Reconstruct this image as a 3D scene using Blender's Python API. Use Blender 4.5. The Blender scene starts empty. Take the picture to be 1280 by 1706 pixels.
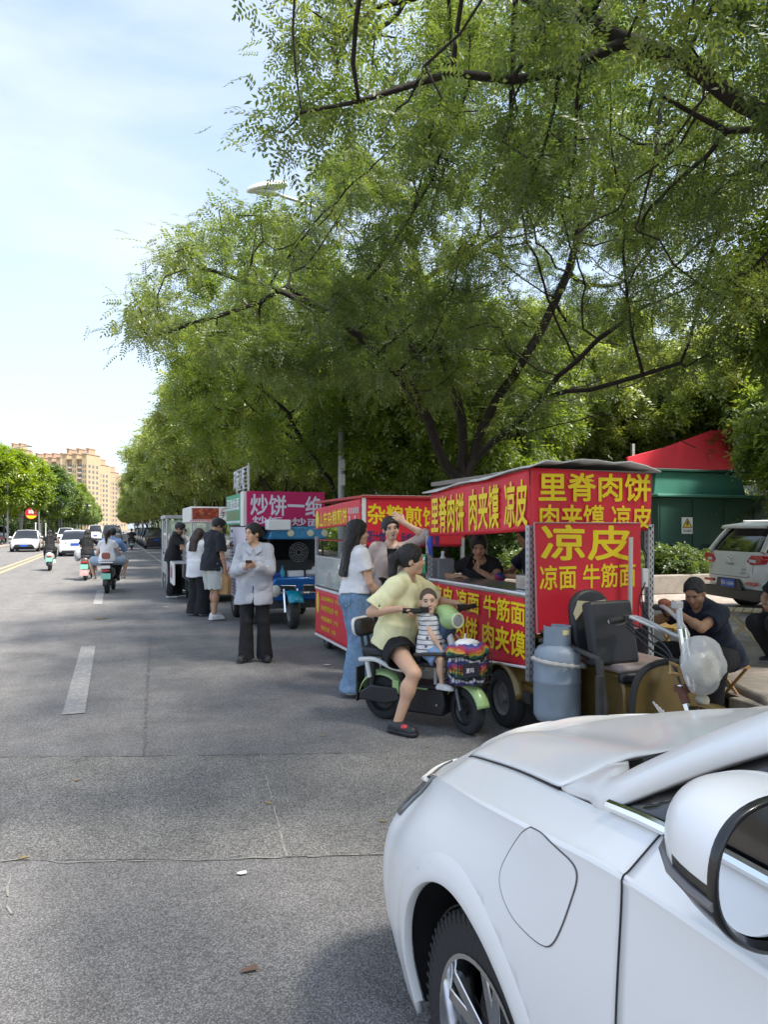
import bpy, bmesh, math, random
import numpy as np
from mathutils import Vector, Matrix, Euler, kdtree
random.seed(11); rng = np.random.default_rng(5)
SC = bpy.context.scene
COL = SC.collection
R = math.radians

# ------------------------------------------------------------------ camera, sky, sun, exposure
# world axes: +Y runs up the road, +X to its right; the camera looks 20 degrees to the right of the road
YAW = R(20.06); F = 1232.0; CAMH = 1.6; HY = 880.0
FW = Vector((math.sin(YAW), math.cos(YAW), 0)); RT = Vector((math.cos(YAW), -math.sin(YAW), 0))
cam = bpy.data.cameras.new("camera"); camo = bpy.data.objects.new("camera", cam); COL.objects.link(camo)
camo.location = (0, 0, CAMH); camo.rotation_euler = (R(90), 0, -YAW)
cam.sensor_fit = 'VERTICAL'; cam.sensor_height = 24; cam.lens = F / 1706 * 24
cam.shift_y = (HY - 853) / 1706
cam.clip_start = 0.05; cam.clip_end = 3000
SC.camera = camo

SUN_EL, SUN_AZ = R(60), R(138)           # azimuth clockwise from +Y
W = bpy.data.worlds.new("World"); SC.world = W; W.use_nodes = True
nt = W.node_tree; nt.nodes.clear()
def _n(t, ty, **kw):
    n = t.nodes.new(ty)
    for k, v in kw.items(): setattr(n, k, v)
    return n
sky = _n(nt, 'ShaderNodeTexSky', sky_type='NISHITA', sun_disc=False, sun_elevation=SUN_EL, sun_rotation=SUN_AZ,
         air_density=1.0, dust_density=2.0, ozone_density=1.2)
tc = _n(nt, 'ShaderNodeTexCoord')
mp = _n(nt, 'ShaderNodeMapping'); mp.inputs['Scale'].default_value = (1.0, 1.0, 2.6); mp.inputs['Rotation'].default_value = (0.2, 0.1, 0.6)
nz = _n(nt, 'ShaderNodeTexNoise'); nz.inputs['Scale'].default_value = 1.7; nz.inputs['Detail'].default_value = 7; nz.inputs['Roughness'].default_value = 0.52
nz.inputs['Distortion'].default_value = 0.6
cr = _n(nt, 'ShaderNodeValToRGB'); cr.color_ramp.elements[0].position = 0.33; cr.color_ramp.elements[1].position = 0.66
cr.color_ramp.elements[0].color = (.12, .12, .12, 1); cr.color_ramp.elements[1].color = (1, 1, 1, 1)
mx = _n(nt, 'ShaderNodeMix', data_type='RGBA'); mx.inputs[7].default_value = (2.5, 2.82, 3.36, 1)
bg = _n(nt, 'ShaderNodeBackground'); bg.inputs['Strength'].default_value = 0.1
out = _n(nt, 'ShaderNodeOutputWorld')
L = nt.links.new
L(tc.outputs['Generated'], mp.inputs['Vector']); L(mp.outputs['Vector'], nz.inputs['Vector']); L(nz.outputs['Fac'], cr.inputs['Fac'])
L(cr.outputs['Color'], mx.inputs[0]); L(sky.outputs['Color'], mx.inputs[6]); L(mx.outputs[2], bg.inputs['Color']); L(bg.outputs['Background'], out.inputs['Surface'])

sl = bpy.data.lights.new("sun", 'SUN'); sl.energy = 2.4; sl.angle = R(9); sl.color = (1, .95, .86)
so = bpy.data.objects.new("sun", sl); COL.objects.link(so)
sv = Vector((math.sin(SUN_AZ) * math.cos(SUN_EL), math.cos(SUN_AZ) * math.cos(SUN_EL), math.sin(SUN_EL)))
so.rotation_euler = sv.to_track_quat('Z', 'Y').to_euler(); so.location = (20, -10, 40)
SC.view_settings.view_transform = 'Standard'; SC.view_settings.look = 'None'; SC.view_settings.exposure = 1.92; SC.view_settings.gamma = 1
SC.cycles.use_denoising = True
SC.cycles.max_bounces = 8; SC.cycles.transparent_max_bounces = 12

# ------------------------------------------------------------------ photograph geometry: a pixel at a depth / on the ground
def PX(x, y, D):
    return Vector((0, 0, CAMH)) + D * (FW + RT * ((x - 640) / F) - Vector((0, 0, 1)) * ((y - HY) / F))
def GP(x, y, z=0.0):
    return PX(x, y, F * (CAMH - z) / (y - HY))
def DEP(t, s): return t * FW.x + s * FW.y

# ------------------------------------------------------------------ materials
MATS = {}
def mat(name, col, rough=.6, metal=0.0, var=0.0, vscale=4.0, bump=0.0, bscale=40.0, spec=.5, trans=0.0, alpha=1.0, coat=0.0, sheen=0.0, emit=0.0):
    if name in MATS: return MATS[name]
    m = bpy.data.materials.new(name); m.use_nodes = True; MATS[name] = m
    t = m.node_tree; b = t.nodes['Principled BSDF']
    c = (col[0], col[1], col[2], 1)
    b.inputs['Base Color'].default_value = c; b.inputs['Roughness'].default_value = rough; b.inputs['Metallic'].default_value = metal
    b.inputs['Specular IOR Level'].default_value = spec
    if trans: b.inputs['Transmission Weight'].default_value = trans
    if alpha < 1: b.inputs['Alpha'].default_value = alpha
    if coat: b.inputs['Coat Weight'].default_value = coat; b.inputs['Coat Roughness'].default_value = .05
    if sheen: b.inputs['Sheen Weight'].default_value = sheen
    if emit: b.inputs['Emission Color'].default_value = c; b.inputs['Emission Strength'].default_value = emit
    if var or bump:
        tc = t.nodes.new('ShaderNodeTexCoord')
    if var:
        n = t.nodes.new('ShaderNodeTexNoise'); n.inputs['Scale'].default_value = vscale; n.inputs['Detail'].default_value = 6; n.inputs['Roughness'].default_value = .62
        t.links.new(tc.outputs['Object'], n.inputs['Vector'])
        r = t.nodes.new('ShaderNodeMapRange'); r.inputs['From Min'].default_value = .25; r.inputs['From Max'].default_value = .75
        r.inputs['To Min'].default_value = 1 - var; r.inputs['To Max'].default_value = 1 + var
        t.links.new(n.outputs['Fac'], r.inputs['Value'])
        x = t.nodes.new('ShaderNodeMix'); x.data_type = 'RGBA'; x.blend_type = 'MULTIPLY'; x.inputs[0].default_value = 1; x.inputs[6].default_value = c
        t.links.new(r.outputs['Result'], x.inputs[7]); t.links.new(x.outputs[2], b.inputs['Base Color'])
        r2 = t.nodes.new('ShaderNodeMapRange'); r2.inputs['To Min'].default_value = max(0, rough - .12); r2.inputs['To Max'].default_value = min(1, rough + .12)
        t.links.new(n.outputs['Fac'], r2.inputs['Value']); t.links.new(r2.outputs['Result'], b.inputs['Roughness'])
    if bump:
        n2 = t.nodes.new('ShaderNodeTexNoise'); n2.inputs['Scale'].default_value = bscale; n2.inputs['Detail'].default_value = 4
        t.links.new(tc.outputs['Object'], n2.inputs['Vector'])
        bp = t.nodes.new('ShaderNodeBump'); bp.inputs['Strength'].default_value = bump; bp.inputs['Distance'].default_value = .02
        t.links.new(n2.outputs['Fac'], bp.inputs['Height']); t.links.new(bp.outputs['Normal'], b.inputs['Normal'])
    return m

def leaf_mat(name, c1, c2, c3, hue_scale=.35):
    m = bpy.data.materials.new(name); m.use_nodes = True; MATS[name] = m
    t = m.node_tree; t.nodes.clear()
    g = t.nodes.new('ShaderNodeNewGeometry'); tc = t.nodes.new('ShaderNodeTexCoord')
    n = t.nodes.new('ShaderNodeTexNoise'); n.inputs['Scale'].default_value = hue_scale; n.inputs['Detail'].default_value = 3
    t.links.new(tc.outputs['Object'], n.inputs['Vector'])
    a = t.nodes.new('ShaderNodeMath'); a.operation = 'MULTIPLY_ADD'; a.inputs[1].default_value = .45
    t.links.new(g.outputs['Random Per Island'], a.inputs[0])
    s = t.nodes.new('ShaderNodeMath'); s.operation = 'MULTIPLY_ADD'; s.inputs[1].default_value = 1.5; s.inputs[2].default_value = -.48
    t.links.new(n.outputs['Fac'], s.inputs[0]); t.links.new(s.outputs[0], a.inputs[2])
    r = t.nodes.new('ShaderNodeValToRGB'); e = r.color_ramp.elements
    e[0].position = .1; e[0].color = (*c1, 1); e[1].position = .95; e[1].color = (*c3, 1)
    k = e.new(.5); k.color = (*c2, 1)
    t.links.new(a.outputs[0], r.inputs['Fac'])
    d = t.nodes.new('ShaderNodeBsdfDiffuse'); tr = t.nodes.new('ShaderNodeBsdfTranslucent'); gl = t.nodes.new('ShaderNodeBsdfGlossy')
    gl.inputs['Roughness'].default_value = .45; gl.inputs['Color'].default_value = (1, 1, 1, 1)
    hs = t.nodes.new('ShaderNodeHueSaturation'); hs.inputs['Hue'].default_value = .485; hs.inputs['Saturation'].default_value = 1.1; hs.inputs['Value'].default_value = 2.1
    t.links.new(r.outputs['Color'], d.inputs['Color']); t.links.new(r.outputs['Color'], hs.inputs['Color']); t.links.new(hs.outputs['Color'], tr.inputs['Color'])
    m1 = t.nodes.new('ShaderNodeMixShader'); m1.inputs[0].default_value = .46
    t.links.new(d.outputs[0], m1.inputs[1]); t.links.new(tr.outputs[0], m1.inputs[2])
    m2 = t.nodes.new('ShaderNodeMixShader'); m2.inputs[0].default_value = .05
    t.links.new(m1.outputs[0], m2.inputs[1]); t.links.new(gl.outputs[0], m2.inputs[2])
    o = t.nodes.new('ShaderNodeOutputMaterial'); t.links.new(m2.outputs[0], o.inputs['Surface'])
    return m

def pattern_mat(name, fn, rough=.8):
    """fn(tree, coord_socket) returns a colour socket"""
    m = bpy.data.materials.new(name); m.use_nodes = True; MATS[name] = m
    t = m.node_tree; b = t.nodes['Principled BSDF']; b.inputs['Roughness'].default_value = rough
    tc = t.nodes.new('ShaderNodeTexCoord')
    c = fn(t, tc.outputs['Object']); t.links.new(c, b.inputs['Base Color'])
    return m
def nd(t, ty, ins=None, **kw):
    n = t.nodes.new(ty)
    for k, v in kw.items(): setattr(n, k, v)
    for k, v in (ins or {}).items():
        if hasattr(v, 'is_output'): t.links.new(v, n.inputs[k])
        else: n.inputs[k].default_value = v
    return n
def mixc(t, fac, a, b, blend='MIX'):
    n = t.nodes.new('ShaderNodeMix'); n.data_type = 'RGBA'; n.blend_type = blend
    for i, v in ((0, fac), (6, a), (7, b)):
        if hasattr(v, 'is_output'): t.links.new(v, n.inputs[i])
        else: n.inputs[i].default_value = v if i == 0 else (*v[:3], 1)
    return n.outputs[2]

# ------------------------------------------------------------------ objects
def thing(name, label, cat, loc=(0, 0, 0), rotz=0.0, group=None):
    o = bpy.data.objects.new(name, None); COL.objects.link(o)
    o.empty_display_size = .2; o.location = loc; o.rotation_euler = (0, 0, rotz); o['label'] = label; o['category'] = cat
    if group: o['group'] = group
    return o
def tag(o, label=None, cat=None, group=None, kind=None):
    for k, v in (('label', label), ('category', cat), ('group', group), ('kind', kind)):
        if v: o[k] = v
    return o
def mesh_obj(name, verts, faces, mats, parent=None, mi=None, smooth=True, sharp=40):
    me = bpy.data.meshes.new(name)
    verts = np.asarray(verts, dtype=np.float32).reshape(-1, 3)
    if isinstance(faces, np.ndarray):
        k = faces.shape[1]; nf = faces.shape[0]
        me.vertices.add(len(verts)); me.vertices.foreach_set('co', verts.ravel())
        me.loops.add(nf * k); me.loops.foreach_set('vertex_index', faces.astype(np.int32).ravel())
        me.polygons.add(nf); me.polygons.foreach_set('loop_start', np.arange(0, nf * k, k, dtype=np.int32))
        me.update(calc_edges=True)
    else:
        me.from_pydata([tuple(v) for v in verts], [], faces); me.update()
    if not isinstance(mats, (list, tuple)): mats = [mats]
    for m in mats: me.materials.append(m)
    if mi is not None: me.polygons.foreach_set('material_index', np.asarray(mi, dtype=np.int32))
    me.polygons.foreach_set('use_smooth', np.full(len(me.polygons), bool(smooth)))
    if smooth and sharp: me.set_sharp_from_angle(angle=R(sharp))
    o = bpy.data.objects.new(name, me); COL.objects.link(o)
    if parent is not None: o.parent = parent
    return o
def dup(root, loc=None, rotz=None, label=None, group=None, scale=None):
    r = root.copy(); COL.objects.link(r)
    if loc is not None: r.location = loc
    if rotz is not None: r.rotation_euler = (0, 0, rotz)
    if scale is not None: r.scale = (scale,) * 3 if not hasattr(scale, '__len__') else scale
    if label: r['label'] = label
    if group: r['group'] = group
    for ch in root.children:
        c = ch.copy(); COL.objects.link(c); c.parent = r
        for g in ch.children:
            d = g.copy(); COL.objects.link(d); d.parent = c
    return r

class MB:
    """collects simple shapes into one mesh"""
    def __init__(s): s.v = []; s.f = []; s.m = []; s.mi = 0
    def add(s, vs, fs):
        b = len(s.v); s.v += [tuple(v) for v in vs]; s.f += [tuple(i + b for i in f) for f in fs]; s.m += [s.mi] * len(fs); return s
    def box(s, c, size, rot=None):
        x, y, z = size[0] / 2, size[1] / 2, size[2] / 2
        vs = [Vector((sx * x, sy * y, sz * z)) for sz in (-1, 1) for sy in (-1, 1) for sx in (-1, 1)]
        if rot is not None:
            M = Euler(rot).to_matrix() if not isinstance(rot, Matrix) else rot
            vs = [M @ v for v in vs]
        c = Vector(c)
        return s.add([v + c for v in vs], [(0, 2, 3, 1), (4, 5, 7, 6), (0, 1, 5, 4), (2, 6, 7, 3), (0, 4, 6, 2), (1, 3, 7, 5)])
    def b2(s, lo, hi):
        return s.box([(a + b) / 2 for a, b in zip(lo, hi)], [abs(b - a) for a, b in zip(lo, hi)])
    def tube(s, pts, r, n=8, closed=False, cap=True):
        pts = [Vector(p) for p in pts]; k = len(pts)
        rs = r if hasattr(r, '__len__') else [r] * k
        b = len(s.v); up = None; rings = []
        for i, p in enumerate(pts):
            if closed: d = pts[(i + 1) % k] - pts[i - 1]
            else: d = pts[min(i + 1, k - 1)] - pts[max(i - 1, 0)]
            d = d.normalized() if d.length > 1e-9 else Vector((0, 0, 1))
            if up is None: up = Vector((0, 0, 1)) if abs(d.z) < .9 else Vector((1, 0, 0))
            a = d.cross(up)
            if a.length < 1e-5: a = d.cross(Vector((0.3, 1, 0.2)))
            a.normalize(); c = a.cross(d).normalized(); up = c
            rings.append([p + rs[i] * (math.cos(q) * a + math.sin(q) * c) for q in (2 * math.pi * j / n for j in range(n))])
        vs = [v for r_ in rings for v in r_]; fs = []
        for i in range(k if closed else k - 1):
            for j in range(n):
                i2 = (i + 1) % k
                fs.append((i * n + j, i * n + (j + 1) % n, i2 * n + (j + 1) % n, i2 * n + j))
        if cap and not closed: fs += [tuple(range(n))[::-1], tuple((k - 1) * n + j for j in range(n))]
        return s.add(vs, fs)
    def cyl(s, p0, p1, r, n=16, r1=None): return s.tube([p0, p1], [r, r if r1 is None else r1], n)
    def lathe(s, prof, c=(0, 0, 0), axis='z', n=24, cap=True):
        vs = []; c = Vector(c)
        for (r, h) in prof:
            for j in range(n):
                q = 2 * math.pi * j / n; a, b = r * math.cos(q), r * math.sin(q)
                vs.append(c + Vector({'z': (a, b, h), 'x': (h, a, b), 'y': (b, h, a)}[axis]))
        fs = [(i * n + j, i * n + (j + 1) % n, (i + 1) * n + (j + 1) % n, (i + 1) * n + j) for i in range(len(prof) - 1) for j in range(n)]
        if cap: fs += [tuple(range(n))[::-1], tuple((len(prof) - 1) * n + j for j in range(n))]
        return s.add(vs, fs)
    def ell(s, c, r, n=12, m=8, rot=None):
        c = Vector(c); r = r if hasattr(r, '__len__') else (r,) * 3; M = Euler(rot).to_matrix() if rot else None
        vs = []; 
        for i in range(m + 1):
            th = math.pi * i / m
            for j in range(n):
                q = 2 * math.pi * j / n
                v = Vector((r[0] * math.sin(th) * math.cos(q), r[1] * math.sin(th) * math.sin(q), r[2] * math.cos(th)))
                vs.append(c + (M @ v if M else v))
        return s.add(vs, [(i * n + j, (i + 1) * n + j, (i + 1) * n + (j + 1) % n, i * n + (j + 1) % n) for i in range(m) for j in range(n)])
    def prism(s, poly, ext, origin=(0, 0, 0), ax=(1, 0, 0), ay=(0, 0, 1)):
        """poly in the plane (ax, ay), extruded by ext (a vector)"""
        o = Vector(origin); ax = Vector(ax); ay = Vector(ay); e = Vector(ext); n = len(poly)
        vs = [o + ax * p[0] + ay * p[1] for p in poly]; vs += [v + e for v in vs]
        fs = [tuple(range(n))[::-1], tuple(range(n, 2 * n))] + [(i, (i + 1) % n, n + (i + 1) % n, n + i) for i in range(n)]
        return s.add(vs, fs)
    def quad(s, a, b, c, d): return s.add([a, b, c, d], [(0, 1, 2, 3)])
    def grid(s, P):
        """P: rows x cols of points"""
        P = np.asarray(P, dtype=float); a, b = P.shape[:2]
        return s.add(P.reshape(-1, 3).tolist(), [(i * b + j, i * b + j + 1, (i + 1) * b + j + 1, (i + 1) * b + j) for i in range(a - 1) for j in range(b - 1)])
    def build(s, name, mats, parent=None, bevel=0.0, smooth=True, sharp=35, seg=2, loc=None, solid=0.0, subsurf=0):
        o = mesh_obj(name, s.v, s.f, mats, parent, s.m, smooth, sharp)
        bm = bmesh.new(); bm.from_mesh(o.data); bmesh.ops.recalc_face_normals(bm, faces=bm.faces); bm.to_mesh(o.data); bm.free()
        if solid:
            md = o.modifiers.new('solid', 'SOLIDIFY'); md.thickness = solid; md.offset = 0
        if bevel:
            md = o.modifiers.new('bevel', 'BEVEL'); md.width = bevel; md.segments = seg; md.limit_method = 'ANGLE'; md.angle_limit = R(40); md.harden_normals = False
        if subsurf:
            md = o.modifiers.new('sub', 'SUBSURF'); md.levels = subsurf; md.render_levels = subsurf
        if loc is not None: o.location = loc
        return o

def text_mesh(body):
    c = bpy.data.curves.new('lettering', 'FONT'); c.body = body; c.size = 1; c.resolution_u = 2; c.extrude = 0
    o = bpy.data.objects.new('lettering', c)
    me = bpy.data.meshes.new_from_object(o)
    co = np.empty(len(me.vertices) * 3, dtype=np.float32); me.vertices.foreach_get('co', co)
    fs = [tuple(p.vertices) for p in me.polygons]
    bpy.data.objects.remove(o); bpy.data.curves.remove(c); bpy.data.meshes.remove(me)
    return co.reshape(-1, 3), fs
def text(body, w, h, m, parent, origin, ax=(1, 0, 0), ay=(0, 0, 1), bold=0.02, name='lettering', off=0.003):
    """lettering filling a w x h box whose lower left corner is origin, on the plane (ax, ay); strokes are thickened by layered copies a fraction of a millimetre apart"""
    co, fs = text_mesh(body); n = len(co)
    lo, hi = co.min(0), co.max(0)
    if body in ('一',): lo[1], hi[1] = lo[1] - .4, hi[1] + .4
    ax = np.array(ax, float); ay = np.array(ay, float); nn = np.cross(ax, ay); VV = []; FF = []
    dirs = [(0, 0)] + ([(math.cos(q), math.sin(q)) for q in np.linspace(0, 2 * math.pi, 9)[:-1]] if bold > .009 else [])
    sx = w / max(hi[0] - lo[0] + 2 * bold, 1e-6); sy = h / max(hi[1] - lo[1] + 2 * bold, 1e-6)
    for i, (dx, dy) in enumerate(dirs):
        u = (co[:, 0] - lo[0] + bold + dx * bold) * sx; v = (co[:, 1] - lo[1] + bold + dy * bold) * sy
        VV.append(np.array(origin, float) + u[:, None] * ax + v[:, None] * ay + (off + .00025 * i) * nn); FF += [tuple(k + i * n for k in f) for f in fs]
    o = mesh_obj(name, np.concatenate(VV), FF, m, parent, smooth=False)
    return o

# common materials
M_black = mat('black_plastic', (.02, .02, .022), .45, var=.2)
M_rubber = mat('rubber', (.025, .025, .026), .85, var=.25, bump=.2, bscale=60)
M_steel = mat('steel', (.55, .55, .56), .3, 1.0, var=.12, vscale=12)
M_galv = mat('galvanised_steel', (.5, .51, .52), .5, .7, var=.15, vscale=6)
M_chrome = mat('chrome', (.8, .8, .8), .12, 1.0)
M_white = mat('white_paint', (.75, .75, .74), .4, var=.06)
M_glassdark = mat('dark_glass', (.012, .014, .016), .06, spec=.7)
M_clear = mat('clear_glass', (.9, .95, .94), .03, trans=1.0)
M_red = mat('red_banner_print', (.66, .018, .036), .5, var=.10, vscale=3, bump=.30, bscale=6)
M_yel = mat('yellow_print', (.88, .66, .012), .55, var=.05)
M_wht = mat('white_print', (.82, .8, .82), .5)
M_blk = mat('dark_print', (.03, .03, .05), .6)
M_navy = mat('navy_print', (.03, .03, .16), .6)
# ------------------------------------------------------------------ ground, road, pavement
def asphalt(name, base, speck, scale=150.0, worn=(.30, .286, .268), wornamt=.5):
    m = bpy.data.materials.new(name); m.use_nodes = True; t = m.node_tree; b = t.nodes['Principled BSDF']
    tc = t.nodes.new('ShaderNodeTexCoord').outputs['Object']
    v = nd(t, 'ShaderNodeTexVoronoi', {'Vector': tc, 'Scale': scale})
    rnd = nd(t, 'ShaderNodeSeparateColor', {0: v.outputs['Color']})
    n1 = nd(t, 'ShaderNodeTexNoise', {'Vector': tc, 'Scale': .55, 'Detail': 5.0, 'Roughness': .6})
    n2 = nd(t, 'ShaderNodeTexNoise', {'Vector': tc, 'Scale': 3.2, 'Detail': 6.0, 'Roughness': .7})
    n3 = nd(t, 'ShaderNodeTexNoise', {'Vector': tc, 'Scale': 260.0, 'Detail': 2.0})
    mpn = nd(t, 'ShaderNodeMapping', {'Vector': tc, 'Scale': (2.2, .12, 1)})
    n4 = nd(t, 'ShaderNodeTexNoise', {'Vector': mpn.outputs[0], 'Scale': 1.0, 'Detail': 3.0})      # wheel tracks along the road
    r1 = nd(t, 'ShaderNodeMapRange', {'Value': n1.outputs['Fac'], 'From Min': .35, 'From Max': .7})
    a = mixc(t, r1.outputs['Result'], base, worn)
    fm = nd(t, 'ShaderNodeMath', {0: r1.outputs['Result'], 1: wornamt}, operation='MULTIPLY')
    a = mixc(t, fm.outputs[0], base, worn)
    r2 = nd(t, 'ShaderNodeMapRange', {'Value': n2.outputs['Fac'], 'From Min': .3, 'From Max': .7, 'To Min': .82, 'To Max': 1.16})
    a = mixc(t, 1.0, a, (1, 1, 1), 'MULTIPLY') if False else a
    def mul(c, val): 
        n = t.nodes.new('ShaderNodeMix'); n.data_type = 'RGBA'; n.blend_type = 'MULTIPLY'; n.inputs[0].default_value = 1
        t.links.new(c, n.inputs[6]); t.links.new(val, n.inputs[7]); return n.outputs[2]
    a = mul(a, r2.outputs['Result'])
    r4 = nd(t, 'ShaderNodeMapRange', {'Value': n4.outputs['Fac'], 'From Min': .3, 'From Max': .7, 'To Min': .9, 'To Max': 1.1})
    a = mul(a, r4.outputs['Result'])
    n5 = nd(t, 'ShaderNodeTexNoise', {'Vector': tc, 'Scale': 1.3, 'Detail': 4.0, 'Roughness': .55, 'Distortion': .8}); r5 = nd(t, 'ShaderNodeMapRange', {'Value': n5.outputs['Fac'], 'From Min': .60, 'From Max': .74, 'To Min': 1.0, 'To Max': .74}); a = mul(a, r5.outputs['Result'])
    r3 = nd(t, 'ShaderNodeMapRange', {'Value': rnd.outputs[0], 'To Min': 1 - speck, 'To Max': 1 + speck})
    a = mul(a, r3.outputs['Result'])
    dd = nd(t, 'ShaderNodeMapRange', {'Value': v.outputs['Distance'], 'From Min': .25, 'From Max': .6, 'To Min': 1.08, 'To Max': .55})
    a = mul(a, dd.outputs['Result'])
    t.links.new(a, b.inputs['Base Color']); b.inputs['Roughness'].default_value = .88; b.inputs['Specular IOR Level'].default_value = .3
    bp = nd(t, 'ShaderNodeBump', {'Height': v.outputs['Distance'], 'Strength': .5, 'Distance': .006}); bp.invert = True
    t.links.new(bp.outputs[0], b.inputs['Normal'])
    return m
M_asph = asphalt('asphalt', (.245, .235, .228), .36)
M_asph2 = asphalt('asphalt_coarse', (.248, .238, .222), .44, 115.0, (.31, .292, .262), .5)
M_asph3 = asphalt('asphalt_dark_seal', (.09, .088, .088), .4)
M_soil = mat('soil', (.17, .14, .10), .95, var=.35, vscale=3, bump=.6, bscale=30)

def sheet(name, pts, z, m, kind='structure'):
    o = mesh_obj(name, [(p[0], p[1], z) for p in pts], [tuple(range(len(pts)))], m, smooth=False)
    o['kind'] = kind; return o
sheet('ground', [(-900, -300), (900, -300), (900, 1500), (-900, 1500)], -.06, M_soil)
sheet('road', [(-8.6, -40), (5.0, -40), (5.0, 900), (-8.6, 900)], 0, M_asph)

def worn_paint(t, co):
    n = nd(t, 'ShaderNodeTexNoise', {'Vector': co, 'Scale': 14.0, 'Detail': 8.0, 'Roughness': .72}); n2 = nd(t, 'ShaderNodeTexVoronoi', {'Vector': co, 'Scale': 140.0})
    a = nd(t, 'ShaderNodeMath', {0: n2.outputs['Distance'], 1: .35, 2: n.outputs['Fac']}, operation='MULTIPLY_ADD'); r = nd(t, 'ShaderNodeMapRange', {'Value': a.outputs[0], 'From Min': .50, 'From Max': .72})
    return mixc(t, r.outputs['Result'], (.43, .415, .39), (.25, .24, .23))
M_mark = pattern_mat('worn_road_paint', worn_paint, .85)
M_mark2 = mat('worn_yellow_paint', (.40, .325, .175), .8, var=.2, vscale=5)
mk = MB()
for s0 in [6.88 + 9.75 * i for i in range(0, 26)]:
    mk.quad((-.42, s0, .008), (-.24, s0, .008), (-.24, s0 + 3.85, .008), (-.42, s0 + 3.85, .008))
o = mk.build('lane_marking', M_mark, smooth=False); o['kind'] = 'structure'
mk = MB()
for t0 in (-4.28, -3.92): mk.quad((t0, -40, .008), (t0 + .16, -40, .008), (t0 + .16, 500, .008), (t0, 500, .008))
o = mk.build('yellow_center_line', M_mark2, smooth=False); o['kind'] = 'structure'
mk = MB()
mk.quad((2.0, 34, .008), (2.12, 34, .008), (2.12, 300, .008), (2.0, 300, .008))
o = mk.build('parking_line', M_mark, smooth=False); o['kind'] = 'structure'
# repairs and seams in the asphalt
def patch(name, px, z, m): return sheet(name, [GP(x, y)[:2] for x, y in px], z, m)
patch('asphalt_patch', [(0, 1434), (330, 1432), (640, 1425), (1280, 1392), (1280, 1238), (660, 1254), (430, 1258), (0, 1262)], .003, M_asph2)
patch('asphalt_patch', [(440, 1259), (660, 1255), (1280, 1240), (1280, 1390), (640, 1424), (475, 1429)], .0045, asphalt('asphalt_mid_patch', (.246, .237, .222), .42, 120.0))
M_crack = mat('crack_filler', (.30, .283, .255), .9, var=.4, vscale=20)
M_crackd = mat('crack_dark', (.13, .125, .12), .9, var=.3, vscale=12)
def crack(px, w, m, z):
    b = MB(); pts = [GP(x, y) for x, y in px]; fine = []
    for a, c in zip(pts, pts[1:]):
        n = max(2, int((c - a).length / .06))
        for i in range(n):
            p = a.lerp(c, i / n); fine.append(p)
    fine.append(pts[-1]); Lp = []; 
    for i, p in enumerate(fine):
        d = (fine[min(i + 1, len(fine) - 1)] - fine[max(i - 1, 0)]).normalized(); q = Vector((-d.y, d.x, 0))
        j = q * random.gauss(0, w * .5); ww = w * random.uniform(.35, 1.2)
        Lp.append(((p + j - q * ww)[:2], (p + j + q * ww)[:2]))
    for a, c in zip(Lp, Lp[1:]):
        if random.random() < .78: b.quad((*a[0], z - .006), (*a[1], z - .006), (*c[1], z - .006), (*c[0], z - .006))
    o = b.build('road_crack', m, smooth=False); o['kind'] = 'structure'
crack([(0, 1436), (60, 1431), (100, 1438), (330, 1434), (470, 1430), (660, 1423)], .006, M_crack, .012)
crack([(24, 1436), (12, 1480), (14, 1510), (22, 1540)], .006, M_crack, .012)
crack([(434, 1259), (450, 1320), (478, 1428)], .005, M_crack, .012)
crack([(250, 1060), (245, 1150), (240, 1258)], .012, M_crackd, .012)
crack([(0, 1262), (300, 1260), (660, 1254)], .008, M_crackd, .012)

# pavement with kerbs on the right, the far kerb on the left
def paving(name, c1, c2, sx, sy, mort=(.2, .19, .17)):
    def fn(t, co):
        b = nd(t, 'ShaderNodeTexBrick', {'Vector': co, 'Color1': (*c1, 1), 'Color2': (*c2, 1), 'Mortar': (*mort, 1), 'Scale': 1.0, 'Mortar Size': .006, 'Brick Width': sx, 'Row Height': sy})
        n = nd(t, 'ShaderNodeTexNoise', {'Vector': co, 'Scale': 2.2, 'Detail': 6.0, 'Roughness': .7})
        r = nd(t, 'ShaderNodeMapRange', {'Value': n.outputs['Fac'], 'From Min': .3, 'From Max': .7, 'To Min': .68, 'To Max': 1.2})
        return mixc(t, 1.0, b.outputs['Color'], r.outputs['Result'], 'MULTIPLY')
    return pattern_mat(name, fn, .9)
M_pave = paving('brick_paving', (.30, .25, .215), (.36, .31, .27), .22, .11)
KX = 5.0; KH = .13
o = mesh_obj('pavement', [(KX + .14, -40, KH), (16.5, -40, KH), (16.5, 400, KH), (KX + .14, 400, KH)], [(0, 1, 2, 3)], M_pave, smooth=False); o['kind'] = 'structure'
o = mesh_obj('pavement', [(-8.75, -40, KH), (-16, -40, KH), (-16, 500, KH), (-8.75, 500, KH)], [(3, 2, 1, 0)], M_pave, smooth=False); o['kind'] = 'structure'
M_kerb = mat('kerb_stone', (.34, .30, .26), .9, var=.3, vscale=5, bump=.4, bscale=25)
kb = MB(); y = -40
while y < 120:
    if not (4.45 < y < 6.0): kb.box((KX + .07, y + .495, KH / 2 + .002), (.14, .985, KH + .01))
    y += 1.0
kb.b2((KX, 120, -.01), (KX + .14, 400, KH + .005))
kb.b2((-8.74, -40, -.01), (-8.6, 500, KH + .005))
o = kb.build('kerb', M_kerb, bevel=.012); o['kind'] = 'structure'
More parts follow.
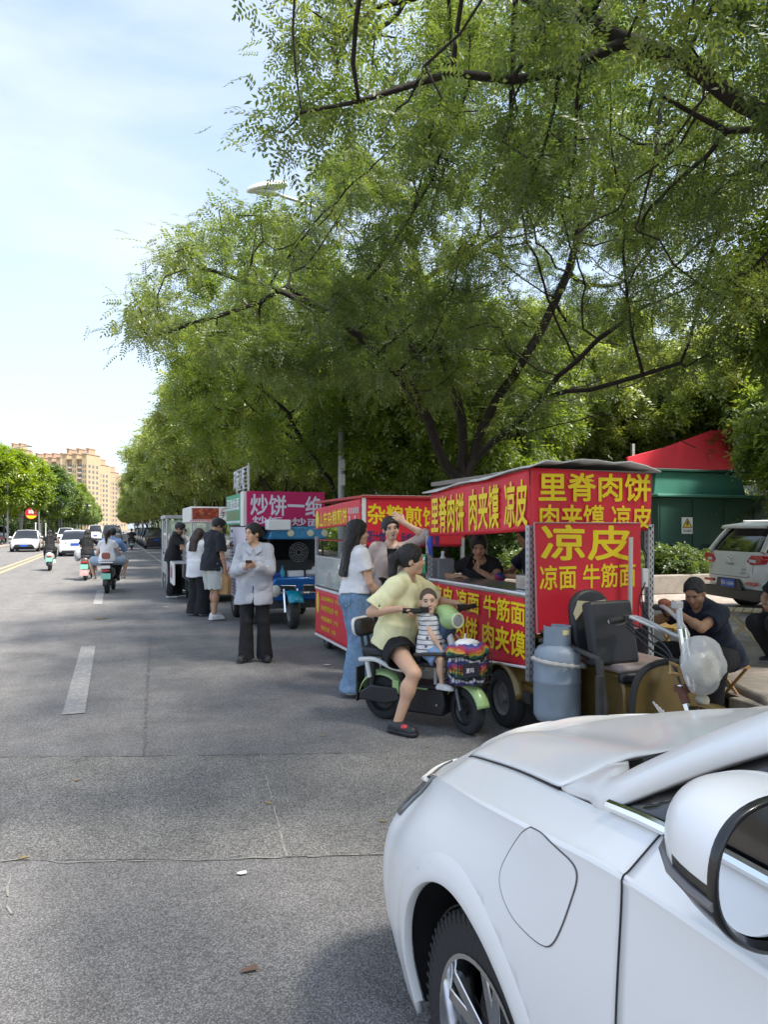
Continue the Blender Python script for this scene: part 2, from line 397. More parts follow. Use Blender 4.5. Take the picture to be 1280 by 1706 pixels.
# the broken kerb end and earth beside the tricycle
bk = MB(); bk.prism([(0, 0), (1.25, 0), (1.22, .15), (.9, .19), (.25, .2), (0, .15)], (.5, -.2, 0), (4.98, 4.5, 0), (.4, .916, 0), (0, 0, 1))
o = bk.build('broken_kerb', M_kerb, bevel=.03); o['kind'] = 'structure'
sheet('dirt_strip', [(4.15, 3.2), (4.9, 3.0), (5.0, 7.2), (4.35, 6.8), (4.05, 5)], .004, mat('kerbside_dirt', (.24, .19, .145), .95, var=.35, vscale=6, bump=.5, bscale=60))

# litter and leaves lying on the road
M_litter = mat('paper_litter', (.7, .68, .62), .8); M_dleaf = mat('dry_leaf', (.28, .20, .08), .8, var=.3)
def litter(px, py, size, m, label, cat, name):
    b = MB(); p = GP(px, py)
    n = 7; pts = [(size * random.uniform(.5, 1) * math.cos(i / n * 6.283), size * .6 * random.uniform(.5, 1) * math.sin(i / n * 6.283), random.uniform(.001, .007)) for i in range(n)]
    b.add([(0, 0, .008)] + pts, [(0, i + 1, (i + 1) % n + 1) for i in range(n)])
    o = b.build(name, m, smooth=False, solid=.002); o.location = (p.x, p.y, .007); tag(o, label, cat)
litter(276, 1012, .09, M_litter, 'small scrap of white paper on the road behind the white-bloused woman', 'litter', 'paper_scrap')
litter(166, 1031, .16, M_dleaf, 'dry brown leaf on the road beyond the nearest lane dash', 'leaf', 'dry_leaf')
litter(403, 1457, .035, M_litter, 'tiny white pebble-like scrap on the road below the paved repair seam', 'litter', 'paper_scrap')
litter(418, 1618, .045, mat('reddish_stain', (.16, .10, .07), .9), 'reddish brown stain on the near asphalt left of the white car', 'leaf', 'dry_leaf')  # a stain on the asphalt, modelled as a thin flat scrap
litter(545, 1109, .05, M_litter, 'pale torn tissue on the asphalt left of the jeans woman', 'litter', 'paper_scrap')

rs = np.random.default_rng(14); lv, lf = [], []
for i in range(420):
    if i < 300: x, y = 5.0 - abs(rs.normal(0, .55)), rs.uniform(2.5, 40)
    else: x, y = rs.uniform(-3.5, 4.5), rs.uniform(2.0, 22)
    a, s_ = rs.uniform(0, 6.28), rs.uniform(.012, .032); u = np.array((math.cos(a), math.sin(a))) * s_; v_ = np.array((-u[1], u[0])) * .4; b0 = len(lv)
    for p_ in (-u, v_, u, -v_): lv.append((x + p_[0], y + p_[1], .007 + rs.uniform(0, .006)))
    lf.append((b0, b0 + 1, b0 + 2, b0 + 3))
o = mesh_obj('fallen_leaves', lv, lf, M_dleaf, smooth=False); o['kind'] = 'stuff'
# ------------------------------------------------------------------ far apartment towers
def tower(name, label, px0, px1, ytop, D, depth, colm, crown=True, nb=5):
    a = PX(px0, 880, D); b = PX(px1, 880, D); w = (b - a).length; h = CAMH + (880 - ytop) * D / F
    root = thing(name, label, 'apartment tower', (a.x, a.y, 0), -YAW - R(8), 'yellow apartment towers at the end of the road')
    body = MB(); 
    seg = w / nb
    for i in range(nb):
        hh = h - (0 if i % 2 == 0 else 3.0); dz = 1.2 if i % 2 else 0
        body.b2((i * seg, dz, 0), ((i + 1) * seg - .02, depth + (i % 3), hh))
    body.build('wall', colm, root, smooth=False)
    wn = MB(); fl = int(h / 3.0)
    for i in range(nb):
        dz = 1.2 if i % 2 else 0
        for k in range(1, fl):
            z = 3.0 * k
            if z + 1.6 > h - 4: continue
            if i % 2: wn.box((i * seg + seg * .5, dz - .02, z + .9), (seg * .55, .25, 1.7))
            else:
                wn.box((i * seg + seg * .28, dz - .02, z + .9), (seg * .2, .2, 1.5)); wn.box((i * seg + seg * .72, dz - .02, z + .9), (seg * .2, .2, 1.5))
    for k in range(1, fl):
        z = 3.0 * k
        if z + 1.6 > h - 4: continue
        for q in range(3): wn.box((-.02, depth * (.2 + .3 * q), z + .9), (.2, depth * .14, 1.5)); wn.box((w + .02, depth * (.2 + .3 * q), z + .9), (.2, depth * .14, 1.5))
    wo = wn.build('window', mat('tower_window', (.14, .16, .19), .25, var=.3, vscale=.3), root, smooth=False); wo['kind'] = 'stuff'
    bl = MB()
    for i in range(1, nb, 2):
        for k in range(1, fl):
            if 3.0 * k + 1.6 > h - 4: continue
            bl.box((i * seg + seg * .5, .7, 3.0 * k), (seg * .8, 1.2, .9))
    bo = bl.build('balcony', mat('tower_balcony', (.56, .50, .42), .8), root, smooth=False); bo['kind'] = 'stuff'
    c = MB()
    for i in range(nb):
        hh = h - (0 if i % 2 == 0 else 3.0)
        c.box((i * seg + seg / 2, depth / 2, hh + .25), (seg + .5, depth + 1, .5))
        if i % 2 == 0: c.box((i * seg + seg / 2, depth / 2, hh + 1.8), (seg * .55, depth * .5, 3.0)); c.box((i * seg + seg / 2, depth / 2, hh + 3.5), (seg * .7, depth * .6, .5))
    c.build('cornice', mat('tower_cornice', (.46, .32, .21), .8), root, smooth=False)
    return root
M_tw1 = mat('tower_yellow_hazed', (.47, .37, .225), .85, var=.06, vscale=.2); M_tw2 = mat('tower_orange_hazed', (.45, .34, .22), .85, var=.06, vscale=.2)  # distance haze is painted into these wall colours as a paler tone
tower('apartment_tower', 'tallest yellow apartment tower at the end of the road', 103, 147, 757, 420, 14, M_tw1, nb=5)
tower('apartment_tower', 'narrower yellow tower just right of the tallest one', 147, 164, 774, 450, 13, M_tw1, nb=3)
tower('apartment_tower', 'orange-tinted tower lower down half behind the right-hand tree row', 164, 181, 786, 480, 13, M_tw2, nb=3)
tower('apartment_tower', 'rightmost orange tower just showing past the right-hand trees', 180, 196, 800, 520, 13, M_tw2, nb=3)
tower('apartment_tower', 'orange-brown tower rising over the left trees beside the tallest one', 52, 104, 763, 520, 14, M_tw2, nb=7)
tower('apartment_tower', 'leftmost tower top showing over the left-hand trees', 12, 32, 748, 430, 12, M_tw2, nb=3)

# ------------------------------------------------------------------ green transformer house, walls and planting behind the pavement
M_green = mat('green_sheet_steel', (.012, .062, .044), .5, var=.2, vscale=1.5, bump=.08, bscale=3)
M_green2 = mat('pale_green_sheet', (.05, .19, .14), .55, var=.12, vscale=1.5)
kx, ky = 14.4, 16.2                                    # near left corner of the cabinet
k = thing('transformer_cabinet', 'dark green transformer cabinet with electric shock warning sign behind the pavement', 'cabinet', (kx - .6, ky, KH)); k.scale = (1, 1, .85)
b = MB(); b.b2((0, 0, .42), (4.4, 3.0, 2.72)); b.build('housing', M_green, k, bevel=.02)
b = MB(); b.b2((-.05, -.05, 0), (4.45, 3.05, .415)); b.build('plinth', mat('hazard_paint', (.02, .02, .02), .6), k)
st = MB()
for i in range(14):
    x0 = -.05 + i * .33; dirn = 1 if (i // 3) % 2 else -1
    st.prism([(x0, 0), (x0 + .15, 0), (x0 + .15 + dirn * .2, .4), (x0 + dirn * .2, .4)], (0, -.004, 0), (.2, -.054, .008))
st.build('hazard_stripes', mat('hazard_yellow', (.62, .40, .02), .6), k, smooth=False)
b = MB(); b.b2((-.12, -.12, 2.725), (4.52, 3.12, 2.82)); b.prism([(0, 0), (3.3, 0), (3.1, .75), (.1, .75)], (0, 2.4, 0), (.1, .3, 2.822)); b.build('roof', M_green2, k, bevel=.02)
b = MB(); b.b2((-.02, .2, 3.58), (3.6, 2.8, 3.66)); b.build('cap', M_green, k, bevel=.01)
b = MB()
for i in (0, 1.1, 2.2, 3.3): b.b2((i + .06, -.02, .5), (i + .08, -.003, 2.66)); b.b2((i + .1, -.016, .52), (i + 1.04, -.002, .54))
for i in range(9):
    for q in (.35, 1.45, 2.55): b.box((q + .3, -.012, .75 + i * .055), (.5, .02, .028), (R(30), 0, 0))
b.build('door_seam', mat('green_seam', (.012, .06, .042), .6), k, smooth=False)
sg = MB(); sg.b2((.78, -.022, 1.55), (1.15, -.004, 2.08)); sg = sg.build('warning_sign', M_white, k)
b = MB(); b.prism([(-.15, 0), (.15, 0), (0, .27)], (0, -.003, 0), (.965, -.0225, 1.76)); b.build('triangle', mat('sign_yellow', (.8, .55, .02), .5), sg, smooth=False)
b = MB()
for (a, c) in (((-.16, -.005), (.16, -.005)), ((.16, -.005), (0, .285)), ((0, .285), (-.16, -.005))): b.tube([(.965 + a[0], -.027, 1.76 + a[1]), (.965 + c[0], -.027, 1.76 + c[1])], .009, 6)
b.prism([(.0, .2), (-.05, .1), (-.005, .1), (-.03, .02), (.055, .12), (.01, .12), (.04, .2)], (0, -.003, 0), (.965, -.0265, 1.765))
b.build('shock_symbol', M_blk, sg, smooth=False)
text('当心触电', .28, .07, M_blk, sg, (.83, -.0225, 1.61), bold=.01)

# tiled boundary wall to the right, with grey tile coping
w = thing('boundary_wall', 'green painted boundary wall with grey tiled coping behind the white SUV', 'wall', (18.4, 18.5, KH))
b = MB(); b.b2((0, 0, 0), (14, .24, 2.55)); b.build('wall_face', mat('green_wall', (.03, .13, .085), .8, var=.2, vscale=1), w)
b = MB()
for i in range(56): b.tube([(i * .25 + .1, -.16, 2.58), (i * .25 + .1, .12, 2.78)], .07, 8)
b.b2((0, -.1, 2.552), (14, .34, 2.60)); b.b2((0, .08, 2.76), (14, .2, 2.86)); b.build('coping_tile', mat('grey_tile', (.26, .26, .27), .8, var=.2), w)
# red hoarding seen through the branches, tall grey building beyond
h = thing('hoarding', 'bright red hoarding standing on tall posts behind the transformer cabinet', 'hoarding', (17.0, 21.5, 0))
b = MB(); b.prism([(0, 3.6), (4.9, 3.8), (4.9, 5.3), (3.7, 5.2), (1.6, 4.5), (0, 4.1)], (0, .12, 0)); b.build('red_panel', mat('red_hoarding', (.72, .03, .05), .6, var=.1, vscale=1), h, bevel=.01)
for x in (.3, 2.3, 4.3):
    b = MB(); b.b2((x, .13, 0), (x + .1, .23, 4.6)); b.build('post', M_galv, h)
def block(name, label, x0, y0, w_, d_, h_, m, rows, colsn, cat='building'):
    r = thing(name, label, cat, (x0, y0, 0))
    b = MB(); b.b2((0, 0, 0), (w_, d_, h_)); b.build('wall', m, r, smooth=False)
    b = MB(); b.b2((-.2, -.2, h_), (w_ + .2, d_ + .2, h_ + .35)); b.build('roof', mat('roof_grey', (.3, .3, .3), .9), r)
    def win(lo, hi): 
        b = MB(); b.b2(lo, hi); b.build('window', mat('block_window', (.10, .12, .14), .15), r, smooth=False)
    for i in range(rows):
        z = 1.2 + i * (h_ / rows); nx = max(2, int(w_ / 3))
        for j in range(colsn): y = (j + .5) * d_ / colsn; win((-.06, y - .7, z), (-.002, y + .7, z + 1.5))
        for j in range(nx): xx = (j + .5) * w_ / nx; win((xx - .7, -.06, z), (xx + .7, -.002, z + 1.5))
    return r
block('office_building', 'pale grey building seen in gaps behind the stalls and trees', 24, 34, 14, 34, 11, mat('grey_render', (.48, .48, .47), .85, var=.08), 3, 9)
0 and block('office_building', 'cream building behind the trees at the far right', 26, 12, 12, 16, 9, mat('cream_render', (.55, .5, .42), .85, var=.08), 3, 4)

# planter edge and hedge in front of the cabinet
o = MB(); o.b2((7.2, 13.3, KH), (18, 13.55, KH + .42)); o = o.build('planter_edge', mat('planter_stone', (.25, .22, .19), .9, var=.25, bump=.4, bscale=20), bevel=.02)
tag(o, 'low brown stone planter edge behind the seated man', 'planter')
sheet('planting_bed', [(7.2, 13.55), (18, 13.55), (18, 19), (7.2, 19)], KH + .2, M_soil)
# ------------------------------------------------------------------ trees
M_bark = mat('dark_bark', (.028, .022, .018), .95, var=.4, vscale=6, bump=.9, bscale=26)
M_barkg = mat('grey_bark', (.12, .10, .085), .95, var=.35, vscale=5, bump=.8, bscale=18)
M_leafA = leaf_mat('locust_leaf', (.046, .080, .019), (.094, .142, .031), (.185, .222, .052))
M_leafB = leaf_mat('locust_leaf_bright', (.080, .125, .020), (.135, .198, .030), (.225, .275, .05))
M_leafC = leaf_mat('locust_leaf_far_lit', (.105, .15, .035), (.185, .235, .05), (.28, .31, .08))  # sunlight on the far row is put into this paler leaf colour
M_leafY = leaf_mat('yellow_green_leaf', (.085, .145, .012), (.16, .235, .020), (.235, .30, .030))
M_leafD = leaf_mat('dark_leaf', (.032, .072, .016), (.065, .118, .022), (.115, .165, .03))

def grow(seed, att, step=.3, di=2.4, dk=.55, iters=70, grav=.05):
    """space colonisation from the seeded skeleton [(pos, parent)] towards the attractors"""
    pos = [np.array(p, float) for p, _ in seed]; par = [q for _, q in seed]
    A = np.array(att, float); alive = np.ones(len(A), bool)
    near = np.full(len(A), -1); nd_ = np.full(len(A), 1e9)
    new = list(range(len(pos)))
    for it in range(iters):
        if not alive.any(): break
        NP = np.array([pos[i] for i in new]); ids = np.array(new)
        idx = np.where(alive)[0]
        for c in range(0, len(idx), 800):
            ii = idx[c:c + 800]; d = np.linalg.norm(A[ii][:, None] - NP[None], axis=2); j = d.argmin(1); dm = d[np.arange(len(ii)), j]
            better = dm < nd_[ii]; nd_[ii[better]] = dm[better]; near[ii[better]] = ids[j[better]]
        alive &= ~(nd_ < dk)
        idx = np.where(alive & (nd_ < di))[0]
        if len(idx) == 0: di *= 1.5; new = []; 
        if len(idx) == 0:
            if di > 12: break
            new = [0]; continue
        acc = {}
        for i in idx:
            n = near[i]; v = A[i] - pos[n]; acc.setdefault(n, []).append(v / np.linalg.norm(v))
        new = []
        for n, vs in acc.items():
            v = np.sum(vs, 0) + rng.normal(0, .18, 3) * len(vs) ** .5; v[2] -= grav * len(vs); v /= np.linalg.norm(v) + 1e-9
            p = pos[n] + v * step
            pos.append(p); par.append(n); new.append(len(pos) - 1)
        if len(pos) > 9000: break
    return np.array(pos), np.array(par)

def radii(par, tip=.007, e=2.35, rmax=.2):
    n = len(par); ch = [[] for _ in range(n)]
    for i, p in enumerate(par):
        if p >= 0: ch[p].append(i)
    r = np.zeros(n)
    order = list(range(n))
    depth = np.zeros(n, int)
    for i in range(n):
        if par[i] >= 0: depth[i] = depth[par[i]] + 1
    for i in sorted(order, key=lambda k: -depth[k]):
        r[i] = tip if not ch[i] else sum(r[c] ** e for c in ch[i]) ** (1 / e) + .00035
    if r.max() > rmax: r = np.where(r > .02, .02 + (rmax - .02) * (np.maximum(r - .02, 0) / (r.max() - .02)) ** .72, r)
    return r, ch, depth

def branch_mesh(pos, par, r, ch, n=6):
    V = []; Fc = []
    def ring(p, d, rad):
        d = Vector(d).normalized(); up = Vector((0, 0, 1)) if abs(d.z) < .92 else Vector((1, 0, 0))
        a = d.cross(up).normalized(); c = a.cross(d); b = len(V); p = Vector(p)
        for j in range(n):
            q = 2 * math.pi * j / n; V.append(p + float(rad) * (math.cos(q) * a + math.sin(q) * c))
        return b
    stack = [(0, None)]
    rid = {}
    for i in range(len(pos)):
        p = par[i]
        if p < 0: continue
        main = max(ch[p], key=lambda c: r[c]) == i
        d = pos[i] - pos[p]
        if main and p in rid: b0 = rid[p]
        else: b0 = ring(pos[p], d, min(r[p], r[i] * 1.25))
        nx = max(ch[i], key=lambda c: r[c]) if ch[i] else None
        d2 = (d + (pos[nx] - pos[i])) if nx is not None else d
        b1 = ring(pos[i], d2, r[i]); rid[i] = b1
        # rings share an orientation rule, find the least twisted pairing
        best = min(range(n), key=lambda k: sum((V[b0 + j] - V[b1 + (j + k) % n]).length_squared for j in range(0, n, 2)))
        for j in range(n): Fc.append((b0 + j, b0 + (j + 1) % n, b1 + (j + 1 + best) % n, b1 + (j + best) % n))
    return np.array([tuple(v) for v in V]), np.array(Fc)

def leaf_template(pairs, L, ll, lw, droop=.25):
    V = []; Fc = []
    def leaflet(base, d, up):
        d = d / np.linalg.norm(d); s = np.cross(up, d); s /= np.linalg.norm(s); b = len(V)
        V.extend([base, base + d * ll * .45 + s * lw * .5, base + d * ll, base + d * ll * .45 - s * lw * .5]); Fc.append((b, b + 1, b + 2, b + 3))
    for i in range(pairs):
        f = .22 + .78 * i / pairs; base = np.array([f * L, 0, -droop * L * f * f])
        for sd in (-1, 1):
            leaflet(base, np.array([.5, sd * .9, -.15 - .2 * (i % 2)]), np.array([.15 * (i % 2), sd * .25, 1.0]))
    leaflet(np.array([L, 0, -droop * L]), np.array([1, 0, -.5]), np.array([0, 0, 1.]))
    return np.array(V), np.array(Fc)

def scatter(P, tmpl, rs, tilt=.55, sc=(.75, 1.25)):
    """a copy of the leaf template at every point, turned at random; no python loop"""
    V, Fc = tmpl; n = len(P); nv = len(V)
    az = rs.uniform(0, 2 * math.pi, n); pi = rs.normal(-.25, tilt, n); ro = rs.normal(0, .5, n); s = rs.uniform(*sc, n)
    ca, sa, cp, sp, cr, sr = np.cos(az), np.sin(az), np.cos(pi), np.sin(pi), np.cos(ro), np.sin(ro)
    z = np.zeros(n); o = np.ones(n)
    Rz = np.stack([np.stack([ca, -sa, z], 1), np.stack([sa, ca, z], 1), np.stack([z, z, o], 1)], 1)
    Ry = np.stack([np.stack([cp, z, -sp], 1), np.stack([z, o, z], 1), np.stack([sp, z, cp], 1)], 1)
    Rx = np.stack([np.stack([o, z, z], 1), np.stack([z, cr, -sr], 1), np.stack([z, sr, cr], 1)], 1)
    M = Rz @ Ry @ Rx * s[:, None, None]
    VV = np.einsum('nij,vj->nvi', M, V) + P[:, None]
    FF = (Fc[None] + (np.arange(n) * nv)[:, None, None]).reshape(-1, 4)
    return VV.reshape(-1, 3), FF

def crown_points(n, shapes, rs, shell=.45):
    """attractors in a union of ellipsoids (centre, radii), thinner inside, in noisy clumps"""
    P = []
    vol = np.array([s[1][0] * s[1][1] * s[1][2] for s in shapes]); vol = vol / vol.sum()
    for (c, r), f in zip(shapes, vol):
        k = int(n * f); d = rs.normal(size=(k, 3)); d /= np.linalg.norm(d, axis=1)[:, None]
        u = rs.uniform(shell ** 3, 1, k) ** (1 / 3)
        P.append(np.array(c) + d * u[:, None] * np.array(r))
    return np.concatenate(P)

def tree(name, label, seed, shapes, natt, leaves, tmpl, leafm, seedn, group=None, loc=(0, 0, 0), barkm=None, step=.3, dk=.55, rmax=.2, clear=None, spread=.17, tips=3, grav=.05, di=2.4):
    global rng
    rs = np.random.default_rng(seedn); rng = np.random.default_rng(seedn + 100)
    att = crown_points(natt, shapes, rs)
    if clear is not None: att = att[clear(att)]
    pos, par = grow(seed, att, step, di, dk, grav=grav)
    r, ch, dep = radii(par, rmax=rmax)
    root = thing(name, label, 'tree', loc, 0, group)
    V, Fc = branch_mesh(pos, par, r, ch)
    mesh_obj('trunk', V, Fc, barkm or M_bark, root, sharp=None)
    # leaves on the outermost nodes
    order = np.zeros(len(pos), int)
    for i in range(len(pos) - 1, -1, -1):
        if par[i] >= 0: order[par[i]] = max(order[par[i]], order[i] + 1)
    cand = np.where((order < tips) & (np.arange(len(pos)) >= len(seed)))[0]
    if clear is not None: cand = cand[clear(pos[cand])]
    w = rs.gamma(1.1, 1, len(cand)); pick = rs.choice(cand, leaves, p=w / w.sum())
    f = rs.uniform(0, 1, leaves)[:, None]; pp = np.maximum(par[pick], 0)
    P = pos[pick] * f + pos[pp] * (1 - f) + rs.normal(0, spread, (leaves, 3)) * np.array([1, 1, .8])
    VV, FF = scatter(P, tmpl, rs)
    mesh_obj('crown', VV, FF, leafm, root, smooth=False)
    return root

fine = leaf_template(6, .24, .052, .021)
mid = leaf_template(3, .34, .13, .055)
coarse = leaf_template(2, .5, .26, .13)

def limb(seed, parent, pts, step=.3):
    """append a seeded limb through the points; returns the index of its last node"""
    cur = np.array(seed[parent][0], float); idx = parent
    for p in pts:
        p = np.array(p, float); n = max(1, int(np.linalg.norm(p - cur) / step))
        a = cur.copy()
        for i in range(1, n + 1):
            seed.append((a + (p - a) * i / n + rng.normal(0, .025, 3), idx)); idx = len(seed) - 1
        cur = p
    return idx
def pxs(l): return [tuple(PX(x, y, d)) for x, y, d in l]

# the tree behind the red stall: vase of dark limbs, one long limb reaching left over the road
base = (5.45, 10.4, 0); D0 = DEP(base[0], base[1])
sd = [(np.array(base, float), -1)]
i0 = limb(sd, 0, [(5.42, 10.4, 1.0), tuple(PX(776, 800, D0))])
a1 = limb(sd, i0, pxs([(742, 775, D0), (716, 705, D0 - .3), (690, 650, D0 - .6), (630, 590, D0 - .9), (560, 520, D0 - 1.2), (480, 480, D0 - 1.4)]))
limb(sd, a1, pxs([(400, 520, D0 - 1.6), (320, 535, D0 - 1.8), (250, 565, D0 - 2.0)]))
limb(sd, len(sd) - 8, pxs([(330, 440, D0 - 1.9)]))
a2 = limb(sd, i0, pxs([(772, 700, D0), (750, 620, D0 + .2), (720, 540, D0 + .4), (690, 430, D0 + .5)]))
limb(sd, i0 + 4, pxs([(700, 600, D0 + .5), (650, 500, D0 + .8)]))
a3 = limb(sd, i0, pxs([(795, 735, D0 - .1), (830, 660, D0 - .3), (880, 590, D0 - .5), (930, 500, D0 - .6), (960, 400, D0 - .8)]))
a4 = limb(sd, i0, pxs([(800, 765, D0 - .1), (850, 715, D0 - .4), (905, 670, D0 - .7), (985, 650, D0 - 1.1), (1075, 625, D0 - 1.5), (1130, 600, D0 - 1.8)]))
limb(sd, a4 - 8, pxs([(1000, 690, D0 - 1.3), (1080, 700, D0 - 1.6), (1160, 745, D0 - 2.0)]))
limb(sd, a4 - 8, pxs([(960, 600, D0 - 1.0), (1040, 530, D0 - 1.2)]))
shA = [((5.3, 10.2, 6.2), (4.6, 4.4, 2.6)), ((2.6, 10.0, 5.0), (2.9, 2.8, 1.5)), ((5.4, 9.6, 4.3), (3.8, 2.6, 1.0)), ((5.6, 11.5, 8.0), (3.4, 3.2, 1.7)), ((1.5, 9.6, 4.7), (2.3, 2.1, 1.1)), ((.6, 9.3, 4.3), (1.3, 1.4, .7))]
def clearA(p):
    D = p[:, 0] * FW.x + p[:, 1] * FW.y; y = 880 - (p[:, 2] - 1.6) * F / D; x = 640 + F * (p[:, 0] * RT.x + p[:, 1] * RT.y) / D
    ok = (p[:, 2] > 3.1) & ~((x < 330) & (y < 330)) & ~((y > 700) & (x < 900) & (x > 640)) & ~((y > 765) & (x > 900) & (x < 1260))
    lx = np.interp(y, [200, 250, 290, 310, 400, 560, 600, 700], [700, 560, 470, 395, 250, 180, 150, 470])
    return ok & (x > lx) & ~((x > 398) & (x < 510) & (y > 262) & (y < 350)) & ~((y > 585) & (x > 640) & (x < 1060) & (D < 10.2))
tree('locust_tree', 'broad locust tree whose dark limbs fan out right behind the red tricycle stall', sd, shA, 3500, 30000, fine, M_leafA, 21, 'street trees on the right pavement', step=.26, dk=.42, rmax=.30, clear=clearA)

# the tree beside the camera, only its overhanging limbs are in the picture
base = (6.2, 3.4, 0)
sd = [(np.array(base, float), -1)]
i0 = limb(sd, 0, [(6.15, 3.4, 2.2), (6.0, 3.5, 3.0)])
b1 = limb(sd, i0, pxs([(1330, 235, 6.0), (1230, 165, 5.9), (1130, 100, 5.8), (1040, 65, 5.8), (930, -20, 6.0)]))
limb(sd, b1 - 6, pxs([(1105, 170, 5.6), (1090, 260, 5.5), (1060, 370, 5.5)]))
limb(sd, b1 - 2, pxs([(935, 120, 5.8), (860, 128, 5.6), (760, 122, 5.5), (690, 130, 5.4), (600, 170, 5.3), (500, 190, 5.1)]))
limb(sd, b1 - 2, pxs([(800, -40, 6.2), (620, 20, 6.0)]))
limb(sd, i0, [(5.4, 2.6, 4.6), (4.6, 1.4, 5.6), (3.4, .4, 6.2)])
limb(sd, i0, [(6.6, 3.0, 4.6), (7.6, 3.2, 6.0)])
shZ = [((4.6, 4.6, 5.6), (3.9, 3.6, 1.5)), ((3.0, 5.2, 4.9), (2.1, 1.8, .9)), ((5.0, 2.0, 6.6), (4.0, 3.8, 1.6)), ((5.6, 5.4, 4.3), (1.9, 1.4, .9)), ((4.2, 6.2, 6.2), (3.2, 2.2, 1.5))]
def clearZ(p):
    D = np.maximum(p[:, 0] * FW.x + p[:, 1] * FW.y, .3); y = 880 - (p[:, 2] - 1.6) * F / D; x = 640 + F * (p[:, 0] * RT.x + p[:, 1] * RT.y) / D
    lx = np.interp(y, [-400, 0, 130, 220, 270, 330, 420, 520], [440, 440, 400, 430, 620, 800, 980, 1120])
    lowest = np.interp(x, [400, 800, 1100, 1280], [230, 330, 520, 640])
    return (p[:, 2] > 3.0) & ~((x > 380) & (x < 540) & (y > 235) & (y < 365)) & ((x > lx) | (D < 1.0)) & ((y < lowest) | (x > 1400) | (D < 1.5))
tree('locust_tree', 'nearest street tree with thick limbs hanging into the top right of the view', sd, shZ, 2600, 18000, fine, M_leafA, 8, 'street trees on the right pavement', step=.24, dk=.42, rmax=.17, clear=clearZ, spread=.16)

# row trees: three models, then copies
def vase(h1, seedn, n=5, rad=1.6, top=4.4):
    rs_ = random.Random(seedn); s = [(np.array((0, 0, 0.), float), -1)]
    j = limb(s, 0, [(0.05, 0, h1 * .5), (0, .05, h1)])
    for q in range(n):
        a = 2 * math.pi * q / n + rs_.uniform(-.3, .3); r_ = rad * rs_.uniform(.7, 1.2)
        limb(s, j, [(.3 * r_ * math.cos(a), .3 * r_ * math.sin(a), h1 + .9), (r_ * math.cos(a), r_ * math.sin(a), top * rs_.uniform(.85, 1.1))])
    return s
shR = [((-.4, 0, 5.6), (4.2, 3.9, 2.7)), ((-2.2, .3, 4.6), (2.4, 2.6, 1.5)), ((0, 0, 4.2), (3.4, 3.2, 1.1))]
G1 = 'street trees on the right pavement'
clr = lambda p: p[:, 2] > 2.9
tB = tree('locust_tree', 'street tree whose forked trunk stands beside the lamp post behind the second stall', vase(1.9, 3), shR, 1500, 21000, leaf_template(4, .30, .085, .035), M_leafB, 31, G1, (5.5, 17.9, 0), step=.3, dk=.5, clear=clr, rmax=.19)
tC = tree('locust_tree', 'street tree of the right-hand row behind the magenta sign', vase(2.0, 4), shR, 1200, 15000, mid, M_leafC, 32, G1, (5.5, 25.4, 0), step=.34, dk=.55, clear=clr, rmax=.18)
tD = tree('locust_tree', 'street tree of the right-hand row above the meat stall', vase(2.1, 5), shR, 1200, 15000, mid, M_leafC, 33, G1, (5.6, 32.5, 0), step=.34, dk=.55, clear=clr, rmax=.18)
FARR = 'one of the many leafy street trees receding along the right pavement'
for i in range(26):
    src = (tC, tD, tC)[i % 3]
    dup(src, (5.5 + random.uniform(-.3, .3), 40 + i * 7.4 + random.uniform(-.6, .6), 0), random.uniform(-.5, .5) + (math.pi if i % 2 else 0) * 0, FARR, 'distant street trees on the right pavement', random.uniform(.94, 1.12))
for (x, y, a) in ((5.4, -4.4, .4), (5.6, -11.8, 2.2)): dup(tB, (x, y, 0), a, 'unseen tree continuing the right-hand row, added behind the camera for shade', G1, 1.1)  # out of view, added to shade the near road and the car
# left-hand row: taller, yellower
shL = [((0, 0, 6.0), (4.4, 4.2, 3.0)), ((.4, 0, 4.4), (4.0, 3.8, 1.6))]
tY = tree('broadleaf_tree', 'bright yellow-green tree at the left edge of the photo', vase(2.2, 6), shL, 900, 12000, coarse, M_leafY, 41, 'street trees on the left side', (-10.6, 84, 0), step=.4, dk=.65, clear=clr, rmax=.2, barkm=M_barkg)
tM = tree('broadleaf_tree', 'dark green tree right of the yellow-green one on the left pavement', vase(2.2, 7), shL, 900, 12000, coarse, M_leafD, 42, 'street trees on the left side', (-10.6, 104, 0), step=.4, dk=.65, clear=clr, rmax=.2, barkm=M_barkg)
tM.scale = (1.2,) * 3; tY.scale = (1.12,) * 3
dup(tY, (-11.5, 76, 0), 1.2, 'partly cut-off yellow-green tree at the left frame edge beside the lamp head', 'street trees on the left side', 1.12)
tN = tree('broadleaf_tree', 'mid green tree standing over the distant oncoming cars', vase(2.2, 9), shL, 900, 12000, coarse, M_leafB, 43, 'street trees on the left side', (-10.6, 116, 0), step=.4, dk=.65, clear=clr, rmax=.2, barkm=M_barkg)
for i in range(26):
    dup((tM, tN, tN)[i % 3], (-10.6 + random.uniform(-.5, .5), 127 + i * 9.5, 0), random.uniform(0, 6), 'one of the green trees receding along the left pavement to the towers', 'distant trees on the left side', random.uniform(1.15, 1.4))
for i in range(9):
    dup((tM, tN)[i % 2], (-20 + random.uniform(-2, 2), 100 + i * 22, 0), random.uniform(0, 6), 'tree of the second row behind the left pavement', 'second row of trees on the left', random.uniform(.9, 1.15))
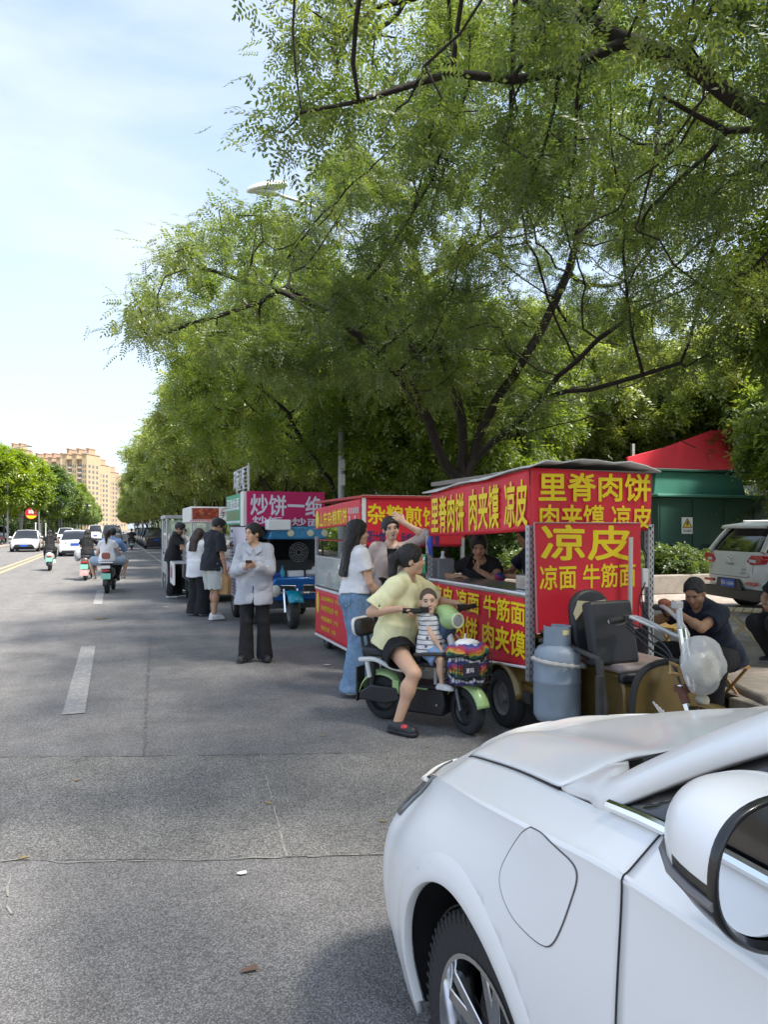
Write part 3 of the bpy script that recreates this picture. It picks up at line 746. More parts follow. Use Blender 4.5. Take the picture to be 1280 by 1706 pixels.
# planting behind the right pavement
tE = tree('broadleaf_tree', 'dark leafy tree behind the planter left of the transformer cabinet', vase(1.6, 10), [((0, 0, 4.6), (3.0, 3.0, 2.9))], 1000, 16000, mid, M_leafB, 51, 'trees in the planting behind the pavement', (7.6, 16.5, 0), step=.34, dk=.55, clear=lambda p: p[:, 2] > 1.6, rmax=.16)
BEH = 'tree in the green belt behind the pavement'
for i, (x, y, s) in enumerate(((11.5, 22, 1.15), (15, 26.5, 1.25), (18.8, 26, 1.3), (22.5, 24.5, 1.3), (24.5, 18.5, 1.3), (27, 23, 1.4), (17.7, 13.6, .92), (9.6, 27.5, 1.1), (11, 34, 1.2), (10.5, 42, 1.2), (10.2, 51, 1.2), (10.5, 62, 1.25), (10.5, 75, 1.2), (16.5, 27, 1.2), (16, 38, 1.3), (10.8, 6.2, 1.15), (12.5, -1.5, 1.2))):  # the last two are added at the right to shade the pavement
    dup((tE, tC, tD)[i % 3], (x, y, 0), i * 1.3, BEH, 'green belt trees behind the pavement', s)
# a dark conifer and shrubs
def conifer(name, label, loc, h, r):
    rs = np.random.default_rng(77); root = thing(name, label, 'conifer', loc)
    b = MB(); b.tube([(0, 0, 0), (0, 0, h * .95)], [.12, .02], 8); b.build('trunk', M_bark, root)
    n = 9000; z = rs.uniform(.06, 1, n) ** 1.1; q = rs.uniform(0, 6.283, n); rr = (1 - z) * r * (rs.uniform(.45, 1, n)) * (1 + .15 * np.sin(z * 60)) + .05
    P = np.stack([rr * np.cos(q), rr * np.sin(q), z * h], 1)
    VV, FF = scatter(P, leaf_template(3, .22, .09, .02), rs); mesh_obj('crown', VV, FF, M_leafD, root, smooth=False)
conifer('conifer', 'narrow dark conifer behind the right end of the red stall roof', (9.1, 15.6, .2), 4.6, .95)
def shrub(name, label, loc, rad, n, lm, seedn, tm, group=None):
    rs = np.random.default_rng(seedn); root = thing(name, label, 'shrub', loc, 0, group)
    b = MB()
    for i in range(7):
        a = rs.uniform(0, 6.28); b.tube([(0, 0, 0), (rad[0] * .3 * math.cos(a), rad[1] * .3 * math.sin(a), rad[2] * .6), (rad[0] * .6 * math.cos(a), rad[1] * .6 * math.sin(a), rad[2] * 1.3)], [.02, .014, .006], 5)
    b.build('stem', M_bark, root)
    d = rs.normal(size=(n, 3)); d /= np.linalg.norm(d, axis=1)[:, None]
    P = d * (rs.uniform(.3, 1, n) ** .5)[:, None] * np.array(rad) * (1 + .22 * np.sin(d[:, :1] * 7 + seedn) * np.cos(d[:, 1:2] * 6)) + np.array([0, 0, rad[2] * .9]); P[:, 2] = np.maximum(P[:, 2], .04)
    VV, FF = scatter(P, tm, rs, .7); mesh_obj('foliage', VV, FF, lm, root, smooth=False); return root
sh1 = shrub('shrub', 'low clipped shrub in the planter between the red stall and the seated man', (8.4, 14.1, KH + .2), (.75, .6, .42), 2600, M_leafA, 5, leaf_template(2, .09, .06, .035), 'planter shrubs')
for i, (x, y) in enumerate(((9.8, 14.2), (11.2, 14.4), (12.5, 14.2), (13.8, 14.5), (15, 14.3), (16.2, 14.4))):
    dup(sh1, (x, y, KH + .2), i * .9, 'rounded shrub in the planter bed in front of the transformer cabinet', 'planter shrubs', .9 + .1 * (i % 3))
fern = leaf_template(9, .75, .14, .035, .45)
def frond_shrub(label, loc, n, seedn, s=1.0):
    rs = np.random.default_rng(seedn); root = thing('sumac_sapling', label, 'sapling', loc, 0, 'sumac saplings by the wall')
    b = MB(); Ps = []
    for i in range(8):
        a = rs.uniform(0, 6.28); hh = rs.uniform(1.4, 3.3) * s; e = (hh * .3 * math.cos(a), hh * .3 * math.sin(a), hh)
        b.tube([(0, 0, 0), (e[0] * .4, e[1] * .4, hh * .55), e], [.025, .02, .01], 6)
        for q in range(n // 8): f = rs.uniform(.45, 1.02); Ps.append((e[0] * f, e[1] * f, hh * f))
    b.build('stem', M_barkg, root); VV, FF = scatter(np.array(Ps), fern, rs, .35); mesh_obj('foliage', VV, FF, M_leafB, root, smooth=False)
frond_shrub('bright feathery sapling over the boundary wall behind the white SUV', (17.2, 16.6, KH + .2), 150, 3)
frond_shrub('feathery sapling at the right frame edge above the SUV roof', (17.6, 14.9, KH + .2), 150, 4, 1.15)
# grass under the shrubs
rs = np.random.default_rng(9); n = 5000; P = np.stack([rs.uniform(7.3, 17.5, n), rs.uniform(13.6, 16.0, n), np.full(n, KH + .2)], 1)
VV, FF = scatter(P, leaf_template(2, .12, .10, .02, -.8), rs, .5); o = mesh_obj('grass', VV, FF, M_leafB, smooth=False); tag(o, kind='stuff')

# far-off undergrowth that closes the view beneath the crowns
def thicket(name, x0, x1, y0, y1, h, n, lm, seedn, tm):
    rs = np.random.default_rng(seedn); P = np.stack([rs.uniform(x0, x1, n), rs.uniform(y0, y1, n), rs.uniform(0, 1, n) ** 1.3 * h], 1)
    P[:, 2] *= .7 + .3 * np.sin(P[:, 1] * .35 + seedn) * np.sin(P[:, 1] * .9)
    VV, FF = scatter(P, tm, rs, .6); o = mesh_obj(name, VV, FF, lm, smooth=False); tag(o, kind='stuff')
thicket('undergrowth', 13.5, 17, 22, 110, 3.6, 22000, M_leafD, 61, coarse)
thicket('undergrowth', 13.5, 20, 110, 300, 5, 9000, M_leafD, 63, leaf_template(2, 1.0, .6, .35))
thicket('undergrowth', -24, -17, 60, 420, 6.5, 24000, M_leafD, 62, leaf_template(2, 1.0, .55, .3))
# ------------------------------------------------------------------ the white car beside the camera
M_carw = mat('white_pearl_paint', (.83, .83, .82), .36, coat=.55, spec=.5)
M_gap = mat('panel_gap', (.03, .03, .03), .8)
M_trim = mat('black_trim', (.012, .012, .013), .25, coat=.4)
def catmull(P, n):
    """interpolate rows of points (k x ... x 3), n steps per span"""
    P = np.asarray(P, float); k = len(P); out = []
    for i in range(k - 1):
        p0 = P[i - 1] if i else 2 * P[0] - P[1]; p1 = P[i]; p2 = P[i + 1]; p3 = P[i + 2] if i + 2 < k else 2 * P[-1] - P[-2]
        for j in range(n):
            t = j / n
            out.append(.5 * (2 * p1 + (p2 - p0) * t + (2 * p0 - 5 * p1 + 4 * p2 - p3) * t * t + (3 * p1 - p0 - 3 * p2 + p3) * t ** 3))
    out.append(P[-1]); return np.array(out)
def surf(ctrl, nu, nv):
    g = catmull(ctrl, nu); return np.swapaxes(catmull(np.swapaxes(g, 0, 1), nv), 0, 1)
CT = 1.67                                  # centre plane of the car (world X); its left flank is at X = 0.75
# columns from the rear round the left flank to the front centre; rows: sill, lower, mid, crease, shoulder (world X, Y, Z)
cols = [
    [(1.67, -2.75, .30), (1.67, -2.80, .52), (1.67, -2.80, .78), (1.67, -2.74, 1.02), (1.67, -2.66, 1.10)],
    [(1.10, -2.66, .28), (1.08, -2.72, .50), (1.08, -2.72, .78), (1.12, -2.66, 1.02), (1.16, -2.58, 1.10)],
    [(.86, -2.45, .26), (.82, -2.5, .48), (.82, -2.5, .76), (.88, -2.45, 1.03), (.94, -2.4, 1.11)],
    [(.82, -1.9, .24), (.76, -1.9, .46), (.75, -1.9, .76), (.78, -1.9, 1.05), (.85, -1.9, 1.13)],
    [(.80, -1.0, .22), (.76, -1.0, .45), (.745, -1.0, .76), (.76, -1.0, 1.06), (.83, -1.0, 1.13)],
    [(.80, 0.0, .22), (.765, 0.0, .45), (.745, 0.0, .75), (.755, 0.0, 1.055), (.83, 0.0, 1.12)],
    [(.80, .60, .22), (.765, .60, .45), (.745, .60, .75), (.755, .60, 1.05), (.83, .60, 1.115)],
    [(.80, .97, .22), (.76, .97, .45), (.743, .97, .75), (.757, .97, 1.045), (.832, .97, 1.105)],
    [(.80, 1.25, .22), (.755, 1.25, .45), (.742, 1.25, .74), (.778, 1.25, 1.005), (.868, 1.25, 1.062)],
    [(.80, 1.58, .22), (.755, 1.58, .45), (.745, 1.58, .72), (.822, 1.58, .945), (.925, 1.58, 1.008)],
    [(.82, 1.95, .20), (.775, 1.95, .42), (.775, 1.95, .67), (.895, 1.95, .872), (.995, 1.95, .928)],
    [(.86, 2.17, .19), (.81, 2.17, .40), (.825, 2.17, .62), (.955, 2.16, .80), (1.07, 2.12, .868)],
    [(.93, 2.33, .19), (.87, 2.35, .40), (.885, 2.35, .60), (1.01, 2.31, .755), (1.15, 2.24, .845)],
    [(1.12, 2.46, .19), (1.06, 2.49, .40), (1.08, 2.50, .60), (1.20, 2.46, .745), (1.30, 2.36, .845)],
    [(1.67, 2.54, .19), (1.67, 2.58, .40), (1.67, 2.59, .60), (1.67, 2.53, .745), (1.67, 2.42, .855)],
]
def lerp3(a, b, f): return tuple(x + (y - x) * f for x, y in zip(a, b))
cols = [[c[0], c[1], c[2], lerp3(c[3], c[2], .13), c[3], lerp3(c[3], c[4], .2), lerp3(c[3], c[4], .85), c[4]] for c in cols]
car = thing('parked_car', 'white car parked close beside the camera, fender and door mirror filling the lower right', 'car', (CT, 0, 0))
OFF = Vector((CT, 0, 0))
NU, NV = 14, 6
G = surf(cols, NU, NV)                      # (u along the car) x (v up the flank)
G = G - np.array([CT, 0, 0])
def mirror_x(o):
    if min(abs(v.co.x) for v in o.data.vertices) > .05:
        o2 = o.copy(); COL.objects.link(o2); o2.parent = o.parent; o2.scale = (-1, 1, 1); return o
    md = o.modifiers.new('mirror', 'MIRROR'); md.use_axis = (True, False, False); md.merge_threshold = .002; return o
WC = [(1.56, .335), (-1.55, .335)]; AR = .405
def flank(G, name, m, parent, u0, u1, v0=0, v1=None, arches=True, mir=True, thick=.02):
    P = G[u0:u1 + 1, v0:(v1 + 1 if v1 is not None else None)].copy(); a, b = P.shape[:2]
    keep = np.ones((a - 1, b - 1), bool)
    if arches:
        for (cy, cz) in WC:
            d = np.hypot(P[..., 1] - cy, (P[..., 2] - cz)); side = P[..., 0] < -.6
            inside = (d < AR + .004) & side
            keep &= ~(inside[:-1, :-1] | inside[1:, :-1] | inside[:-1, 1:] | inside[1:, 1:])
    idx = np.arange(a * b).reshape(a, b)
    F_ = np.stack([idx[:-1, :-1], idx[:-1, 1:], idx[1:, 1:], idx[1:, :-1]], -1)[keep]
    used = np.unique(F_); mp_ = -np.ones(a * b, int); mp_[used] = np.arange(len(used))
    o = mesh_obj(name, P.reshape(-1, 3)[used], mp_[F_], m, parent, sharp=60)
    if mir: mirror_x(o)
    if thick:
        md = o.modifiers.new('solid', 'SOLIDIFY'); md.thickness = thick; md.offset = -1 
    return o
# u index of a column k is k * NU
uD = 7 * NU                                 # the door front edge is column 7
flank(G, 'body_side', M_carw, car, 0, 3 * NU + 4)
flank(G, 'front_fender', M_carw, car, uD, len(G) - 1)
# doors
for nm, (a_, b_) in (('door', (3 * NU + 4, 5 * NU - 6)), ('door', (5 * NU - 6, uD))):
    for sgn in (1, -1):
        P = G.copy(); P[..., 0] *= sgn
        dr = flank(P if sgn == 1 else P, nm, M_carw, car, a_, b_, arches=(a_ < 4 * NU), mir=False, thick=0)
        if a_ < 4 * NU and sgn == -1: pass
        md = dr.modifiers.new('solid', 'SOLIDIFY'); md.thickness = .02; md.offset = -1 if sgn == 1 else 1
        yy = (P[b_ - 10, 0, 1] if a_ < 4 * NU else P[a_ + 4, 0, 1]); 
        hb = MB(); hb.box((sgn * -.935, P[(a_ + 4), 0, 1] + .16, .90), (.028, .22, .03)); hb.build('door_handle', M_carw, dr, bevel=.008)
# dark gaps: thin grooves of shadow as real dark strips inset in the seam
def seam(pts, r=.004, name='seam'):
    b = MB(); b.tube(pts, r, 6); return mirror_x(b.build(name, M_gap, car))
def on(u, v): return Vector(G[u, v]) if v >= 0 else Vector(G[u, v])
seam([Vector(G[uD, v]) + Vector((-.0005, 0, 0)) for v in range(0, G.shape[1])], .0019)
seam([Vector(G[5 * NU - 6, v]) for v in range(0, G.shape[1])], .0038)
# hood: from the front edge to the cowl, side edge follows the shoulder line of columns 8..12
top = G[8 * NU:, -1]
hb = []
ks = [8 * NU + int(i * (len(G) - 1 - 8 * NU) / 46) for i in range(47)]
# rows across: side edge to centre, at matched lengthwise positions
ys = np.linspace(1.33, 2.40, 22)
edge_y, edge_x, edge_z = top[:, 1], top[:, 0], top[:, 2]
H = []
for y in ys:
    # side edge at this y (shoulder), valid while on the flank; the nose is rounded
    fx = np.interp(y, edge_y, edge_x); fz = np.interp(y, edge_y, edge_z)
    row = []
    for q in np.linspace(0, 1, 15):
        x = fx * (1 - q)
        crown = .062 * (1 - (1 - q) ** 2.2) + .022 * math.exp(-((q - .22) / .12) ** 2)
        if y > 2.15: crown *= max(0.35, 1 - (y - 2.15) / .42)
        row.append((x, y + .045 * (q ** .5) * 0, fz + crown + .002))
    H.append(row)
H = np.array(H)
hb = MB(); hb.grid(H); ho = hb.build('hood', M_carw, car, sharp=70); mirror_x(ho)
md = ho.modifiers.new('solid', 'SOLIDIFY'); md.thickness = .015; md.offset = 0
md = ho.modifiers.new('sub', 'SUBSURF'); md.levels = 1; md.render_levels = 1
seam([Vector(p[0]) + Vector((-.003, 0, -.001)) for p in H[:20]], .0018)
seam([Vector(p) + Vector((0, -.004, -.004)) for p in H[0]], .003)
# cowl: white corner, black slot and wiper
cw = MB()
c0 = Vector(H[0][0]); 
rows = []
for q in range(15):
    p = Vector(H[0][q]); w_ = q / 14
    rows.append([p + Vector((0, -.008, -.001)), p + Vector((0, -.05, .006)), p + Vector((0, -.10, .02))])
cw = MB(); cw.grid([[p + Vector((0, 0, -.03)) for p in r_] for r_ in rows[3:]]); co_ = cw.build('cowl', M_black, car, solid=.01); mirror_x(co_)
cw = MB(); cw.tube([Vector(H[0][3]) + Vector((0, -.06, .012)), Vector(H[0][8]) + Vector((0, -.07, .03)), Vector(H[0][14]) + Vector((.1, -.08, .03))], .011, 8); cw.build('wiper', M_black, car)
# greenhouse (local x: left is negative)
xb = lambda y: np.interp(y, G[3 * NU:9 * NU, -1, 1], G[3 * NU:9 * NU, -1, 0])
zb = lambda y: np.interp(y, G[3 * NU:9 * NU, -1, 1], G[3 * NU:9 * NU, -1, 2])
roof = [(-.80, 1.16, 1.085), (-.795, 1.0, 1.185), (-.785, .80, 1.30), (-.765, .5, 1.44), (-.73, .1, 1.555), (-.69, -.5, 1.625), (-.68, -1.2, 1.62), (-.69, -1.8, 1.56), (-.72, -2.25, 1.36), (-.76, -2.5, 1.12)]
rl = catmull(roof, 6)
pl = MB()
ins = np.array([(.055 + .012 * min(1, i / 18), 0.045 if i < 20 else 0.0, .040) for i in range(len(rl))])
rows = []
for i, p in enumerate(rl):
    p = np.array(p); 
    rows.append([p + np.array((-.012, -.015, -.012)), p + np.array((-.006, .0, .010)), p + np.array((.022, .010, .030)), p + np.array((.06, .012, .036))])
h0 = [Vector(H[0][j]) + Vector((0, -.007, -.001)) for j in (0, 1, 2, 3)]; h0[3].z -= .012
r0_ = [Vector(q) for q in rows[0]]
pre = [h0, [h0[j].lerp(r0_[j], .35) + Vector((0, 0, .004)) for j in range(4)], [h0[j].lerp(r0_[j], .7) + Vector((0, 0, .006)) for j in range(4)]]
pl.grid(catmull(np.array([[tuple(v) for v in q] for q in pre + rows[::3]]), 3)); po = pl.build('roof_pillar', M_carw, car, sharp=70); mirror_x(po)
md = po.modifiers.new('solid', 'SOLIDIFY'); md.thickness = .02; md.offset = 0
rf = MB(); rows2 = []
for i, p in enumerate(rl):
    if not (.1 >= p[1] >= -1.85): continue
    a = np.array(rows[i][3]); rows2.append([a * np.array((1 - q, 1, 1)) + np.array((0, 0, .05 * (1 - (1 - q) ** 2))) for q in np.linspace(0, 1, 7)])
rf.grid(rows2); ro_ = rf.build('roof', M_carw, car); mirror_x(ro_)
ws = MB(); rows3 = []
for i, p in enumerate(rl):
    if p[1] < .08: continue
    a = np.array(rows[i][3]) - np.array((0, 0, .012)); rows3.append([a * np.array((1 - q, 1, 1)) + np.array((0, .16 * (1 - (1 - q) ** 2), .0)) for q in np.linspace(0, 1, 7)])
ws.grid(rows3); wo = ws.build('windshield', M_glassdark, car); mirror_x(wo)
rw = MB(); rows4 = []
for i, p in enumerate(rl):
    if p[1] > -1.83: continue
    a = np.array(rows[i][3]) - np.array((0, 0, .008)); rows4.append([a * np.array((1 - q, 1, 1)) + np.array((0, -.1 * (1 - (1 - q) ** 2), 0)) for q in np.linspace(0, 1, 7)])
rw.grid(rows4); wo = rw.build('rear_window', M_glassdark, car); mirror_x(wo)
rh = MB(); e = [np.array(rows4[-1][q]) for q in range(7)]; f_ = [np.array((G[int(2 * NU * (1 - q / 6)), -1])) for q in range(7)]
rh.grid([e, f_]); o = rh.build('tailgate_top', M_carw, car); mirror_x(o)
# side windows: one dark pane per door between belt and roof line, black frame, chrome strip
def pane(y0, y1, name='window', inset=.012, m=M_glassdark, n=14, shrink=.0):
    b = MB(); r0, r1, r2 = [], [], []
    for y in np.linspace(y0, y1, n):
        zt = np.interp(-y, -rl[:, 1], rl[:, 2]) - .014 - shrink; xt = np.interp(-y, -rl[:, 1], rl[:, 0]) + inset
        zl = zb(y) + .004 + shrink; xl = xb(y) + inset + .008
        zt = max(zt, zl + .001); r0.append((xl, y, zl)); r2.append((xt, y, zt)); r1.append(((xl + xt) / 2 - .008, y, (zl + zt) / 2))
    b.grid([r0, r1, r2]); o = b.build(name, m, car); return mirror_x(o)
pane(.02, 1.10, 'window_frame', .004, M_trim); pane(-1.9, .0, 'window_frame', .004, M_trim)
pane(.06, .80, 'window', -.002, M_glassdark, 14, .022); pane(.83, 1.03, 'quarter_window', -.002, M_glassdark, 8, .02)
pane(-.95, -.02, 'window', -.002, M_glassdark, 12, .022); pane(-1.7, -1.0, 'quarter_window', -.002, M_glassdark, 10, .022)
b = MB(); b.tube([(xb(y) - .002, y, zb(y) + .012) for y in np.linspace(-1.8, 1.12, 30)], .011, 8); mirror_x(b.build('belt_strip', M_chrome, car))
# headlight, grille
hl = MB()
def fl(u, v): return Vector(G[min(u, len(G) - 1), v])
r0 = [fl(u, 3 * NV - 5) + Vector((-.003, .004, 0)) for u in range(11 * NU - 1, 13 * NU, 3)]
def frontpt(u, v, o=.006):
    p = fl(u, v); d = Vector((p.x * .6, p.y - 1.6, 0)).normalized(); return p + d * o
rowsH = []
for v in range(int(2.35 * NV), int(5.1 * NV)): rowsH.append([frontpt(u, v) for u in range(int(10.95 * NU) + int(max(0, 3.2 * NV - v) * 1.3), int(13.4 * NU), 2)])
n_ = min(len(r_) for r_ in rowsH); hl.grid([r_[:n_] for r_ in rowsH]); o = hl.build('headlight', mat('headlight_glass', (.10, .11, .12), .06, var=.3, vscale=14, spec=.8, coat=.6), car, solid=.008); mirror_x(o)
hl = MB(); hl.tube([frontpt(u, int(3.6 * NV), .014) for u in range(int(11.3 * NU), int(13.2 * NU), 2)], .007, 8); mirror_x(hl.build('headlight_strip', M_white, car))
gr = MB(); gr.grid([[frontpt(u, v, .008) for u in range(int(13.1 * NU), 14 * NU + 1, 2)] for v in (int(.4 * NV), int(.9 * NV), int(1.5 * NV))]); mirror_x(gr.build('grille', M_black, car, solid=.01))
# charging flap: the same skin, cut out by a dark rounded seam and set a hair proud
def side_pt(y, z, o=0.0):
    u = np.interp(y, G[5 * NU:12 * NU, 2 * NV, 1], np.arange(5 * NU, 12 * NU)); u0 = int(u); f = u - u0
    c = G[u0] * (1 - f) + G[u0 + 1] * f
    x = np.interp(z, c[:, 2], c[:, 0]); return Vector((x - o, y, z))
def on_plane(x, y, t=.748):
    k = (x - 640) / F; s_ = t * (FW.y - FW.x * k) / (FW.x + FW.y * k); D = DEP(t, s_); return (s_, CAMH - (y - HY) * D / F)
fc = [on_plane(620 + cx / 1.939, 1160 + cy / 1.939) for cx, cy in ((462, 430), (510, 452), (575, 500), (628, 545), (645, 590), (632, 660), (604, 760), (578, 806), (545, 800), (500, 765), (450, 712), (408, 640), (390, 575), (402, 515), (432, 455))]
fcs = catmull([(a_, b_, 0) for a_, b_ in fc + fc[:1]], 5)[:-1]
b = MB(); b.tube([side_pt(p[0], p[1], .0008) for p in fcs], .0014, 6, closed=True); b.build('flap_seam', mat('fine_gap', (.12, .12, .12), .8), car)
b = MB(); c_ = np.mean(fcs, 0); ring = []
for k_ in (.985, .7, .35, 0): ring.append([side_pt(c_[0] + (p[0] - c_[0]) * k_, c_[1] + (p[1] - c_[1]) * k_, .0022) for p in list(fcs) + [fcs[0]]])
b.grid(ring); b.build('charging_flap', M_carw, car, sharp=80)
# wheel arch liners, wheels
def wheel(parent, c, sgn, Rr=.335, wd=.22):
    w = MB(); w.lathe([(Rr * .66, -wd / 2), (Rr * .80, -wd * .52), (Rr * .95, -wd * .5), (Rr * .985, -wd * .40), (Rr, -wd * .30), (Rr, wd * .30), (Rr * .985, wd * .40), (Rr * .95, wd * .5), (Rr * .80, wd * .52), (Rr * .66, wd / 2)], axis='x', n=56, cap=False)
    ty = w.build('wheel', M_rubber, parent, sharp=50); ty.location = c
    tr = MB()
    for i in range(64):
        a = 2 * math.pi * i / 64
        for xx in (-.075, -.027, .027, .075):
            aa = a + (.03 if abs(xx) > .05 else 0); tr.box((xx, (Rr + .0015) * math.cos(aa), (Rr + .0015) * math.sin(aa)), (.042, .030, .004), Matrix.Rotation(aa - math.pi / 2, 3, 'X'))
        tr.box((sgn * wd * .507, Rr * .93 * math.cos(a), Rr * .93 * math.sin(a)), (.003, .010, .03), Matrix.Rotation(a - math.pi / 2, 3, 'X'))
    tr.build('tread', M_rubber, ty, smooth=False)
    rm = MB(); s = sgn
    rm.lathe([(Rr * .67, s * wd * .47), (Rr * .69, s * wd * .53), (Rr * .655, s * wd * .53), (Rr * .63, s * wd * .40), (Rr * .60, s * .0), (Rr * .6, -s * wd * .45)], axis='x', n=48, cap=False)
    rm.build('rim', M_chrome, ty, sharp=30)
    sp = MB()
    for i in range(5):
        a = 2 * math.pi * i / 5 + .35
        for da, r_ in ((-.16, .64), (.16, .64)):
            p0 = Vector((s * wd * .36, .055 * math.cos(a), .055 * math.sin(a))); p1 = Vector((s * wd * .45, Rr * r_ * math.cos(a + da), Rr * r_ * math.sin(a + da)))
            d = (p1 - p0); q = Vector((0, -d.z, d.y)).normalized() * .021; e_ = Vector((s * .022, 0, 0))
            sp.add([p0 - q - e_, p0 + q - e_, p1 + q * .75 - e_, p1 - q * .75 - e_, p0 - q, p0 + q, p1 + q * .75, p1 - q * .75], [(0, 1, 2, 3), (7, 6, 5, 4), (0, 4, 5, 1), (1, 5, 6, 2), (2, 6, 7, 3), (3, 7, 4, 0)])
    sp.lathe([(.062, s * wd * .25), (.062, s * wd * .42), (.03, s * wd * .45), (.001, s * wd * .45)], axis='x', n=20)
    sp.build('spokes', M_chrome, ty, bevel=.003)
    br = MB(); br.lathe([(.01, s * .03), (Rr * .5, s * .03), (Rr * .5, s * .015), (.01, s * .015)], axis='x', n=32, cap=False); br.lathe([(.001, -s * .07), (Rr * .62, -s * .07)], axis='x', n=32); br.build('brake_disc', mat('dark_iron', (.08, .08, .085), .5, .8), ty)
    return ty
for (cy, cz) in WC:
    for s in (-1, 1): wheel(car, (s * .742, cy, cz), s)
    for s in (-1, 1):
        ln = MB()
        arc = [(cy + .42 * math.cos(a), cz + .42 * math.sin(a)) for a in np.linspace(-.25, math.pi + .25, 26)]
        xo = [abs(np.interp(z, G[u_][:, 2], G[u_][:, 0])) - .03 for (y, z) in arc for u_ in (int(np.argmin(np.abs(G[3 * NU:, NV, 1] - y))) + 3 * NU,)]
        ln.grid([[(s * x_ if k_ == 0 else s * .55, y, z) for x_, (y, z) in zip(xo, arc)] for k_ in (0, 1)])
        ln.add([(s * .55, y, z) for (y, z) in arc], [tuple(range(26))])
        ln.build('wheel_arch_liner', M_black, car)
from mathutils.bvhtree import BVHTree
_g = G.reshape(-1, 3); _a, _b = G.shape[:2]
bvh = BVHTree.FromPolygons([tuple(v) for v in _g], [(i * _b + j, (i + 1) * _b + j, (i + 1) * _b + j + 1, i * _b + j + 1) for i in range(_a - 1) for j in range(_b - 1)])
def skin_x(y, z):
    h_ = bvh.ray_cast(Vector((-3, y, z)), Vector((1, 0, 0)))[0]
    return h_.x if h_ else -.87
for (cy, cz) in WC:
    b = MB(); rws = []
    for rr_, off_ in ((AR - .004, -.022), (AR - .003, .000), (AR, .0016), (AR + .02, .0016), (AR + .062, .0010), (AR + .07, -.002)):
        rws.append([(skin_x(cy + max(rr_, AR) * math.cos(a), max(.2, cz + max(rr_, AR) * math.sin(a))) - off_, cy + rr_ * math.cos(a), cz + rr_ * math.sin(a)) for a in np.linspace(-.22, math.pi + .16, 60)])
    b.grid(rws); mirror_x(b.build('wheel_arch_lip', M_carw, car, sharp=80))
ch = MB(); ch.b2((-.8, -2.5, .2), (.8, -2.0, .5)); ch.b2((-.55, -2.2, .18), (.55, 2.2, .4)); ch.b2((-.82, -1.1, .2), (.82, 1.12, .4)); ch.build('underbody', M_black, car)
# dark cabin interior floor so the glass has something behind it
ci = MB(); ci.b2((-.70, -1.8, .55), (.70, 1.1, .9)); ci.build('dashboard', mat('interior', (.03, .03, .032), .8), car, bevel=.05)
# door mirrors
def door_mirror(sgn):
    s = sgn; hx = s * (1.67 - .736)
    rows = []; C0 = np.array((hx, .70, 1.205))
    for i, (dy, ky_, kz_) in enumerate(((-.052, .985, .98), (-.02, 1.0, 1.0), (.02, .95, .95), (.055, .78, .78), (.08, .48, .50), (.092, .02, .02))):
        ring = []
        for j in range(28):
            a = 2 * math.pi * j / 28; cx_, sz_ = math.cos(a), math.sin(a)
            e = 2.6; rr_ = (abs(cx_) ** e + abs(sz_) ** e) ** (-1 / e)
            x = .112 * rr_ * cx_; z = .093 * rr_ * sz_
            if z < 0: x *= 1 - .25 * (z / -.093) ** 2 
            ring.append(C0 + np.array((x * ky_, dy, z * kz_ + .012 * dy / .09)))
        ring.append(ring[0]); rows.append(ring)
    rows = np.array(rows)
    b = MB(); b.grid(rows); o = b.build('door_mirror', [M_carw, M_trim], car, sharp=60, subsurf=1)
    mi = [1 if (Vector(np.mean([b.v[i] for i in f], 0)).z < 1.20) else 0 for f in b.f]; o.data.polygons.foreach_set('material_index', mi); o.data.update()
    r = MB(); 
    ro_ = [C0 + (p - C0) * np.array((1.0, 1, 1.0)) for p in rows[0]]
    ri_ = [C0 + (p - C0) * np.array((.90, 1, .89)) for p in rows[0]]
    r.grid([[C0 + (p - C0) * np.array((1.016, 1, 1.016)) + np.array((0, .006, 0)) for p in ro_], [C0 + (p - C0) * np.array((1.014, 1, 1.014)) + np.array((0, -.003, 0)) for p in ro_], [C0 + (p - C0) * np.array((.95, 1, .95)) + np.array((0, -.008, 0)) for p in ro_], [p + np.array((0, .008, 0)) for p in ri_]])
    r.build('mirror_rim', M_trim, o, sharp=60, subsurf=1)
    g = MB(); g.add([tuple(p + np.array((0, .012, 0))) for p in ri_[:-1]], [tuple(range(28))]); g.build('mirror_glass', mat('mirror_silver', (.85, .86, .87), .01, 1.0), o, smooth=False)
    t_ = MB(); t_.tube([tuple(C0 + (rows[k_][j] - C0) * 1.012) for k_, j in ((1, 27), (2, 27), (3, 27), (4, 27))] if s > 0 else [tuple(C0 + (rows[k_][j] - C0) * 1.004) for k_, j in ((0, 15), (1, 15), (2, 15), (3, 15), (4, 15))], [.006, .006, .006, .005] if s > 0 else [.006, .0065, .006, .005, .003], 10); t_.build('turn_signal', mat('smoked_lens', (.16, .15, .15), .15), o)
    st = MB(); st.tube([C0 + np.array((-s * .08, .03, -.075)), C0 + np.array((-s * .15, .05, -.10)), C0 + np.array((-s * .2, .05, -.10))], [.03, .026, .034], 10); st.build('mirror_arm', M_trim, o)
door_mirror(-1); door_mirror(1)
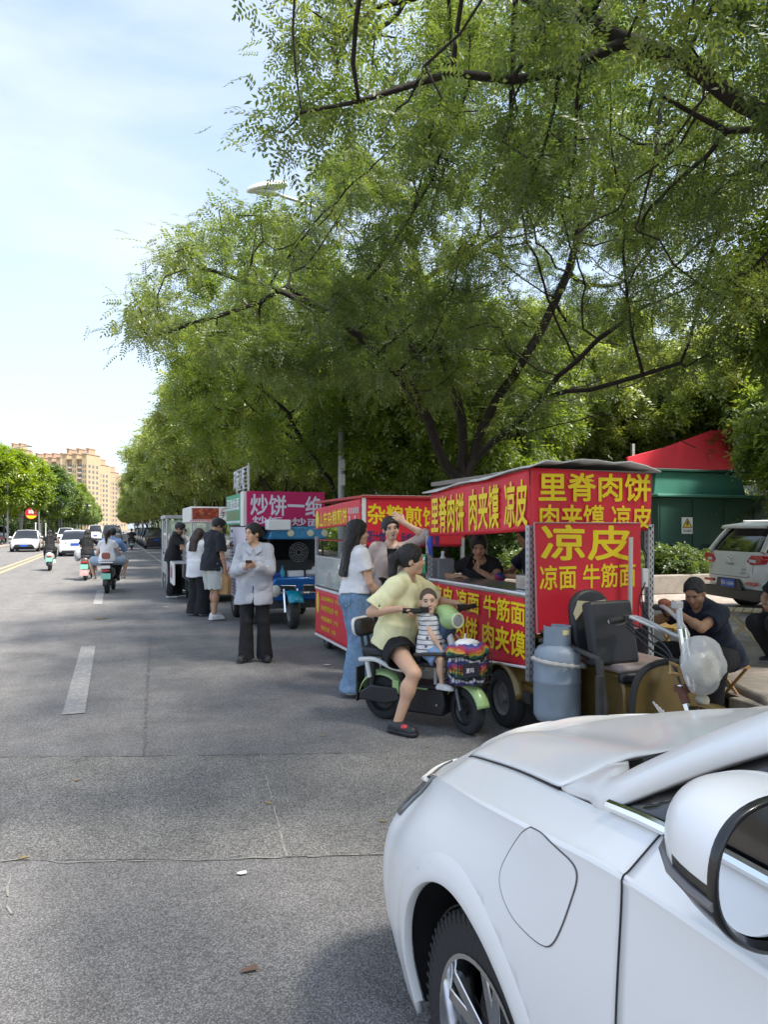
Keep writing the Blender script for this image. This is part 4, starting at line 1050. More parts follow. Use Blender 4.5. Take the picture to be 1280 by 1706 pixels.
# ------------------------------------------------------------------ the red tricycle stall
def plane_quad(px, t=None, s=None):
    """the point where a photo pixel's ray meets the upright plane X = t or Y = s"""
    k = (px[0] - 640) / F; r = (FW.x + FW.y * k) / (FW.y - FW.x * k)
    if s is None: s = t / r
    else: t = s * r
    D = DEP(t, s); return Vector((t, s, CAMH - (px[1] - HY) * D / F))
def banner(name, m, parent, p00, p10, p11, p01, thick=.006, n=14, sag=.012, amp=.006, seed=0):
    """a cloth banner between four corners (lower left, lower right, upper right, upper left)"""
    rs = np.random.default_rng(seed); P = []
    p00, p10, p11, p01 = [np.array(v, float) for v in (p00, p10, p11, p01)]
    nn = np.cross(p10 - p00, p01 - p00); nn /= np.linalg.norm(nn)
    for i in range(n + 1):
        v = i / n; row = []
        for j in range(2 * n + 1):
            u = j / (2 * n); p = (1 - u) * (1 - v) * p00 + u * (1 - v) * p10 + u * v * p11 + (1 - u) * v * p01
            w = amp * (math.sin(u * 9 + 3 * v + seed) * .6 + math.sin(u * 23 - 5 * v + seed) * .3)
            row.append(p + nn * w - np.array((0, 0, sag * math.sin(u * math.pi) * (1 - v))))
        P.append(row)
    b = MB(); b.grid(P); return b.build(name, m, parent, solid=thick, sharp=80)
S0, T0, W0, L0 = 4.85, 2.95, 1.12, 1.90
M_gold = mat('brown_gold_paint', (.17, .115, .035), .35, .35, var=.25, vscale=5, coat=.2)
M_tarp = mat('white_tarp', (.62, .62, .60), .6, var=.12, vscale=3, bump=.2, bscale=10)
M_worn = mat('worn_black_metal', (.045, .043, .042), .6, var=.3, vscale=9)
M_vinyl = mat('black_vinyl', (.022, .023, .028), .5, var=.25, vscale=8, bump=.12, bscale=14)
k = thing('tricycle_food_stall', 'big red stall with large yellow lettering on a gold cargo tricycle', 'food stall', (T0, S0, 0))
def lo(v): return Vector(v) - Vector((T0, S0, 0))
def on_side(x, y): return lo(plane_quad((x, y), t=T0))
def on_front(x, y, d=0.0): return lo(plane_quad((x, y), s=S0 - d))
# roof fascia
f00, f10, f11, f01 = on_front(885, 884), on_front(1086, 884), on_front(1086, 790), on_front(885, 779)
bf = banner('front_fascia', M_red, k, f00, f10, f11, f01, amp=.008, sag=.008, seed=1)
s00, s10, s11, s01 = on_side(717, 893), on_side(884, 884), on_side(884, 781), on_side(717, 822)
bs = banner('side_fascia', M_red, k, s00, s10, s11, s01, amp=.009, sag=.010, seed=2)
FAR = s00.y
def txt(body, parent, a, b, c, m, bold=.022, off=.014):
    """lettering between photo points a (lower left), b (lower right) and c (upper left) on a plane"""
    w = (b - a).length; ax = (b - a).normalized(); h = (c - a).length; ay = (c - a).normalized()
    return text(body, w, h, m, parent, a, ax, ay, bold=bold, off=off)
txt('里脊肉饼', bf, on_front(896, 836), on_front(1083, 836), on_front(896, 787), M_yel)
txt('肉夹馍 凉皮', bf, on_front(898, 882), on_front(1085, 882), on_front(898, 840), M_yel)
txt('里脊肉饼', bs, on_side(721, 889), on_side(776, 886), on_side(721, 829), M_yel)
txt('肉夹馍', bs, on_side(784, 885), on_side(834, 881), on_side(784, 816), M_yel)
txt('凉皮', bs, on_side(843, 880), on_side(882, 877), on_side(843, 804), M_yel)
zr = max(f01.z, f11.z) + .01
b = MB(); nx, ny = 8, 12; rows = []
for j in range(ny + 1):
    rows.append([(-.05 + (W0 + .09) * i / nx, -.06 + (FAR + .15) * j / ny, zr + .02 + (s01.z - f01.z) * j / ny + .035 * math.sin(math.pi * i / nx) + .012 * math.sin(i * 2.3 + j * 1.1) - (.03 if i in (0, nx) else 0)) for i in range(nx + 1)])
b.grid(rows); b.build('roof_tarp', M_tarp, k, solid=.012, sharp=80)
b = MB(); b.b2((0.01, .01, zr - .05), (W0 - .01, FAR, zr - .012)); b.build('roof_board', mat('inner_roof', (.22, .19, .16), .8), k)
# lower cloth on the road side, counter
c10, c11 = on_side(880, 1112), on_side(883, 991); c00, c01 = Vector((0, FAR, .40)), Vector((0, FAR, c11.z))
bl = banner('side_cloth', M_red, k, c00, c10, c11, c01, amp=.012, sag=.012, seed=4)
b = MB(); 
for (p, q) in ((c00, c10), (c01, c11)): b.tube([Vector(p) + Vector((-.012, 0, 0)), (Vector(p) + Vector(q)) / 2 + Vector((-.016, 0, -.012 if p is c00 else .004)), Vector(q) + Vector((-.012, 0, 0))], .011, 6)
b.build('cloth_hem', M_wht, bl)
txt('凉皮 凉面 牛筋面', bl, on_side(724, 1004), on_side(879, 1045), on_side(724, 972), M_yel, off=.016)
txt('里脊肉饼 肉夹馍', bl, on_side(724, 1046), on_side(879, 1100), on_side(724, 1010), M_yel, off=.016)
zc = c11.z
b = MB(); b.b2((-.01, .02, zc), (.46, FAR, zc + .012)); b.b2((-.014, .02, zc - .03), (-.002, FAR, zc + .014)); b.b2((.46, .02, zc - .25), (W0, .62, zc - .235)); b.build('counter', M_steel, k, bevel=.004)
# slotted angle posts
def post(p, z0, z1, name='corner_post'):
    b = MB(); x, y = p
    b.b2((x - .025, y - .004, z0), (x + .025, y, z1)); b.b2((x - .027, y - .004, z0), (x - .023, y + .045, z1)); o = b.build(name, M_galv, k)
    h_ = MB(); z = z0 + .03
    while z < z1 - .03:
        h_.b2((x - .012, y - .0062, z), (x - .004, y - .0042, z + .022)); h_.b2((x + .008, y - .0062, z + .025), (x + .016, y - .0042, z + .047)); h_.b2((x - .0292, y + .012, z), (x - .0272, y + .02, z + .022)); z += .05
    ho = h_.build('slot', M_blk, o, smooth=False); ho['kind'] = 'stuff'
post((.0, -.012), .45, f00.z + .04); post((W0 - .02, -.012), .45, f10.z + .05); post((0, FAR), .45, s00.z + .05); post((W0 - .02, FAR), .45, s00.z + .05)
# big front board, pipe beside it
g0, g1, g3 = on_front(895, 1056, .05), on_front(1070, 1046, .05), on_front(890, 871, .05)
b = MB(); b.prism([(0, 0), ((g1 - g0).length, 0), ((g1 - g0).length - .01, (g3 - g0).length), (-.02, (g3 - g0).length)], (0, .02, 0), g0, (g1 - g0).normalized(), (0, 0, 1)); fb = b.build('front_board', M_red, k, bevel=.002)
txt('凉皮', fb, on_front(901, 934, .05), on_front(1052, 934, .05), on_front(901, 873, .05), M_yel, .022, .003)
txt('凉面 牛筋面', fb, on_front(899, 984, .05), on_front(1059, 977, .05), on_front(899, 942, .05), M_yel, .016, .003)
b = MB(); e0 = g0 + Vector((-.012, -.004, 0))
for (p, q) in ((g0, g3), (g0, g1), (g3, g3 + (g1 - g0))): b.tube([p + Vector((0, -.004, 0)), q + Vector((0, -.004, 0))], .006, 6)
b.build('board_frame', mat('aluminium_edge', (.45, .3, .3), .5, .6), fb)
b = MB(); b.tube([on_front(1050, 1030, .12), on_front(1052, 895, .12)], .017, 14); b.build('vent_pipe', mat('grey_pvc', (.55, .54, .5), .5, var=.1), k)
# white switch box, wires on the right post
b = MB(); q = on_front(1073, 950, .03); b.box(q + Vector((0, 0, -.06)), (.055, .06, .15)); b.build('switch_box', M_white, k, bevel=.008)
for i, (pa) in enumerate((((1072, 885), (1070, 905), (1078, 930), (1070, 985), (1076, 1040), (1072, 1075)), ((1068, 892), (1079, 960), (1066, 1000), (1084, 1035), (1088, 1070)), ((1076, 970), (1064, 1010), (1070, 1060)))):
    b = MB(); b.tube(catmull([tuple(on_front(x, y, .03 + .02 * i)) for x, y in pa], 5), .0045, 6); b.build('cable', M_black, k)
# back wall half height, equipment inside
b = MB(); b.b2((W0 - .03, .0, .5), (W0 - .01, 1.4, 1.0)); b.build('back_panel', M_galv, k)
b = MB(); b.b2((.10, .10, zc + .015), (.42, .40, zc + .13)); b.b2((.12, .12, zc + .125), (.40, .38, zc + .14)); b.build('steel_tray', M_steel, k, bevel=.012)
b = MB(); q = on_side(862, 935); b.prism([(-.11, -.16), (.12, -.16), (.12, .14), (.04, .19), (-.11, .13)], (.22, 0, 0), (.22, .24, q.z), (0, 1, 0), (0, 0, 1)); b.build('extractor_hood', mat('hood_grey', (.5, .5, .5), .45, .3, var=.1), k, bevel=.01)
b = MB(); b.b2((.55, .65, .85), (1.0, 1.1, 1.12)); b.build('griddle', M_worn, k, bevel=.02)
b = MB(); b.b2((.08, FAR - .02, zc - .05), (.26, FAR + .20, zc + .20)); b.build('burner_box', mat('grey_box', (.2, .2, .21), .5), k, bevel=.01)
# the tricycle below: cargo bed, mudguards, wheels, seat box, fork, handlebar
b = MB(); b.b2((.03, .02, .40), (W0 - .03, 1.55, .56)); b.b2((.05, .04, .30), (W0 - .05, 1.5, .40)); b.build('cargo_bed', M_gold, k, bevel=.02)
b = MB(); b.b2((.02, .05, .26), (.10, 1.5, .34)); b.b2((W0 - .1, .05, .26), (W0 - .02, 1.5, .34)); b.tube([(.1, .42, .24), (W0 - .1, .42, .24)], .035, 10); b.build('chassis', M_worn, k)
def small_wheel(parent, c, Rr, wd, steer=0.0, rimm=None, nm='wheel'):
    w = MB(); w.lathe([(Rr * .62, -wd / 2), (Rr * .8, -wd * .5), (Rr * .94, -wd * .42), (Rr, -wd * .2), (Rr, wd * .2), (Rr * .94, wd * .42), (Rr * .8, wd * .5), (Rr * .62, wd / 2)], axis='x', n=36, cap=False)
    o = w.build(nm, M_rubber, parent, sharp=50); o.location = c; o.rotation_euler = (0, 0, steer)
    r = MB(); r.lathe([(Rr * .64, -wd * .36), (Rr * .58, -wd * .42), (Rr * .50, -wd * .2), (Rr * .2, -wd * .18), (Rr * .18, -wd * .45), (.001, -wd * .46)], axis='x', n=28, cap=False); r.lathe([(Rr * .64, wd * .36), (Rr * .58, wd * .42), (Rr * .50, wd * .2), (Rr * .2, wd * .18), (Rr * .18, wd * .45), (.001, wd * .46)], axis='x', n=28, cap=False); r.lathe([(Rr * .63, -wd * .4), (Rr * .63, wd * .4)], axis='x', n=28, cap=False)
    for i in range(5):
        a = i * 1.2566; r.cyl((-wd * .24, Rr * .3 * math.cos(a), Rr * .3 * math.sin(a)), (wd * .24, Rr * .3 * math.cos(a), Rr * .3 * math.sin(a)), Rr * .045, 8)
    r.build('rim', rimm or mat('dusty_rim', (.22, .21, .20), .6, .5, var=.25), o); return o
small_wheel(k, (.03, .42, .235), .235, .115); small_wheel(k, (W0 - .03, .42, .235), .235, .115)
for x in (.03, W0 - .03):
    b = MB(); arc = [(.42 + .275 * math.cos(a), .235 + .275 * math.sin(a)) for a in np.linspace(.15, math.pi - .15, 16)]
    b.grid([[(x + dx, y, z) for y, z in arc] for dx in (-.075, .075)]); b.build('mudguard', M_gold, k, solid=.012)
b = MB(); b.b2((.02, 1.0, .34), (.035, 1.5, .48)); b.build('side_panel', M_gold, k)
# seat box and backrests in front of the board (towards the camera)
cx = .56
b = MB(); b.prism([(0, .18), (.03, .56), (.12, .60), (.55, .60), (.60, .50), (.62, .18)], (.52, 0, 0), (cx - .26, -.10, 0), (0, -1, 0), (0, 0, 1)); sb = b.build('seat_box', M_gold, k, bevel=.02)
b = MB()
for z in (.50, .455, .41): b.b2((cx + .0, -.728, z), (cx + .22, -.716, z + .014))
b.prism([(0, 0), (.24, 0), (.21, .075), (.03, .085)], (0, -.012, 0), (cx + .02, -.718, .27)); b.build('vent_slots', mat('orange_badge', (.42, .23, .05), .5), sb)
b = MB(); b.b2((cx - .27, -.68, .60), (cx + .27, -.12, .655)); b.build('seat_cushion', mat('torn_seat', (.30, .24, .22), .7, var=.4, vscale=12), k, bevel=.025)
b = MB(); b.b2((cx - .29, -.715, .545), (cx + .29, -.66, .615)); b.build('seat_edge', M_vinyl, k, bevel=.02)
def pad(w_, h_, d_, rad, name, m, parent, c, rot):
    pts = []
    for (sx, sy, a0) in ((1, 1, 0), (-1, 1, 90), (-1, -1, 180), (1, -1, 270)):
        for a in range(0, 91, 18): pts.append((sx * (w_ / 2 - rad) + rad * math.cos(R(a0 + a)), sy * (h_ / 2 - rad) + rad * math.sin(R(a0 + a))))
    b = MB(); b.prism(pts, (0, d_, 0), (0, -d_ / 2, 0)); o = b.build(name, m, parent, bevel=.025, seg=3); o.location = c; o.rotation_euler = rot; return o
q = on_front(1021, 1068, .62)
pad(.38, .45, .10, .03, 'square_back_cushion', M_vinyl, k, (q.x + .09, -.48, .86), (R(-12), 0, R(3)))
pb = pad(.34, .50, .07, .15, 'oval_backrest', M_vinyl, k, (q.x + .07, -.27, .90), (R(-8), 0, 0))
b = MB(); b.prism([(-.15, 0), (-.02, .13), (-.12, .14), (-.165, .05)], (0, -.004, 0), (0, -.04, .03)); b.prism([(.15, 0), (.02, .13), (.12, .14), (.165, .05)], (0, -.004, 0), (0, -.04, .03)); b.build('backrest_stripe', mat('cream_vinyl', (.5, .45, .3), .6), pb)
# arm frame left of the seat
b = MB()
b.tube([(.05, -.05, .76), (.12, -.35, .75), (.17, -.62, .70)], .02, 8); b.tube([(.17, -.60, .70), (.17, -.66, .42), (.19, -.66, .2)], .028, 8); b.tube([(.05, -.05, .82), (.28, -.10, .80)], .018, 8)
b.b2((.12, -.67, .2), (.17, -.63, .60)); b.build('seat_frame', M_worn, k)
b = MB(); b.b2((.0, -.72, .20), (W0, -.02, .235)); b.b2((cx - .3, -1.15, .2), (cx + .3, -.68, .225)); b.build('footboard', M_worn, k, bevel=.006)
# leg shield: gold plate with thick dark edge, leaning forward
sh_o = [(-.26, .0), (-.30, .18), (-.25, .40), (-.12, .50), (.10, .51), (.24, .42), (.27, .2), (.25, 0)]
oo = Vector((cx - .05, -.90, .19))
b = MB(); b.prism(sh_o, (0, -.02, 0), oo, (1, 0, 0), (0, .10, .995)); shd = b.build('leg_shield', M_gold, k, bevel=.006)
b = MB(); b.tube(catmull([(oo.x + x, oo.y - .012 + .10 * z, oo.z + z) for x, z in sh_o], 4), .023, 8); b.build('shield_edge', M_rubber, shd)
b = MB()
for i in range(4): b.prism([(-.14 + i * .024, .27 - i * .02), (-.07 + i * .012, .17 - i * .006), (-.06 + i * .012, .172 - i * .006), (-.125 + i * .024, .275 - i * .02)], (0, -.003, 0), oo + Vector((0, -.021, 0)), (1, 0, 0), (0, .1, .995))
b.build('shield_mark', M_wht, shd, smooth=False)
# fork, front wheel, handlebar
hx, hy = cx - .06, -1.04
b = MB(); b.tube([(hx, hy + .02, .95), (hx - .0, hy - .06, .56)], .028, 10); b.tube([(hx - .07, hy - .04, .60), (hx - .075, hy - .22, .235)], .021, 10); b.tube([(hx + .07, hy - .04, .60), (hx + .075, hy - .22, .235)], .021, 10); b.build('fork', M_chrome, k)
b = MB(); b.tube([(hx - .075, hy - .055, .585), (hx - .072, hy - .10, .50)], .028, 10); b.tube([(hx + .075, hy - .055, .585), (hx + .072, hy - .10, .50)], .028, 10); b.b2((hx - .1, hy - .08, .56), (hx + .1, hy - .02, .60)); b.build('fork_boot', mat('rusty_steel', (.16, .07, .05), .8, .2, var=.4, vscale=20), k)
small_wheel(k, (hx, hy - .22, .235), .235, .10)
b = MB(); arc = [(hy - .22 + .27 * math.cos(a), .235 + .27 * math.sin(a)) for a in np.linspace(.4, math.pi - .2, 14)]; b.grid([[(hx + dx, y, z) for y, z in arc] for dx in (-.06, 0, .06)]); b.build('mudguard', M_gold, k, solid=.01)
hb_ = [(-.26, .42, .96), (-.14, .43, .97), (-.09, .36, .99), (-.06, .18, .95), (-.02, .03, .90), (.06, .03, .90), (.10, .15, .98), (.14, .34, 1.05), (.16, .42, 1.04)]
b = MB(); b.tube(catmull([(hx + x, hy + y, z) for x, y, z in hb_], 5), .014, 10); b.tube([(hx - .18, hy + .3, 1.0), (hx + .06, hy + .05, .86)], .011, 8); hbar = b.build('handlebar', M_galv, k)
b = MB(); b.tube([(hx - .26, hy + .42, .96), (hx - .14, hy + .43, .97)], .021, 12); b.build('grip', M_rubber, hbar)
b = MB(); b.tube([(hx - .13, hy + .40, .96), (hx - .19, hy + .36, .945), (hx - .25, hy + .36, .935)], .007, 6); b.box((hx - .11, hy + .42, .975), (.06, .05, .05)); b.build('brake_lever', M_worn, hbar, bevel=.004)
b = MB(); b.tube([(hx + .155, hy + .36, 1.045), (hx + .16, hy + .46, 1.04)], .021, 12); b.build('grip', M_rubber, hbar)
for i in range(3):
    b = MB(); b.tube(catmull([(hx - .13, hy + .40, .96 - .02 * i), (hx - .10, hy + .2, .90 - .05 * i), (hx - .07, hy + .05, .80 - .03 * i), (hx - .05, hy - .03, .6)], 5), .006, 6); b.build('brake_cable', M_black, k)
# headlamp wrapped in a plastic bag
lamp = Vector((hx - .01, hy - .16, .755))
b = MB(); b.lathe([(.005, .0), (.085, .002), (.105, .02), (.10, .07), (.07, .14), (.03, .16)], axis='y', n=28); hl_ = b.build('headlamp', mat('dusty_lens', (.55, .52, .42), .3, var=.1), k); hl_.location = lamp + Vector((.02, -.06, -.02)); hl_.rotation_euler = (R(-6), 0, R(8))
rs = np.random.default_rng(3); b = MB(); rows = []
for i in range(17):
    th = math.pi * i / 16; row = []
    for j in range(32):
        a = 2 * math.pi * j / 32
        rad = 1 + .11 * math.sin(3 * a + 2 * th) + .08 * math.sin(7 * a - 4 * th) + .05 * math.sin(13 * a + 9 * th)
        x = .14 * math.sin(th) ** .8 * math.cos(a) * rad if 0 < i < 16 else 0; y = .11 * math.sin(th) ** .8 * math.sin(a) * rad if 0 < i < 16 else 0
        row.append(lamp + Vector((x * (1 - .35 * max(0, -math.cos(th))), y, .185 * math.cos(th) - .01)))
    row.append(row[0]); rows.append(row)
b.grid(rows); bag = b.build('plastic_bag_cover', None or mat('thin_white_plastic', (.80, .81, .83), .35, trans=.25, bump=1.0, bscale=13), k, sharp=50); bag.data.materials[0].node_tree.nodes['Principled BSDF'].inputs['Alpha'].default_value = .5
b = MB(); b.tube([(hx, hy + .03, .95), (hx + .005, hy + .05, 1.08)], .02, 10); b.box((hx, hy + .06, 1.10), (.06, .05, .05)); b.build('stem_top', M_galv, k, bevel=.006)
b = MB(); b.lathe([(.001, -.03), (.028, -.03), (.033, -.02), (.033, .03), (.02, .04)], axis='y', n=18); o = b.build('horn', mat('dull_cream', (.5, .47, .38), .5), k); o.location = (hx + .03, hy - .13, .52)
b = MB(); b.tube([(hx - .075, hy - .03, .72), (hx - .15, hy - .05, .75), (hx - .155, hy - .05, .69), (hx - .08, hy - .04, .67)], .012, 8); b.build('rope_loop', mat('old_rope', (.5, .33, .13), .9), k)

# gas bottle tied to the side
gb = thing('gas_cylinder', 'light blue-grey gas cylinder strapped beside the tricycle seat', 'gas cylinder', (T0 + .06, S0 - .26, .20)); gb.scale = (.90, .90, .87)
M_gas = mat('gas_grey', (.24, .29, .35), .5, var=.12, vscale=7, bump=.08, bscale=20)
b = MB(); b.lathe([(.12, .0), (.165, .025), (.185, .07), (.187, .11), (.187, .34), (.1895, .345), (.1895, .36), (.187, .365), (.187, .53), (.178, .585), (.15, .625), (.10, .65), (.06, .655)], n=44); b.build('tank', M_gas, gb, sharp=50)
b = MB(); a_ = [R(x) for x in range(-60, 245, 9)]; rws = []
for rr_, z in ((.104, .625), (.108, .66), (.106, .76), (.108, .80), (.100, .80), (.098, .76), (.100, .66)): rws.append([(rr_ * math.cos(q + 3.6), rr_ * math.sin(q + 3.6), z) for q in a_])
b.grid(rws); b.build('collar', M_gas, gb, sharp=40)
b = MB(); b.tube([(0, 0, .64), (0, 0, .74)], .022, 12); b.tube([(0, 0, .71), (.07, -.02, .71)], .014, 10); b.lathe([(.03, .745), (.03, .77), (.005, .775)], n=14); b.build('valve', mat('brass', (.55, .40, .12), .4, .9), gb)
b = MB(); b.grid([[(.1085 * math.cos(q), .1085 * math.sin(q), z) for q in np.linspace(R(-100), R(-62), 8)] for z in (.735, .775)]); b.build('label_sticker', mat('sticker', (.75, .68, .35), .5), gb)
b = MB(); b.lathe([(.13, -.012), (.13, .012)], n=30); b.build('foot_ring', M_worn, gb)
st = MB(); pts = [(.193 * math.cos(q), .193 * math.sin(q), .47 - .07 * (q - math.pi) / 3.2) for q in np.linspace(math.pi - .2, 2 * math.pi + .3, 26)] + [(.30, -.06, .36), (.38, -.08, .36)]
st.tube(pts, [.007 + .012 * abs(math.sin(i * 1.7)) for i in range(len(pts))], 7); o = st.build('tie_strap', mat('plastic_strap', (.5, .49, .46), .35, var=.2, alpha=.8), None); o.location = gb.location
tag(o, 'twisted clear plastic strap tying the gas cylinder to the tricycle', 'strap')

# ------------------------------------------------------------------ second stall: red pancake cart
T2, S2 = 2.60, 7.80
k2 = thing('pancake_cart', 'glass-sided red pancake cart with yellow lettering behind the jeans woman', 'food stall', (T2, S2, 0))
def side2(x, y): return plane_quad((x, y), t=T2) - Vector((T2, S2, 0))
def front2(x, y): return plane_quad((x, y), s=S2) - Vector((T2, S2, 0))
W2 = 1.25
a00, a10, a11, a01 = side2(526, 882), side2(602, 872), side2(602, 830), side2(526, 848)
L2 = a00.y
fs = banner('side_fascia', M_red, k2, a00, a10, a11, a01, amp=.002, sag=0, seed=7)
z0f, z1f = front2(607, 912).z, front2(607, 829).z
ff = banner('front_fascia', M_red, k2, (.03, 0, z0f), (W2, 0, z0f), (W2, 0, z1f), (.03, 0, z1f), amp=.001, sag=0, seed=8)
b = MB(); b.b2((-.012, -.012, z0f + .02), (.03, .0, z1f + .02)); b.b2((-.012, -.012, z1f), (W2, .0, z1f + .03)); b.build('fascia_frame', M_white, ff)
txt('山东杂粮煎饼', fs, side2(533, 879), side2(579, 872), side2(533, 855), M_yel, .02, .006)
txt('台湾烤肠', fs, side2(581, 853), side2(600, 849), side2(581, 844), M_wht, .016, .006) if False else None
b = MB(); 
b.ell(side2(529.5, 866) + Vector((-.008, 0, 0)), (.004, .075, .12)); b.build('round_badge', mat('badge_yellow', (.75, .6, .05), .5), fs)
M_ill = mat('pale_print', (.62, .52, .50), .6)
b = MB()
for r_, (yy, n_) in enumerate(((846, 5), (851, 5), (859, 2), (864, 2))):
    for i in range(n_):
        p = side2(582 + 18.5 * (i + .15) / n_, yy + 1.2 - i * .45); b.box(p + Vector((-.007, 0, -.012)), (.002, .05, .035))
b.build('small_print', M_ill, fs, smooth=False)
txt('杂粮煎饼', ff, front2(612, 873), front2(733, 880), front2(612, 838), M_yel, .022, .005)
txt('原汁烤冷面', ff, front2(611, 903), front2(662, 906), front2(611, 883), M_navy, .02, .005)
txt('手抓饼 鸡蛋汉堡', ff, front2(668, 908), front2(733, 911), front2(668, 887), M_navy, .02, .005)
# lower panels
l10, l11 = side2(577, 1076), side2(575, 998); l00, l01 = side2(520, 1050), side2(523, 986)
L2b = l00.y
ls = banner('side_panel', M_red, k2, (0, L2, l00.z), (0, 0, l00.z), (0, 0, l01.z + .06), (0, L2, l01.z + .06), amp=.001, sag=0, seed=9)
zb2, zt2 = l00.z, l01.z + .06
b = MB(); b.b2((-.012, 0, zt2), (.0, L2, zt2 + .03)); b.b2((-.012, 0, zb2 - .03), (.0, L2, zb2)); b.build('panel_trim', M_white, ls)
def lowtxt(s_, y0, y1, z0_, z1_, m=M_yel, bold=.012): text(s_, y1 - y0, z1_ - z0_, m, ls, (0, y1 if False else y1, z0_), (0, -1, 0), (0, 0, 1), bold, off=.006)
hh = zt2 - zb2
lowtxt('山东杂粮煎饼  7元', .95, 1.75, zb2 + hh * .78, zb2 + hh * .88); lowtxt('杂粮煎饼加肠  9元', .95, 1.75, zb2 + hh * .56, zb2 + hh * .68)
lowtxt('鸡蛋灌饼  7元', .95, 1.75, zb2 + hh * .34, zb2 + hh * .44); lowtxt('手抓饼  7元', 1.05, 1.75, zb2 + hh * .13, zb2 + hh * .23)
b = MB(); b.ell((-.008, L2 - .14, zb2 + hh * .70), (.004, .07, .15)); b.build('round_badge', MATS['badge_yellow'], ls)
b = MB(); b.b2((-.012, .12, zb2 + .02), (-.006, .42, zb2 + hh * .62)); mo = b.build('menu_card', M_white, ls)
b = MB()
for i in range(8):
    for j in range(3): b.b2((-.0145, .15 + j * .085, zb2 + .06 + i * .05), (-.0125, .20 + j * .085, zb2 + .08 + i * .05))
b.build('card_print', mat('violet_print', (.3, .2, .4), .7), mo, smooth=False)
b = MB(); b.b2((0, 0, zb2), (W2, .012, zt2 - .1)); b.b2((0, L2 - .012, zb2), (W2, L2, zt2)); b.b2((W2 - .012, 0, zb2), (W2, L2, zt2)); b.build('cabinet_wall', M_galv, k2)
b = MB(); b.b2((-.01, -.01, zt2 + .0), (W2, L2, zt2 + .035)); b.build('worktop', M_steel, k2, bevel=.004)
zg = side2(530, 928).z
gl = MB(); gl.b2((.0, .02, zt2 + .05), (.006, L2 - .02, zg)); gl.b2((.02, L2 - .006, zt2 + .05), (W2, L2, zg)); 
M_pane = mat('cart_glass', (.80, .86, .83), .06, alpha=.32, spec=.6)
gl.build('glass_pane', M_pane, k2)
b = MB(); b.b2((-.004, .0, zg), (.01, L2, zg + .02)); b.build('glass_rail', M_galv, k2)
for (x, y) in ((.01, .01), (W2 - .02, .01), (.01, L2 - .02), (W2 - .02, L2 - .02)):
    b = MB(); b.b2((x - .018, y - .018, zt2 + .036), (x + .018, y + .018, z0f + .1)); b.build('roof_post', M_galv, k2)
b = MB(); b.b2((-.02, -.02, a11.z + .002), (W2 + .02, L2 + .02, a11.z + .03)); b.b2((.02, .02, z0f + .05), (W2 - .02, L2 - .02, z0f + .06)); b.build('roof', mat('roof_red', (.45, .03, .03), .6), k2)
for (x, y) in ((.08, .3), (W2 - .08, .3), (.08, L2 - .35), (W2 - .08, L2 - .35)): small_wheel(k2, (x, y, .15), .15, .07)
b = MB(); b.b2((.05, .1, .14), (W2 - .05, L2 - .1, zb2 + .03)); b.build('chassis', M_worn, k2)
# goods inside the pancake cart
def bottle(name, label, loc, r, h, m, cap, group=None):
    t = thing(name, label, 'bottle', loc, 0, group); b = MB(); b.lathe([(r * .9, 0), (r, .01), (r, h * .62), (r * .85, h * .7), (r * .38, h * .82), (r * .36, h * .9)], n=16); b.build('body', m, t)
    b = MB(); b.lathe([(r * .42, h * .9), (r * .42, h), (.001, h)], n=14); b.build('cap', cap, t); return t
zz = zt2 + .036
for i in range(6):
    bottle('sauce_bottle', 'clear sauce bottle behind the glass of the pancake cart', (T2 + .12 + .05 * (i % 2), S2 + L2 - .25 - .2 * i, zz), .035, .22, (mat('sauce_red', (.35, .06, .03), .3), mat('oil_yellow', (.5, .36, .06), .2), mat('bottle_green', (.1, .25, .1), .2))[i % 3], M_white, 'sauce bottles on the pancake cart')
bs_ = MB(); bs_.lathe([(.10, 0), (.16, .12), (.165, .125), (.155, .12), (.095, .01)], n=24, cap=False); bs_.lathe([(.001, .006), (.1, .006)], n=24, cap=False); o = bs_.build('basin', mat('blue_basin', (.10, .35, .5), .4), None); o.location = (T2 + .3, S2 + L2 - .35, zz); tag(o, 'blue plastic basin at the far end of the pancake cart worktop', 'basin')
b = MB(); b.lathe([(.24, 0), (.26, .015), (.26, .06), (.0, .065)], n=30); o = b.build('griddle_plate', M_worn, None); o.location = (T2 + .62, S2 + .6, zz); tag(o, 'round black pancake griddle on the red cart', 'griddle')
b = MB(); b.b2((.45, .06, 0), (.75, .5, .34)); o = b.build('storage_tub', mat('blue_tub', (.02, .10, .28), .4), None, bevel=.02); o.location = (T2 + .1, S2 + L2 - .75, zz + .25); tag(o, 'dark blue storage tub high inside the pancake cart', 'tub')
b = MB(); b.b2((.4, .3, 0), (.7, 1.4, .24)); o = b.build('shelf_rack', M_galv, None, bevel=.01); o.location = (T2 + .15, S2 + .2, zz); tag(o, 'grey metal shelf inside the pancake cart carrying the blue tub', 'shelf')

